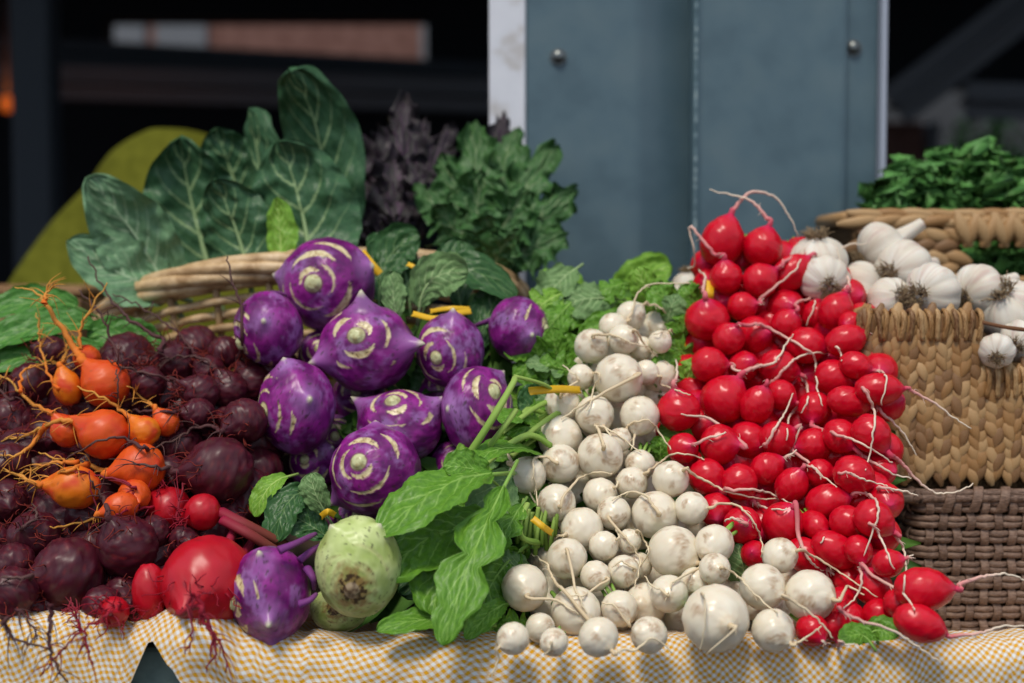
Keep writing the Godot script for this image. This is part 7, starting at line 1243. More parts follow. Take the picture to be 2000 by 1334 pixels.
func materials() -> void:
	leaf_bump = bump_tex(0.03, 3.0, 21)
	var soft := bump_tex(0.02, 2.0, 22)
	for k in [["radish", 0.27, 0.42], ["turnip", 0.29, 0.45], ["beet", 0.40, 0.4], ["gold", 0.42, 0.42], ["redbeet", 0.36, 0.45], ["kohlrabi", 0.33, 0.42], ["garlic", 0.52, 0.35], ["root", 0.6, 0.3], ["dull", 0.75, 0.2]]:
		M[k[0]] = tri(mat(k[1], k[2], Color.WHITE, true), 30.0, null, soft, 0.22)
	for k in ["radish", "turnip", "garlic"]:
		M[k].subsurf_scatter_enabled = true
		M[k].subsurf_scatter_strength = 0.08
	# leaves: linear colours
	leaf_mat("collard", Color(0.046, 0.125, 0.052), Color(0.022, 0.070, 0.032), Color(0.34, 0.46, 0.21), 0.165, 0.42, 0.045, 0.42, 0.25, 1)
	leaf_mat("collard_pale", Color(0.16, 0.29, 0.15), Color(0.095, 0.20, 0.10), Color(0.40, 0.52, 0.33), 0.125, 0.40, 0.045, 0.5, 0.25, 2)
	leaf_mat("young_leaf", Color(0.20, 0.38, 0.035), Color(0.10, 0.24, 0.025), Color(0.38, 0.52, 0.14), 0.13, 0.4, 0.05, 0.45, 0.4, 3)
	leaf_mat("turnip_leaf", Color(0.130, 0.290, 0.026), Color(0.060, 0.165, 0.016), Color(0.25, 0.42, 0.09), 0.15, 0.42, 0.055, 0.38, 0.4, 4)
	leaf_mat("turnip_back", Color(0.16, 0.27, 0.10), Color(0.10, 0.19, 0.065), Color(0.36, 0.48, 0.22), 0.15, 0.42, 0.055, 0.6, 0.4, 5)
	leaf_mat("kale", Color(0.060, 0.155, 0.040), Color(0.028, 0.085, 0.026), Color(0.20, 0.26, 0.13), 0.16, 0.45, 0.05, 0.45, 0.3, 6)
	leaf_mat("purple_kale", Color(0.030, 0.034, 0.026), Color(0.022, 0.009, 0.022), Color(0.075, 0.030, 0.070), 0.16, 0.45, 0.05, 0.5, 0.2, 7)
	leaf_mat("curly_kale", Color(0.115, 0.30, 0.070), Color(0.045, 0.150, 0.035), Color(0.30, 0.44, 0.15), 0.16, 0.45, 0.05, 0.45, 0.4, 8)
	leaf_mat("dark_leaf", Color(0.038, 0.115, 0.030), Color(0.020, 0.065, 0.020), Color(0.15, 0.24, 0.09), 0.15, 0.42, 0.05, 0.35, 0.25, 9)
	leaf_mat("chard", Color(0.070, 0.22, 0.032), Color(0.036, 0.125, 0.020), Color(0.20, 0.36, 0.09), 0.15, 0.42, 0.05, 0.4, 0.35, 10)
	# basketry
	var i := 0
	for c in [[Color(0.36, 0.185, 0.065), Color(0.18, 0.085, 0.028)], [Color(0.43, 0.245, 0.10), Color(0.23, 0.118, 0.045)], [Color(0.24, 0.125, 0.048), Color(0.10, 0.036, 0.016)], [Color(0.48, 0.30, 0.14), Color(0.29, 0.16, 0.065)]]:
		M["hyacinth%d" % i] = tri(mat(0.48, 0.4), 26.0, noise_tex(0.03, [[0.25, 0.55, 0.8], [c[1].linear_to_srgb(), c[0].linear_to_srgb(), c[0].lerp(Color(0.5, 0.38, 0.22), 0.4).linear_to_srgb()]], 30 + i), bump_tex(0.06, 6.0, 40 + i), 0.6)
		M["hyacinth%d" % i].uv1_scale = Vector3(70, 14, 70)
		i += 1
	M.willow = tri(mat(0.42, 0.45), 8.0, noise_tex(0.02, [[0.2, 0.5, 0.8], [lin(0.34, 0.20, 0.09), lin(0.56, 0.38, 0.20), lin(0.64, 0.47, 0.28)]], 50), bump_tex(0.05, 4.0, 51), 0.4)
	M.willow_dark = tri(mat(0.5, 0.4), 8.0, noise_tex(0.02, [[0.2, 0.5, 0.8], [lin(0.24, 0.14, 0.06), lin(0.42, 0.27, 0.13), lin(0.52, 0.36, 0.19)]], 52), bump_tex(0.05, 4.0, 53), 0.4)
	for j in 2:
		M["seagrass%d" % j] = tri(mat(0.55, 0.35), 40.0, noise_tex(0.03, [[0.2, 0.5, 0.8], [lin(0.082, 0.048, 0.034), lin(0.165, 0.102, 0.074), lin(0.25, 0.165, 0.12)] if j == 0 else [lin(0.10, 0.058, 0.040), lin(0.19, 0.118, 0.086), lin(0.27, 0.18, 0.13)]], 60 + j), bump_tex(0.05, 6.0, 62 + j), 0.6)
		M["seagrass%d" % j].uv1_scale = Vector3(14, 70, 14)
	M.basket_inside = tri(mat(0.8, 0.2), 20.0, noise_tex(0.04, [[0.3, 0.7], [lin(0.05, 0.03, 0.015), lin(0.13, 0.075, 0.035)]], 66))
	# steel
	M.steel_blue = tri(mat(0.34, 0.5), 1.6, noise_tex(0.012, [[0.2, 0.45, 0.55, 0.85], [lin(0.070, 0.118, 0.145), lin(0.082, 0.136, 0.165), lin(0.086, 0.140, 0.168), lin(0.098, 0.152, 0.176)]], 70, 512), bump_tex(0.012, 1.6, 71, 512), 0.16)
	M.steel_white = tri(mat(0.5, 0.5), 3.0, noise_tex(0.02, [[0.15, 0.4, 0.9], [lin(0.52, 0.50, 0.50), lin(0.66, 0.67, 0.72), lin(0.70, 0.71, 0.76)]], 72))
	M.steel_worn = tri(mat(0.4, 0.5), 6.0, noise_tex(0.05, [[0.35, 0.55, 0.75], [lin(0.082, 0.136, 0.165), lin(0.16, 0.24, 0.27), lin(0.34, 0.42, 0.43)]], 74))
	M.steel_edge = mat(0.4, 0.5, lin(0.36, 0.39, 0.47))
	M.bolt = mat(0.32, 0.5, lin(0.16, 0.17, 0.165))
	M.bolt.metallic = 0.85
	M.wood = tri(mat(0.6, 0.35), 5.0, noise_tex(0.02, [[0.2, 0.5, 0.8], [lin(0.16, 0.085, 0.04), lin(0.27, 0.15, 0.07), lin(0.34, 0.21, 0.11)]], 80), bump_tex(0.03, 3.0, 81), 0.4)
	M.wood.uv1_scale = Vector3(2, 18, 18)
	M.dark_wood = tri(mat(0.7, 0.3), 5.0, noise_tex(0.02, [[0.2, 0.8], [lin(0.030, 0.020, 0.013), lin(0.07, 0.045, 0.028)]], 82))
	M.green_paint = tri(mat(0.5, 0.4), 8.0, noise_tex(0.02, [[0.2, 0.5, 0.8], [lin(0.19, 0.26, 0.235), lin(0.225, 0.305, 0.275), lin(0.25, 0.33, 0.30)]], 84), bump_tex(0.03, 2.0, 85), 0.3)
	M.gingham = mat(0.85, 0.2)
	M.gingham.albedo_texture = gingham_image()
	M.gingham.normal_enabled = true
	M.gingham.normal_texture = bump_tex(0.25, 3.0, 86)
	M.gingham.normal_scale = 0.25
	M.gingham.cull_mode = BaseMaterial3D.CULL_DISABLED
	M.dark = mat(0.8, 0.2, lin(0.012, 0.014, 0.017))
	M.dark_steel = mat(0.6, 0.4, lin(0.020, 0.026, 0.034))
	M.grey_steel = mat(0.6, 0.4, lin(0.060, 0.064, 0.072))
	M.olive = tri(mat(0.85, 0.2), 6.0, noise_tex(0.02, [[0.2, 0.8], [lin(0.080, 0.084, 0.008), lin(0.13, 0.132, 0.015)]], 90), bump_tex(0.03, 3.0, 91), 0.4)
	M.paving = tri(mat(0.9, 0.2), 1.0, noise_tex(0.03, [[0.2, 0.8], [lin(0.030, 0.030, 0.031), lin(0.065, 0.063, 0.06)]], 92))
	M.brick = tri(mat(0.85, 0.2), 1.2, noise_tex(0.03, [[0.2, 0.8], [lin(0.15, 0.075, 0.062), lin(0.22, 0.12, 0.10)]], 93))
	M.pale_stone = mat(0.8, 0.2, lin(0.17, 0.18, 0.20))
	M.yellow_tape = mat(0.45, 0.4, lin(0.72, 0.42, 0.015))
	M.yellow_tape.backlight_enabled = true
	M.yellow_tape.backlight = Color(0.3, 0.3, 0.3)
	M.cord = mat(0.8, 0.2, lin(0.16, 0.075, 0.04))
	M.tuft = mat(0.85, 0.2, Color.WHITE, true)

func gingham_image() -> ImageTexture:
	var n := 256
	var im := Image.create(n, n, false, Image.FORMAT_RGB8)
	var white := Color(0.70, 0.72, 0.74)
	var full := Color(0.66, 0.33, 0.012)
	for y in n:
		for x in n:
			var a := (x / 32) % 2 == 0
			var b := (y / 32) % 2 == 0
			var c := white
			if a and b:
				c = full
			elif a or b:
				# woven from one yellow and one white yarn
				c = full.lerp(white, 0.15) if ((x + y) / 4) % 2 == 0 else white.lerp(full, 0.25)
			var j := 1.0 - 0.08 * (noise.get_noise_2d(x * 9.0, y * 0.8) * 0.5 + 0.5) - 0.05 * (noise.get_noise_2d(x * 0.8, y * 9.0 + 500.0) * 0.5 + 0.5)
			im.set_pixel(x, y, (c * j).linear_to_srgb())
	im.generate_mipmaps()
	return ImageTexture.create_from_image(im)

# ------------------------------------------------------------------ what lies behind
func merged(boxes: Array) -> ArrayMesh:
	var st := SurfaceTool.new()
	st.begin(Mesh.PRIMITIVE_TRIANGLES)
	for b in boxes:
		box_into(st, b[0], b[1], 0.0)
	return done(st)

func place() -> void:
	setting("pavement", box(Vector3(16, 0.1, 20)), M.paving, Vector3(0, -0.90, -4))
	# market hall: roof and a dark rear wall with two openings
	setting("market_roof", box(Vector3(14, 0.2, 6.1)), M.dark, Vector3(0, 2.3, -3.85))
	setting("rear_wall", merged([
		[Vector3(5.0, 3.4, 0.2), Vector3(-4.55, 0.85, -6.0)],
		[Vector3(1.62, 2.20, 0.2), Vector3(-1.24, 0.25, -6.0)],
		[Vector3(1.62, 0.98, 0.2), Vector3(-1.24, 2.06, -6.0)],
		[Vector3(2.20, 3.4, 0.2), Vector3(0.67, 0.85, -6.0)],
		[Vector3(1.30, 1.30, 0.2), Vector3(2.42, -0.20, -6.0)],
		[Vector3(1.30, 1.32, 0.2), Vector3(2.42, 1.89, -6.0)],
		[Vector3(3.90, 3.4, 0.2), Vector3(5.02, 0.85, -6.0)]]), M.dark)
	var b := thing("brick_building", "pinkish brick building glimpsed through the opening in the dark hall", "building", Vector3(-1.2, -0.85, -9.0))
	obj("wall", box(Vector3(5.0, 4.2, 0.4)), M.brick, b).position = Vector3(0, 2.1, 0)
	for x in [-1.55, -1.12, 0.62]:
		var w := obj("window", box(Vector3(0.36 if x < 0 else 0.12, 1.0, 0.05), 0.01), M.pale_stone, b)
		w.position = Vector3(x, 2.75, 0.22)
	var gb := thing("grey_building", "dim grey building far behind the bushes at right", "building", Vector3(3.0, -0.85, -9.4))
	obj("wall", box(Vector3(3.6, 4.2, 0.4)), M.grey_steel, gb).position = Vector3(0, 2.1, 0)
	var p := thing("brick_pillar", "blurred pinkish brick pillar behind the curly kale", "pillar", Vector3(2.12, -0.85, -7.0))
	obj("shaft", box(Vector3(0.42, 2.0, 0.4), 0.01), M.brick, p).position = Vector3(0, 1.0, 0)
	obj("corner_strip", box(Vector3(0.07, 2.0, 0.42), 0.01), M.pale_stone, p).position = Vector3(0.27, 1.0, 0.0)
	# bushes beyond the right opening
	for k in 2:
		var s := thing("bush", ["blurred green bush outside, at the right picture edge", "low blurred bush beside the post, behind the curly kale"][k], "bush", [Vector3(2.75, -0.85, -6.9), Vector3(1.72, -0.85, -6.6)][k], "bushes outside the hall")
		var st := SurfaceTool.new()
		st.begin(Mesh.PRIMITIVE_TRIANGLES)
		st.set_smooth_group(-1)
		var top: float = [1.75, 1.25][k]
		for i in 1500:
			var d := Vector3(rng.randf_range(-1, 1), rng.randf_range(-1, 1), rng.randf_range(-1, 1))
			if d.length() > 1.0:
				continue
			var c := Vector3(d.x * 0.34, 0.45 + top * 0.5 + d.y * top * 0.5, d.z * 0.3)
			var a := Vector3(rng.randf_range(-1, 1), rng.randf_range(-1, 1), rng.randf_range(-1, 1)).normalized() * 0.05
			var e := a.cross(Vector3(rng.randf_range(-1, 1), 1, rng.randf_range(-1, 1))).normalized() * 0.025
			for v in [c - a, c + e, c + a, c - a, c + a, c - e]:
				st.set_uv(Vector2(0.3, 0.4))
				st.add_vertex(v)
		obj("foliage", done(st), M.curly_kale, s)
		obj("trunk", done(tube(PackedVector3Array([Vector3.ZERO, Vector3(0.02, 0.4, 0), Vector3(0, 0.9, 0)]), 0.03, 0.015, 6)), M.dark_wood, s)
	# steel beams and column in the dark hall
	var beam := func(label: String, a: Vector3, c: Vector3, h: float, m: Material):
		var o := thing("roof_beam", label, "beam", (a + c) / 2.0, "beams of the dark hall")
		var st := SurfaceTool.new()
		st.begin(Mesh.PRIMITIVE_TRIANGLES)
		var dir := (c - a).normalized()
		var bs := Basis(dir, dir.cross(Vector3.FORWARD).normalized() * -1.0, Vector3.BACK)
		box_into(st, Vector3((c - a).length(), h * 0.15, h), Vector3(0, 0, 0), 0.004, bs)
		box_into(st, Vector3((c - a).length(), h, h * 0.15), Vector3(0, 0, h * 0.1), 0.004, bs)
		obj("girder", done(st), m, o)
	beam.call("grey diagonal beam rising to the right above the curly kale", Vector3(1.25, 0.85, -3.4), Vector3(2.25, 1.62, -3.4), 0.14, M.grey_steel)
	beam.call("level grey beam under the diagonal one at right", Vector3(1.45, 0.86, -3.3), Vector3(2.6, 0.83, -3.3), 0.12, M.grey_steel)
	beam.call("dim level beam across the dark hall above the olive fabric", Vector3(-2.4, 1.10, -4.6), Vector3(0.2, 1.02, -4.6), 0.14, M.grey_steel)
	beam.call("dark heavy beam under the brick glimpsed at top left", Vector3(-3.2, 1.36, -5.2), Vector3(0.4, 1.16, -5.2), 0.12, M.dark_steel)
	var col := thing("steel_column", "dark blue steel column at far left of the hall", "column", Vector3(-1.36, -0.85, -2.8))
	obj("shaft", box(Vector3(0.11, 3.3, 0.11), 0.008), M.dark_steel, col).position = Vector3(0, 1.65, 0)
	obj("base_plate", box(Vector3(0.24, 0.03, 0.24), 0.004), M.dark_steel, col).position = Vector3(0, 0.016, 0)
	var lamp := thing("hanging_lamp", "small warm lamp glowing at the left picture edge", "lamp", Vector3(-1.775, 0.90, -3.74))
	var bm := mat(0.4, 0.5, Color(1.0, 0.55, 0.2))
	bm.emission_enabled = true
	bm.emission = Color(1.0, 0.42, 0.10)
	bm.emission_energy_multiplier = 0.22
	var sph := SphereMesh.new()
	sph.radius = 0.026
	sph.height = 0.06
	obj("bulb", sph, bm, lamp)
	obj("flex", done(tube(PackedVector3Array([Vector3(0, 0.04, 0), Vector3(0, 0.8, 0), Vector3(0, 1.6, 0)]), 0.006, 0.006, 6)), M.dark_steel, lamp)
	var li := OmniLight3D.new()
	li.name = "glow"
	li.light_color = Color(1.0, 0.5, 0.18)
	li.light_energy = 0.03
	li.light_size = 0.04
	li.omni_range = 8.0
	li.omni_attenuation = 2.0
	li.shadow_enabled = true
	lamp.add_child(li)
	# olive fabric hump
	var ol := thing("olive_fabric", "olive green fabric draped in a hump behind the collard leaves", "fabric", Vector3(-0.56, -0.04, -1.15))
	var pts := PackedVector3Array()
	for i in 41:
		var v := i / 40.0
		for j in 61:
			var u := j / 60.0 * 2.0 - 1.0
			var prof := pow(maxf(0.0, 1.0 - pow(absf(u), 2.3)), 0.55)
			var top := 0.60 * prof
			var a := v * PI
			var fold := 0.012 * sin(u * 9.0 + v * 7.0) + 0.008 * noise.get_noise_2d(u * 60.0, v * 60.0)
			pts.append(Vector3(u * 0.40 + 0.03 * sin(v * 3.0), top * sin(a * 0.5 + 0.0) if v < 0.5 else top * (0.72 + 0.28 * sin((1.0 - v) * PI)), 0.22 * cos(a) + fold * 2.0) + Vector3(0, fold, 0))
	obj("cloth_sheet", done(grid(40, 60, pts)), M.olive, ol)

func table_and_cloth() -> void:
	var t := thing("stall_table", "pale green painted table under the checked cloth", "table", Vector3(0, -0.85, -0.2))
	for k in 6:
		obj("top_board", box(Vector3(2.6, 0.025, 0.108), 0.003), M.wood, t).position = Vector3(0, 0.790, 0.200 - k * 0.11)
	for k in 5:
		obj("top_board", box(Vector3(2.6, 0.025, 0.108), 0.003), M.wood, t).position = Vector3(0, 0.790, 0.200 - (k + 6) * 0.11)
	for k in 9:
		obj("front_plank", box(Vector3(0.286, 0.15, 0.02), 0.003), M.green_paint, t).position = Vector3(-1.149 + k * 0.2895, 0.770, 0.2665)
	for x in [-1.2, 1.2]:
		for z in [-0.78, 0.22]:
			obj("leg", box(Vector3(0.06, 0.776, 0.06), 0.004), M.green_paint, t).position = Vector3(x, 0.3885, z)
	# cloth: a draped sheet, lying on the table, bending over the edge and hanging
	var nx := 300
	var nt := 46
	var pts := PackedVector3Array()
	var uvs := PackedVector2Array()
	var x0 := -0.75
	var x1 := 0.75
	for i in nt + 1:
		for j in nx + 1:
			var x := lerpf(x0, x1, float(j) / nx)
			var h := 0.020 * smoothstep(-0.16, -0.34, x) + 0.018 * exp(-pow((x + 0.272) / 0.028, 2.0)) - 0.008 * exp(-pow((x + 0.335) / 0.02, 2.0))
			h += 0.004 * noise.get_noise_1d(x * 420.0) + 0.003 * noise.get_noise_1d(x * 1300.0)
			# how far the cloth hangs past the edge; drawn up at the gap on the left
			var gap := (x + 0.308) / 0.040
			var hang := 0.115 + 0.010 * noise.get_noise_1d(x * 300.0 + 90.0)
			hang = minf(hang, -0.016 + 0.068 * absf(gap) * (1.15 if gap < 0 else 0.9))
			var flat := 0.25
			var bendlen := 0.046
			var s := float(i) / nt * (flat + bendlen + hang)
			if i < 10:
				s = float(i) / 10.0 * 0.19
			else:
				s = 0.19 + float(i - 10) / (nt - 10) * (flat + bendlen + hang - 0.19)
			var ridge := 0.018 * exp(-pow((x + 0.27) / 0.03, 2.0)) + 0.006 * noise.get_noise_1d(x * 500.0 + 33.0)
			var edge := 0.074
			var R := bendlen / (PI / 2)
			var p := Vector3(x, 0, 0)
			if s < flat:
				p.z = edge - flat + s
				p.y = lerpf(-0.043, 0.0055, smoothstep(0.17, 0.235, s)) + maxf(h, 0.0) * smoothstep(0.17, 0.25, s)
			elif s < flat + bendlen:
				var a := (s - flat) / R
				p.z = edge + sin(a) * R + ridge * (1.0 - cos(a))
				p.y = 0.0055 + h - (1.0 - cos(a)) * R
			else:
				var q := s - flat - bendlen
				p.z = edge + R + ridge + q * 0.10 + 0.004 * noise.get_noise_2d(x * 500.0, q * 900.0)
				p.y = 0.0055 + h - R - q
			# wrinkles
			p.y += 0.0022 * noise.get_noise_2d(x * 900.0, s * 900.0) * smoothstep(0.15, 0.25, s)
			p.z += 0.0042 * noise.get_noise_2d(x * 520.0 + 70.0, s * 300.0) * smoothstep(0.23, 0.29, s)
			p.x += 0.0015 * noise.get_noise_2d(x * 400.0, s * 500.0 + 40.0)
			pts.append(p)
			var warp := 0.006 * noise.get_noise_2d(x * 160.0, s * 160.0 + 7.0)
			var tilt := lerpf(0.42, 0.80, smoothstep(-0.35, 0.15, x))
			var uu := x + warp
			var vv := s + warp * 0.6
			# the weave lies askew; period 6.6 mm
			uvs.append(Vector2(uu * cos(tilt) - vv * sin(tilt), uu * sin(tilt) + vv * cos(tilt)) / (0.0052 * 4.0))
	var cl := obj("tablecloth", done(grid(nt, nx, pts, PackedColorArray(), uvs)), M.gingham)
	cl.set_meta("label", "yellow and white checked cloth hanging over the stall edge")
	cl.set_meta("category", "tablecloth")
	# sloping riser under the heap
	var r := thing("display_riser", "dark sloping wooden riser under the vegetable heap", "riser", Vector3(-0.12, -0.034, -0.060))
	var ang := atan2(0.275, 0.26)
	for k in 5:
		var b := obj("board", box(Vector3(0.98, 0.012, 0.051), 0.002), M.dark_wood, r)
		b.position = Vector3(0, 0.045 + k * 0.0382, 0.005 - k * 0.0361)
		b.rotation.x = ang
	for x in [-0.46, 0.0, 0.46]:
		obj("strut", box(Vector3(0.03, 0.18, 0.02), 0.002), M.dark_wood, r).position = Vector3(x, 0.091, -0.165)
	# crates behind
	var c := thing("wooden_crate", "brown wooden crate behind the beets at the left edge", "crate", Vector3(-0.77, -0.046, -0.72))
	crate(c, 0.42, 0.335, 0.34)
	var c2 := thing("wooden_crate", "wooden crate holding up the basket of curly kale", "crate", Vector3(0.62, -0.046, -0.44))
	crate(c2, 0.44, 0.29, 0.15)

func crate(c: Node3D, w: float, h: float, d: float) -> void:
	var n := int(h / 0.075)
	for k in n:
		var y := (k + 0.5) * h / n
		for z in [-d / 2, d / 2]:
			obj("slat", box(Vector3(w, h / n - 0.006, 0.012), 0.002), M.wood, c).position = Vector3(0, y, z)
		for x in [-w / 2 + 0.007, w / 2 - 0.007]:
			obj("slat", box(Vector3(0.012, h / n - 0.006, d - 0.014), 0.002), M.wood, c).position = Vector3(x, y, 0)
	for k in 4:
		obj("lid_board", box(Vector3(w, 0.01, d / 4 - 0.003), 0.002), M.wood, c).position = Vector3(0, h + 0.006, (k - 1.5) * d / 4)

# ------------------------------------------------------------------ the steel post
func post() -> void:
	var o := thing("steel_post", "blue grey painted steel post with ribs behind the heap", "post", Vector3(0, -0.85, -0.56))
	var h := 2.9
	var sweep := func(prof: Array, called: String, m: Material):
		# profile in plan (x, z), swept up
		var st := SurfaceTool.new()
		st.begin(Mesh.PRIMITIVE_TRIANGLES)
		st.set_smooth_group(-1)
		for i in prof.size() - 1:
			var a := Vector3(prof[i].x, 0, prof[i].y)
			var c := Vector3(prof[i + 1].x, 0, prof[i + 1].y)
			var up := Vector3(0, h, 0)
			for v in [a, a + up, c + up, a, c + up, c]:
				st.set_uv(Vector2.ZERO)
				st.add_vertex(v)
		return obj(called, done(st), m, o)
	var arc := func(c: Vector2, r: float, a0: float, a1: float, n: int) -> Array:
		var q := []
		for i in n + 1:
			var a := deg_to_rad(lerpf(a0, a1, float(i) / n))
			q.append(c + Vector2(cos(a), -sin(a)) * -1.0 * r * Vector2(-1, 1))
		return q
	# left plate, rounded outer edge, then a face that falls back to the seam
	var left := [Vector2(0.0186, -0.10), Vector2(0.0186, -0.002), Vector2(0.0206, 0.0), Vector2(0.154, 0.0)]
	for i in 9:
		var a := deg_to_rad(lerpf(0, 28, i / 8.0))
		left.append(Vector2(0.154 + 0.034 * sin(a), 0.0 - 0.034 * (1.0 - cos(a))))
	left.append_array([Vector2(0.233, -0.0385)])
	sweep.call(left, "left_plate", M.steel_blue)
	# right plate: a raised lip at the seam, a wide face, and the flank
	var right := [Vector2(0.233, -0.0385), Vector2(0.2345, 0.001), Vector2(0.236, 0.004), Vector2(0.2405, 0.004), Vector2(0.2425, 0.001), Vector2(0.247, -0.001), Vector2(0.428, -0.001), Vector2(0.4345, -0.004), Vector2(0.438, -0.016), Vector2(0.4775, -0.018), Vector2(0.4785, -0.10)]
	sweep.call(right, "right_plate", M.steel_blue)
	var wt := obj("white_edge_trim", box(Vector3(0.0475, h, 0.03), 0.002), M.steel_white, o)
	wt.position = Vector3(-0.0060, h / 2, -0.013)
	var et := obj("right_edge_trim", box(Vector3(0.0075, h, 0.05), 0.002), M.steel_edge, o)
	et.position = Vector3(0.4825, h / 2, -0.022)
	var seam := obj("worn_seam", box(Vector3(0.0036, h, 0.003), 0.001), M.steel_worn, o)
	seam.position = Vector3(0.2382, h / 2, 0.0045)
	obj("web", box(Vector3(0.44, h, 0.02), 0.002), M.steel_blue, o).position = Vector3(0.25, h / 2, -0.09)
	for b in [Vector3(0.0600, 1.4486, 0.0), Vector3(0.4460, 1.4626, -0.017)]:
		var bolt := Node3D.new()
		bolt.name = "bolt"
		o.add_child(bolt, true)
		bolt.position = b
		var pts := PackedVector3Array()
		for i in 13:
			var a := PI / 2 * i / 12.0
			for j in 25:
				var ph := TAU * j / 24.0
				pts.append(Vector3(cos(ph) * cos(a) * 0.0092, sin(ph) * cos(a) * 0.0092, 0.002 + sin(a) * 0.0068))
		obj("dome_head", done(grid(12, 24, pts)), M.bolt, bolt)
		var cy := CylinderMesh.new()
		cy.top_radius = 0.0108
		cy.bottom_radius = 0.0112
		cy.height = 0.0025
		var wa := obj("washer", cy, M.bolt, bolt)
		wa.rotation_degrees.x = 90
		wa.position.z = 0.0015

# ------------------------------------------------------------------ baskets
func strand(seed_: int, twist := 0.5) -> ArrayMesh:
	# a flat plaited leaf strand of unit length along y, unit width
	var pts := PackedVector3Array()
	var n := 8
	var m := 10
	for i in n + 1:
		var t := float(i) / n
		var w := 0.5 * pow(sin(PI * clampf(t * 0.90 + 0.05, 0, 1)), 0.55)
		for j in m + 1:
			var a := TAU * j / m
			var crease := 1.0 + 0.10 * sin(a * 5.0 + seed_ + t * 3.0)
			var tw := twist * (t - 0.5)
			var q := Vector2(cos(a) * w, sin(a) * w * 0.62 * crease).rotated(tw)
			pts.append(Vector3(q.x + 0.06 * sin(t * 5.0 + seed_), t - 0.5, q.y + 0.16 * sin(PI * t)))
	return done(grid(n, m, pts))

func garlic_basket() -> void:
	var o := thing("garlic_basket", "tan plaited basket with a stepped rim, full of garlic bulbs", "basket", Vector3(0.353, 0.104, -0.120))
	var w := 0.42
	var h := 0.176
	var d := 0.225
	var notch0 := 0.117
	var low := 0.119
	# lining of the basket: thin inner walls
	var lining := merged([
		[Vector3(w, low, 0.006), Vector3(w / 2, low / 2, -0.012)],
		[Vector3(notch0 - 0.004, h - low - 0.004, 0.006), Vector3(notch0 / 2, low + (h - low) / 2, -0.012)],
		[Vector3(0.006, h - 0.004, d - 0.03), Vector3(0.012, h / 2, -d / 2)],
		[Vector3(0.006, h - 0.004, d - 0.03), Vector3(w - 0.012, h / 2, -d / 2)],
		[Vector3(w, h - 0.004, 0.006), Vector3(w / 2, h / 2, -d + 0.012)],
		[Vector3(w - 0.03, 0.006, d - 0.03), Vector3(w / 2, 0.004, -d / 2)]])
	obj("lining", lining, M.basket_inside, o)
	var variants := []
	for k in 5:
		variants.append(strand(k * 3 + 1, [0.5, -0.4, 0.8, -0.7, 0.2][k]))
	var rest := SurfaceTool.new()
	rest.begin(Mesh.PRIMITIVE_TRIANGLES)
	var count := 0
	# herringbone: columns of leaning strands, front and left side
	for face in 2:
		var span := w if face == 0 else d
		var cols := int(span / 0.0088)
		for c in cols:
			var x := (c + 0.5) * 0.0088
			var top := h
			if face == 0 and x > notch0:
				top = low
			var y := 0.006 + (0.0 if c % 2 == 0 else 0.006)
			while y < top - 0.006:
				var len := 0.0265 * rng.randf_range(0.88, 1.12)
				var lean := (0.30 if c % 2 == 0 else -0.30) + rng.randf_range(-0.09, 0.09)
				var bs := Basis(Vector3(0, 0, 1), lean) * Basis(Vector3(1, 0, 0), rng.randf_range(-0.22, -0.08))
				var sc := Vector3(0.0122 * rng.randf_range(0.86, 1.15), len, 0.0105)
				var at := Vector3(x + rng.randf_range(-0.0008, 0.0008), y + 0.008, -0.004 + rng.randf_range(-0.0010, 0.0014))
				var tr := Transform3D(bs * Basis.from_scale(sc), at)
				if face == 1:
					tr = Transform3D(Basis(Vector3.UP, -PI / 2), Vector3(0.004, 0, -0.006)) * Transform3D(tr.basis, Vector3(-tr.origin.x, tr.origin.y, tr.origin.z))
				var v := rng.randi() % 5
				var seen := (face == 0 and x < 0.170)
				if seen and count < 300:
					var s := obj("strand", variants[v], M["hyacinth%d" % (rng.randi() % 4)], o)
					s.transform = tr
					count += 1
				else:
					rest.append_from(variants[v], 0, tr)
				y += 0.0118
	var m := obj("plaited_walls", rest.commit(), M.hyacinth0, o)
	m.set_meta("kind", "stuff")
	# rim: strands folded over the edge
	var fold := func(x: float, y: float, z: float, turn: float):
		var p := PackedVector3Array([Vector3(rng.randf_range(-.002, .002), -0.026, 0.0035), Vector3(0, -0.010, 0.0065), Vector3(0, -0.001, 0.0045), Vector3(0, 0.0022, -0.004), Vector3(0, -0.003, -0.0115), Vector3(0.001, -0.018, -0.0125)])
		var s := obj("rim_fold", done(tube(spline(p, 3), 0.0050, 0.0044, 7, null, Color.WHITE, Color.WHITE, 0.3, 1.0, 0.55)), M["hyacinth%d" % (rng.randi() % 4)], o)
		s.position = Vector3(x, y, z)
		s.rotation = Vector3(0, turn, rng.randf_range(-0.14, 0.14))
	var x := 0.004
	while x < w:
		var yy := h if x < notch0 else low
		fold.call(x, yy, -0.004, 0.0)
		x += 0.0086
	x = 0.012
	while x < d:
		fold.call(0.004, h, -x, -PI / 2)
		x += 0.0086

func wave(x0: float, x1: float, y: float, amp: float, pitch: float, phase: float) -> PackedVector3Array:
	var p := PackedVector3Array()
	var n := int((x1 - x0) / pitch * 6.0)
	for i in n + 1:
		var x := lerpf(x0, x1, float(i) / n)
		p.append(Vector3(x, y + 0.0008 * noise.get_noise_1d(x * 900.0 + y * 5000.0), amp * cos(PI * x / pitch + phase)))
	return p

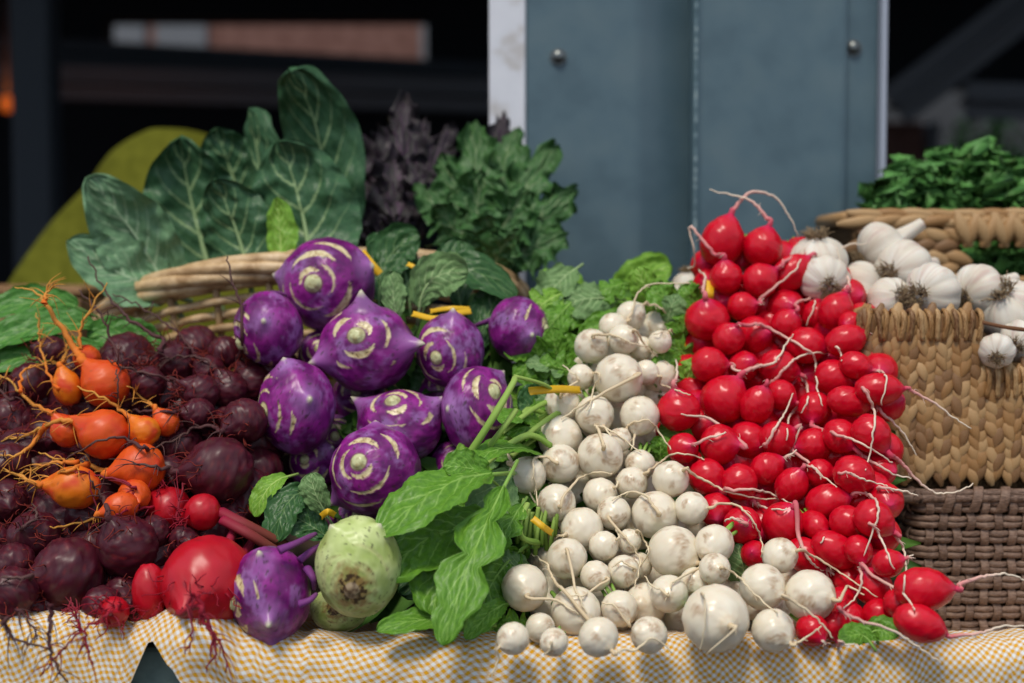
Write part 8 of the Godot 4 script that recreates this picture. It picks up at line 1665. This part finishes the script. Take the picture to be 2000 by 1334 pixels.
func brown_basket() -> void:
	var o := thing("brown_basket", "dark brown flat woven basket standing under the garlic basket", "basket", Vector3(0.402, -0.044, -0.108))
	var w := 0.42
	var h := 0.145
	var d := 0.22
	obj("lining", merged([
		[Vector3(w - 0.02, h - 0.004, 0.004), Vector3(w / 2, h / 2, -0.011)],
		[Vector3(0.004, h - 0.004, d - 0.02), Vector3(0.011, h / 2, -d / 2)],
		[Vector3(w - 0.02, 0.004, d - 0.02), Vector3(w / 2, 0.005, -d / 2)]]), M.basket_inside, o)
	var pitch := 0.0138
	var rows := 9
	var rp := 0.0152
	for r in rows:
		# each weaver is a pair of round strands, bent round the corner and running on along the side
		for k in 2:
			var y := 0.011 + r * rp + (k - 0.5) * 0.0058
			var f := wave(0.012, w, y, 0.0026, pitch, PI * (r % 2))
			var p := PackedVector3Array()
			var sidew := wave(0.012, d, y, 0.0026, pitch, PI * (r % 2))
			for i in range(sidew.size() - 1, 0, -1):
				p.append(Vector3(-sidew[i].z, y, -sidew[i].x))
			for i in 4:
				var a := PI / 2 * (i + 0.5) / 4.0
				p.append(Vector3(0.012 - 0.012 * cos(a), y, -0.012 + 0.012 * sin(a)))
			p.append_array(f)
			obj("weaver", done(tube(p, 0.0035, 0.0035, 7, null, Color.WHITE, Color.WHITE, 0.35)), M["seagrass%d" % (r % 2)], o)
	for face in 2:
		var n := int((w if face == 0 else d) / pitch)
		for s in range(1, n):
			var x := s * pitch
			var p := PackedVector3Array()
			for i in rows * 5 + 1:
				var y := 0.004 + i * rp / 5.0
				p.append(Vector3(x + 0.0006 * sin(y * 300.0 + s), y, -0.0040 * cos(PI * s + PI * (y - 0.011) / rp) + 0.0004))
			if face == 1:
				for i in p.size():
					p[i] = Vector3(-p[i].z, p[i].y, -p[i].x)
			var t := obj("stake", done(flat_strip(p, 0.0042, 0.0012, Vector3.RIGHT if face == 0 else Vector3.FORWARD)), M["seagrass%d" % (s % 2)], o)
	# rolled rim with wraps
	var rp2 := PackedVector3Array([Vector3(0.0, h, -d), Vector3(0.0, h, -0.014), Vector3(0.004, h, -0.004), Vector3(0.014, h, 0), Vector3(w, h, 0)])
	for k in 2:
		var q := PackedVector3Array()
		for v in spline(rp2, 12):
			q.append(v + Vector3(0, -0.0048 * k + 0.0010, 0.0018 * k + 0.0012))
		obj("rim_strand", done(tube(q, 0.0046, 0.0046, 8, null, Color.WHITE, Color.WHITE, 0.3)), M.seagrass0, o)
	for s in range(1, int(w / 0.027)):
		var x := s * 0.027 + 0.006
		var p := PackedVector3Array([Vector3(x - 0.004, h - 0.017, 0.0042), Vector3(x - 0.001, h - 0.006, 0.0088), Vector3(x + 0.001, h + 0.003, 0.0062), Vector3(x + 0.003, h + 0.0066, -0.001)])
		obj("rim_wrap", done(flat_strip(spline(p, 4), 0.0050, 0.0010, Vector3.RIGHT)), M.seagrass1, o)

func flat_strip(p: PackedVector3Array, half: float, thick: float, side: Vector3) -> SurfaceTool:
	var pts := PackedVector3Array()
	var n := p.size()
	for i in n:
		var t := (p[mini(i + 1, n - 1)] - p[maxi(i - 1, 0)]).normalized()
		var nr := side.cross(t).normalized()
		for c in [Vector2(-1, 0.3), Vector2(-0.75, 1), Vector2(0.75, 1), Vector2(1, 0.3), Vector2(1, -0.3), Vector2(0.75, -1), Vector2(-0.75, -1), Vector2(-1, -0.3), Vector2(-1, 0.3)]:
			pts.append(p[i] + side * (c.x * half) - nr * (c.y * thick))
	return grid(n - 1, 8, pts)

func kale_basket() -> void:
	var o := thing("kale_basket", "tan plaited basket with a handle hole, holding curly kale", "basket", Vector3(0.392, 0.262, -0.363))
	var w := 0.44
	var h := 0.126
	var d := 0.155
	var hx0 := 0.137
	var hx1 := 0.30
	var hy0 := 0.050
	var hy1 := 0.092
	obj("lining", merged([
		[Vector3(hx0 - 0.01, h - 0.006, 0.005), Vector3(hx0 / 2, h / 2, -0.010)],
		[Vector3(w - hx1 - 0.01, h - 0.006, 0.005), Vector3((w + hx1) / 2, h / 2, -0.010)],
		[Vector3(hx1 - hx0, hy0 - 0.004, 0.005), Vector3((hx0 + hx1) / 2, hy0 / 2, -0.010)],
		[Vector3(hx1 - hx0, h - hy1 - 0.01, 0.005), Vector3((hx0 + hx1) / 2, (h + hy1) / 2, -0.010)],
		[Vector3(0.005, h - 0.006, d), Vector3(0.008, h / 2, -d / 2)],
		[Vector3(w, h - 0.006, 0.005), Vector3(w / 2, h / 2, -d)],
		[Vector3(w - 0.02, 0.005, d), Vector3(w / 2, 0.004, -d / 2)]]), M.basket_inside, o)
	var v := []
	for k in 4:
		v.append(strand(k * 5 + 2, 0.6 - 0.4 * k))
	# rows of level twisted strands
	var y := 0.008
	var r := 0
	while y < h - 0.016:
		var x := 0.0 if r % 2 == 0 else 0.014
		while x < w:
			var inside := x + 0.014 > hx0 - 0.004 and x + 0.014 < hx1 + 0.004 and y > hy0 - 0.008 and y < hy1 + 0.006
			if not inside:
				var s := obj("strand", v[rng.randi() % 4], M["hyacinth%d" % (rng.randi() % 4)], o)
				s.transform = Transform3D(Basis(Vector3(0, 0, 1), PI / 2 + (0.28 if r % 2 == 0 else -0.28)) * Basis.from_scale(Vector3(0.0165, 0.036, 0.014)), Vector3(x + 0.014, y, -0.002))
			x += 0.025
		y += 0.0135
		r += 1
	# rim band and handle wraps
	for k in 2:
		for q in 15:
			var s := obj("rim_strand", v[(q + k) % 4], M["hyacinth%d" % [3, 1, 3, 0][(q + k * 2) % 4]], o)
			s.transform = Transform3D(Basis(Vector3(0, 0, 1), PI / 2 + (0.16 if k == 0 else -0.12)) * Basis.from_scale(Vector3(0.0135, 0.052, 0.013)), Vector3(0.012 + q * 0.0300 + k * 0.012, h - 0.008 + k * 0.0080, -0.001 - k * 0.003))
	var back := PackedVector3Array([Vector3(0.002, h - 0.004, -0.008), Vector3(0.002, h - 0.004, -d / 2), Vector3(0.002, h - 0.004, -d)])
	obj("rim_band", done(tube(back, 0.0085, 0.0085, 9, null)), M.hyacinth1, o)
	var lowr := PackedVector3Array([Vector3(hx0, hy0 - 0.001, 0), Vector3((hx0 + hx1) / 2, hy0 - 0.002, 0), Vector3(hx1, hy0 - 0.001, 0)])
	obj("handle_edge", done(tube(spline(lowr, 4), 0.0065, 0.0065, 8, null)), M.hyacinth1, o)
	var x := hx0 - 0.004
	var k := 0
	while x < hx1 + 0.004:
		var s := obj("handle_wrap", v[k % 4], M["hyacinth%d" % (3 if k % 2 == 0 else 1)], o)
		s.transform = Transform3D(Basis(Vector3(0, 0, 1), 0.42 if k % 2 == 0 else -0.42) * Basis.from_scale(Vector3(0.016, 0.044, 0.017)), Vector3(x, (h + hy1) / 2 - 0.001, 0.003))
		x += 0.0105
		k += 1

func willow_basket() -> void:
	var o := thing("willow_basket", "round pale willow basket tipped back, holding collards and kale", "basket", Vector3(-0.238, 0.0, -0.40))
	var ring := func(f: float, ph: float, extra: float) -> Vector3:
		# f: 1 rim .. 0 base
		var rx := lerpf(0.165, 0.245 + extra, f)
		var rz := lerpf(0.085, 0.125 + extra, f)
		return Vector3(rx * cos(ph), lerpf(-0.034, 0.270 + 0.060 * sin(ph) + 0.017 * cos(ph), f), rz * sin(ph) - 0.005 * (1.0 - f))
	# rim: five long rods laid side by side with a slow twist
	for k in 6:
		var p := PackedVector3Array()
		for i in 97:
			var ph := TAU * i / 96.0
			var a := TAU * k / 6.0 + ph * 2.4
			var c: Vector3 = ring.call(1.0, ph, 0.0)
			var outw := Vector3(cos(ph), 0, sin(ph) * 1.6).normalized()
			p.append(c + outw * (cos(a) * 0.0105) + Vector3(0, sin(a) * 0.0105, 0))
		obj("rim_rod", done(tube(p, 0.0075, 0.0068, 8, null, Color.WHITE, Color.WHITE, 0.15)), M.willow, o)
	# weavers
	for r in 21:
		var f := 0.955 - r * 0.0425
		var p := PackedVector3Array()
		for i in 145:
			var ph := TAU * i / 144.0
			var q: Vector3 = ring.call(f, ph, 0.0)
			var outw := Vector3(cos(ph), 0, sin(ph) * 1.6).normalized()
			p.append(q + outw * (0.0050 * cos(ph * 24.0 + PI * (r % 2))))
		obj("willow_rod", done(tube(p, 0.0050, 0.0046, 7, null, Color.WHITE, Color.WHITE, 0.2)), M.willow if r % 3 else M.willow_dark, o)
	for s in 24:
		var ph := TAU * (s + 0.5) / 24.0
		var p := PackedVector3Array()
		for i in 9:
			p.append(ring.call(1.0 - i / 8.0, ph, 0.0))
		obj("stake", done(tube(p, 0.0042, 0.0042, 7)), M.willow_dark, o)

# ------------------------------------------------------------------ vegetables
func roots_and_bulbs() -> void:
	var meshes := {}
	for kind in ["radish", "turnip", "beet", "gold", "redbeet"]:
		for e in [0.93, 1.0, 1.1, 1.2, 1.32, 1.45, 1.65]:
			meshes[kind + str(e)] = []
	var stalks := {"radish": stalk_mesh(Color(0.30, 0.42, 0.08), Color(0.13, 0.30, 0.03), 1), "turnip": stalk_mesh(Color(0.42, 0.52, 0.18), Color(0.16, 0.34, 0.04), 2),
		"beet": stalk_mesh(Color(0.20, 0.01, 0.03), Color(0.25, 0.015, 0.04), 3), "gold": stalk_mesh(Color(0.5, 0.30, 0.02), Color(0.35, 0.33, 0.03), 4), "redbeet": stalk_mesh(Color(0.28, 0.01, 0.04), Color(0.30, 0.02, 0.05), 5)}
	var names := {"radish": "radish", "turnip": "turnip", "beet": "beet", "gold": "golden_beet", "redbeet": "red_beet"}
	var cats := {"radish": "radish", "turnip": "turnip", "beet": "beet", "gold": "golden beet", "redbeet": "red beet"}
	var groups := {"radish": "red radishes in the heap", "turnip": "white turnips in the heap", "beet": "dark beets in the heap", "gold": "golden beets in the heap", "redbeet": "bright red beets"}
	var n := 0
	for b in BULBS:
		# [kind, label, x, y, z, r, elong, ax, ay, az, roots]
		n += 1
		var kind: String = b[0]
		var o := thing(names[kind], b[1], cats[kind], Vector3(b[2], b[3], b[4]) * 0.001, groups[kind])
		var r: float = b[5] * 0.001
		var best := 1.0
		for e in [0.93, 1.0, 1.1, 1.2, 1.32, 1.45, 1.65]:
			if absf(e - b[6]) < absf(best - b[6]):
				best = e
		var list: Array = meshes[kind + str(best)]
		if list.size() < 3:
			list.append(bulb_mesh(kind, best, n))
		var axis := Vector3(b[7], b[8], b[9]).normalized()
		var bs := basis_to(axis, rng.randf() * TAU)
		var body := obj("bulb", list[rng.randi() % list.size()], M[kind], o)
		body.transform = Transform3D(bs.scaled(Vector3.ONE * r), Vector3.ZERO)
		if axis.z > 0.78:
			obj("stalks", stalks[kind], M.root, o).transform = body.transform
		if b[10].size() > 0:
			for q in b[10].size():
				obj("root", root_mesh(b[10][q], r, kind, n * 5 + q, q > 0), M.root, o)
		if kind in ["beet", "redbeet"]:
			var hm := obj("root_hairs", hair_mesh(r, n, Color(0.17, 0.028, 0.022) if kind == "beet" else Color(0.26, 0.016, 0.03), 12 if kind == "beet" else 30), M.dull, o)
			hm.basis = bs

func kohlrabis() -> void:
	var i := 0
	for k in KOHLRABI:
		i += 1
		var green: bool = k[5] == 1
		var o := thing("green_kohlrabi" if green else "purple_kohlrabi", k[0], "kohlrabi", Vector3(k[1][0], k[1][1], k[1][2]) * 0.001, "green kohlrabi" if green else "purple kohlrabi heap")
		var axis := Vector3(k[4][0], k[4][1], k[4][2]).normalized()
		# local frame: +y the stem end, +x to the right of the picture as far as it can be
		var x := (Vector3.RIGHT - axis * axis.x)
		if x.length() < 0.35:
			x = Vector3.UP - axis * axis.y
		x = x.normalized()
		var bs := Basis(x, axis, x.cross(axis))
		var body := obj("bulb", kohlrabi_mesh(k, i), M.kohlrabi, o)
		body.transform = Transform3D(Basis.from_scale(Vector3(k[2], k[3], (k[2] + k[3]) / 2.0) * 0.001) * bs, Vector3.ZERO)
		for s in k[7]:
			var col := Color(0.16, 0.03, 0.17) if not green else Color(0.35, 0.46, 0.14)
			obj("leaf_stalk", done(tube(spline(root_path(s), 5), 0.0042, 0.0020, 8, null, col, col.lerp(Color(0.20, 0.10, 0.16), 0.4), 0.15, 1.0, 0.8)), M.root, o)

func garlic_mesh(seed_: int) -> ArrayMesh:
	var pts := PackedVector3Array()
	var cols := PackedColorArray()
	var nu := 40
	var nv := 80
	var off := Vector3(seed_ * 5.0, 0, seed_ * 3.0)
	var cloves := 7.0 + seed_ % 3
	for i in nu + 1:
		var t := float(i) / nu
		# profile: root plate (t = 0) up to the neck
		var r: float
		var y: float
		if t < 0.72:
			var a := t / 0.72 * 2.72
			r = sin(a * 0.985) * 1.0
			y = -cos(a) * 0.80
			r = maxf(r, 0.30) if a > 1.6 else r
		else:
			var q := (t - 0.72) / 0.28
			r = lerpf(0.40, 0.17, pow(q, 0.6)) + 0.05 * q
			y = lerpf(0.73, 1.75, q)
		for j in nv + 1:
			var ph := TAU * (j % nv) / nv
			var bulge := 0.034 * (absf(sin(ph * cloves * 0.5 + seed_)) * 2.0 - 1.0) * clampf(sin(clampf(t / 0.72, 0, 1) * PI) * 1.2, 0, 1)
			var n := noise.get_noise_3dv(Vector3(cos(ph), t * 1.5, sin(ph)) * 30.0 + off)
			var streak := fine.get_noise_3dv(Vector3(cos(ph) * 110.0, t * 9.0, sin(ph) * 110.0) + off)
			var rr := r * (1.0 + bulge + 0.05 * n) + 0.006 * streak * r
			pts.append(Vector3(cos(ph) * rr + 0.12 * clampf(t - 0.72, 0, 1) * 3.0, y, sin(ph) * rr))
			var c := Color(0.60, 0.53, 0.43).lerp(Color(0.72, 0.68, 0.61), clampf(n + 0.5, 0, 1))
			c = c.lerp(Color(0.56, 0.46, 0.38), clampf(streak * 1.9 - 0.1, 0, 0.65))
			c = c.lerp(Color(0.46, 0.30, 0.27), clampf(noise.get_noise_3dv(Vector3(cos(ph), t, sin(ph)) * 45.0 + off * 4.0) * 2.2 - 0.55, 0, 0.5))
			cols.append(c)
	return done(grid(nu, nv, pts, cols))

func tuft_mesh(seed_: int) -> ArrayMesh:
	var rr := RandomNumberGenerator.new()
	rr.seed = seed_
	var st: SurfaceTool = null
	for k in 110:
		var a := rr.randf() * TAU
		var q := sqrt(rr.randf()) * 0.34
		var base := Vector3(cos(a) * q, -0.80, sin(a) * q)
		var p := PackedVector3Array([base])
		var dir := Vector3(cos(a) * q * 2.2, -1.0, sin(a) * q * 2.2) + Vector3(rr.randf_range(-.5, .5), 0, rr.randf_range(-.5, .5))
		var cur := base
		for s in 3:
			cur += dir.normalized() * rr.randf_range(0.07, 0.16)
			p.append(cur)
			dir += Vector3(rr.randf_range(-1, 1), rr.randf_range(-0.4, 1.0), rr.randf_range(-1, 1)) * 0.8
		var c := Color(0.36, 0.26, 0.15).lerp(Color(0.16, 0.11, 0.07), rr.randf())
		st = tube(spline(p, 2), 0.020, 0.010, 4, st, c, c)
	return done(st)

func garlic() -> void:
	var ms := []
	var ts := []
	for k in 4:
		ms.append(garlic_mesh(k + 1))
		ts.append(tuft_mesh(k + 50))
	var i := 0
	for g in GARLIC:
		# [label, x, y, z, r, axis to the neck]
		var o := thing("garlic_bulb", g[0], "garlic", Vector3(g[1], g[2], g[3]) * 0.001, "garlic bulbs by the plaited basket")
		var tr := Transform3D(basis_to(Vector3(g[5], g[6], g[7]), rng.randf() * TAU).scaled(Vector3.ONE * g[4] * 0.00111), Vector3.ZERO)
		obj("bulb", ms[i % 4], M.garlic, o).transform = tr
		obj("root_tuft", ts[(i * 3 + 1) % 4], M.tuft, o).transform = tr
		i += 1

func greens() -> void:
	var i := 0
	for l in LEAVES:
		i += 1
		leaf(l, i)
	# stalks of the turnip and radish bunches
	for s in STALKS:
		var o := thing("leaf_stalk", s[0], "stalk", Vector3.ZERO, "loose leaf stalks")
		var p := root_path(s[3])
		var at := p[0]
		for k in p.size():
			p[k] -= at
		o.position = at
		obj("stem", done(tube(spline(p, 6), s[1] * 0.001, s[2] * 0.001, 8, null, Color(s[4][0], s[4][1], s[4][2]), Color(s[5][0], s[5][1], s[5][2]), 0.1, 1.0, 0.75)), M.root, o)
	# crushed leaves filling the inside of the heap
	var st := SurfaceTool.new()
	st.begin(Mesh.PRIMITIVE_TRIANGLES)
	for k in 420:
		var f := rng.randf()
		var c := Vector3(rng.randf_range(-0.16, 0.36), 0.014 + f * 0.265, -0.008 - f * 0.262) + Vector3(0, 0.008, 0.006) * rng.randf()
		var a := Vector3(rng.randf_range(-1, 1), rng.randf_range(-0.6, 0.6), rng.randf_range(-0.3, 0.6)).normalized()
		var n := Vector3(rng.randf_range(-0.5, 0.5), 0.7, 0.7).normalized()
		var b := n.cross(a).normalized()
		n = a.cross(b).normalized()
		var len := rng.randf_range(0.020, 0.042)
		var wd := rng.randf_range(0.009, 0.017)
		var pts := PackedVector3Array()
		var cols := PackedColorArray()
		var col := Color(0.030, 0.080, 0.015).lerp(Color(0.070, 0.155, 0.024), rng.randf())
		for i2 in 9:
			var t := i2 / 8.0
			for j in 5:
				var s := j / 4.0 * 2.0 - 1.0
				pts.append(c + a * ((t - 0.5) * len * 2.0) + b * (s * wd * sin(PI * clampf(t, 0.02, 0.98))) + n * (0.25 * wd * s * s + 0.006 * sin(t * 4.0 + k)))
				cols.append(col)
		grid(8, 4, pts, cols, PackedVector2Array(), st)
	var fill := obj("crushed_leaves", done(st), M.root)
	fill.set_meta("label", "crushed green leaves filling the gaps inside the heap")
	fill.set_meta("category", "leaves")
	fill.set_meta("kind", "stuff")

func small_things() -> void:
	for t in TAPES:
		# [label, half width, points]
		var p := root_path(t[2])
		var at := p[0]
		for k in p.size():
			p[k] -= at
		var o := thing("yellow_band", t[0], "band", at, "yellow bands round the bunches")
		var pts := PackedVector3Array()
		var q := spline(p, 5)
		for i in q.size():
			var tn := (q[mini(i + 1, q.size() - 1)] - q[maxi(i - 1, 0)]).normalized()
			var side := tn.cross(Vector3(0.1, 0.35, 1.0)).normalized()
			var hw: float = t[1] * 0.001
			pts.append(q[i] - side * hw)
			pts.append(q[i] + tn.cross(side) * 0.0012)
			pts.append(q[i] + side * hw)
			pts.append(q[i] + side * hw - Vector3(0, 0, 0.0007))
			pts.append(q[i] - Vector3(0, 0, 0.0007) + tn.cross(side) * 0.0012)
			pts.append(q[i] - side * hw - Vector3(0, 0, 0.0007))
			pts.append(q[i] - side * hw)
		obj("strip", done(grid(q.size() - 1, 6, pts)), M.yellow_tape, o)
	var c := thing("basket_cord", "thin brown cord strung across the notch of the garlic basket", "cord", Vector3(0.468, 0.272, -0.112))
	obj("twine", done(tube(spline(PackedVector3Array([Vector3(0, 0, -0.004), Vector3(0.03, -0.006, 0.002), Vector3(0.08, -0.010, 0.002), Vector3(0.14, -0.008, 0.0)]), 6), 0.0021, 0.0021, 7, null, Color.WHITE, Color.WHITE, 0.3)), M.cord, c)
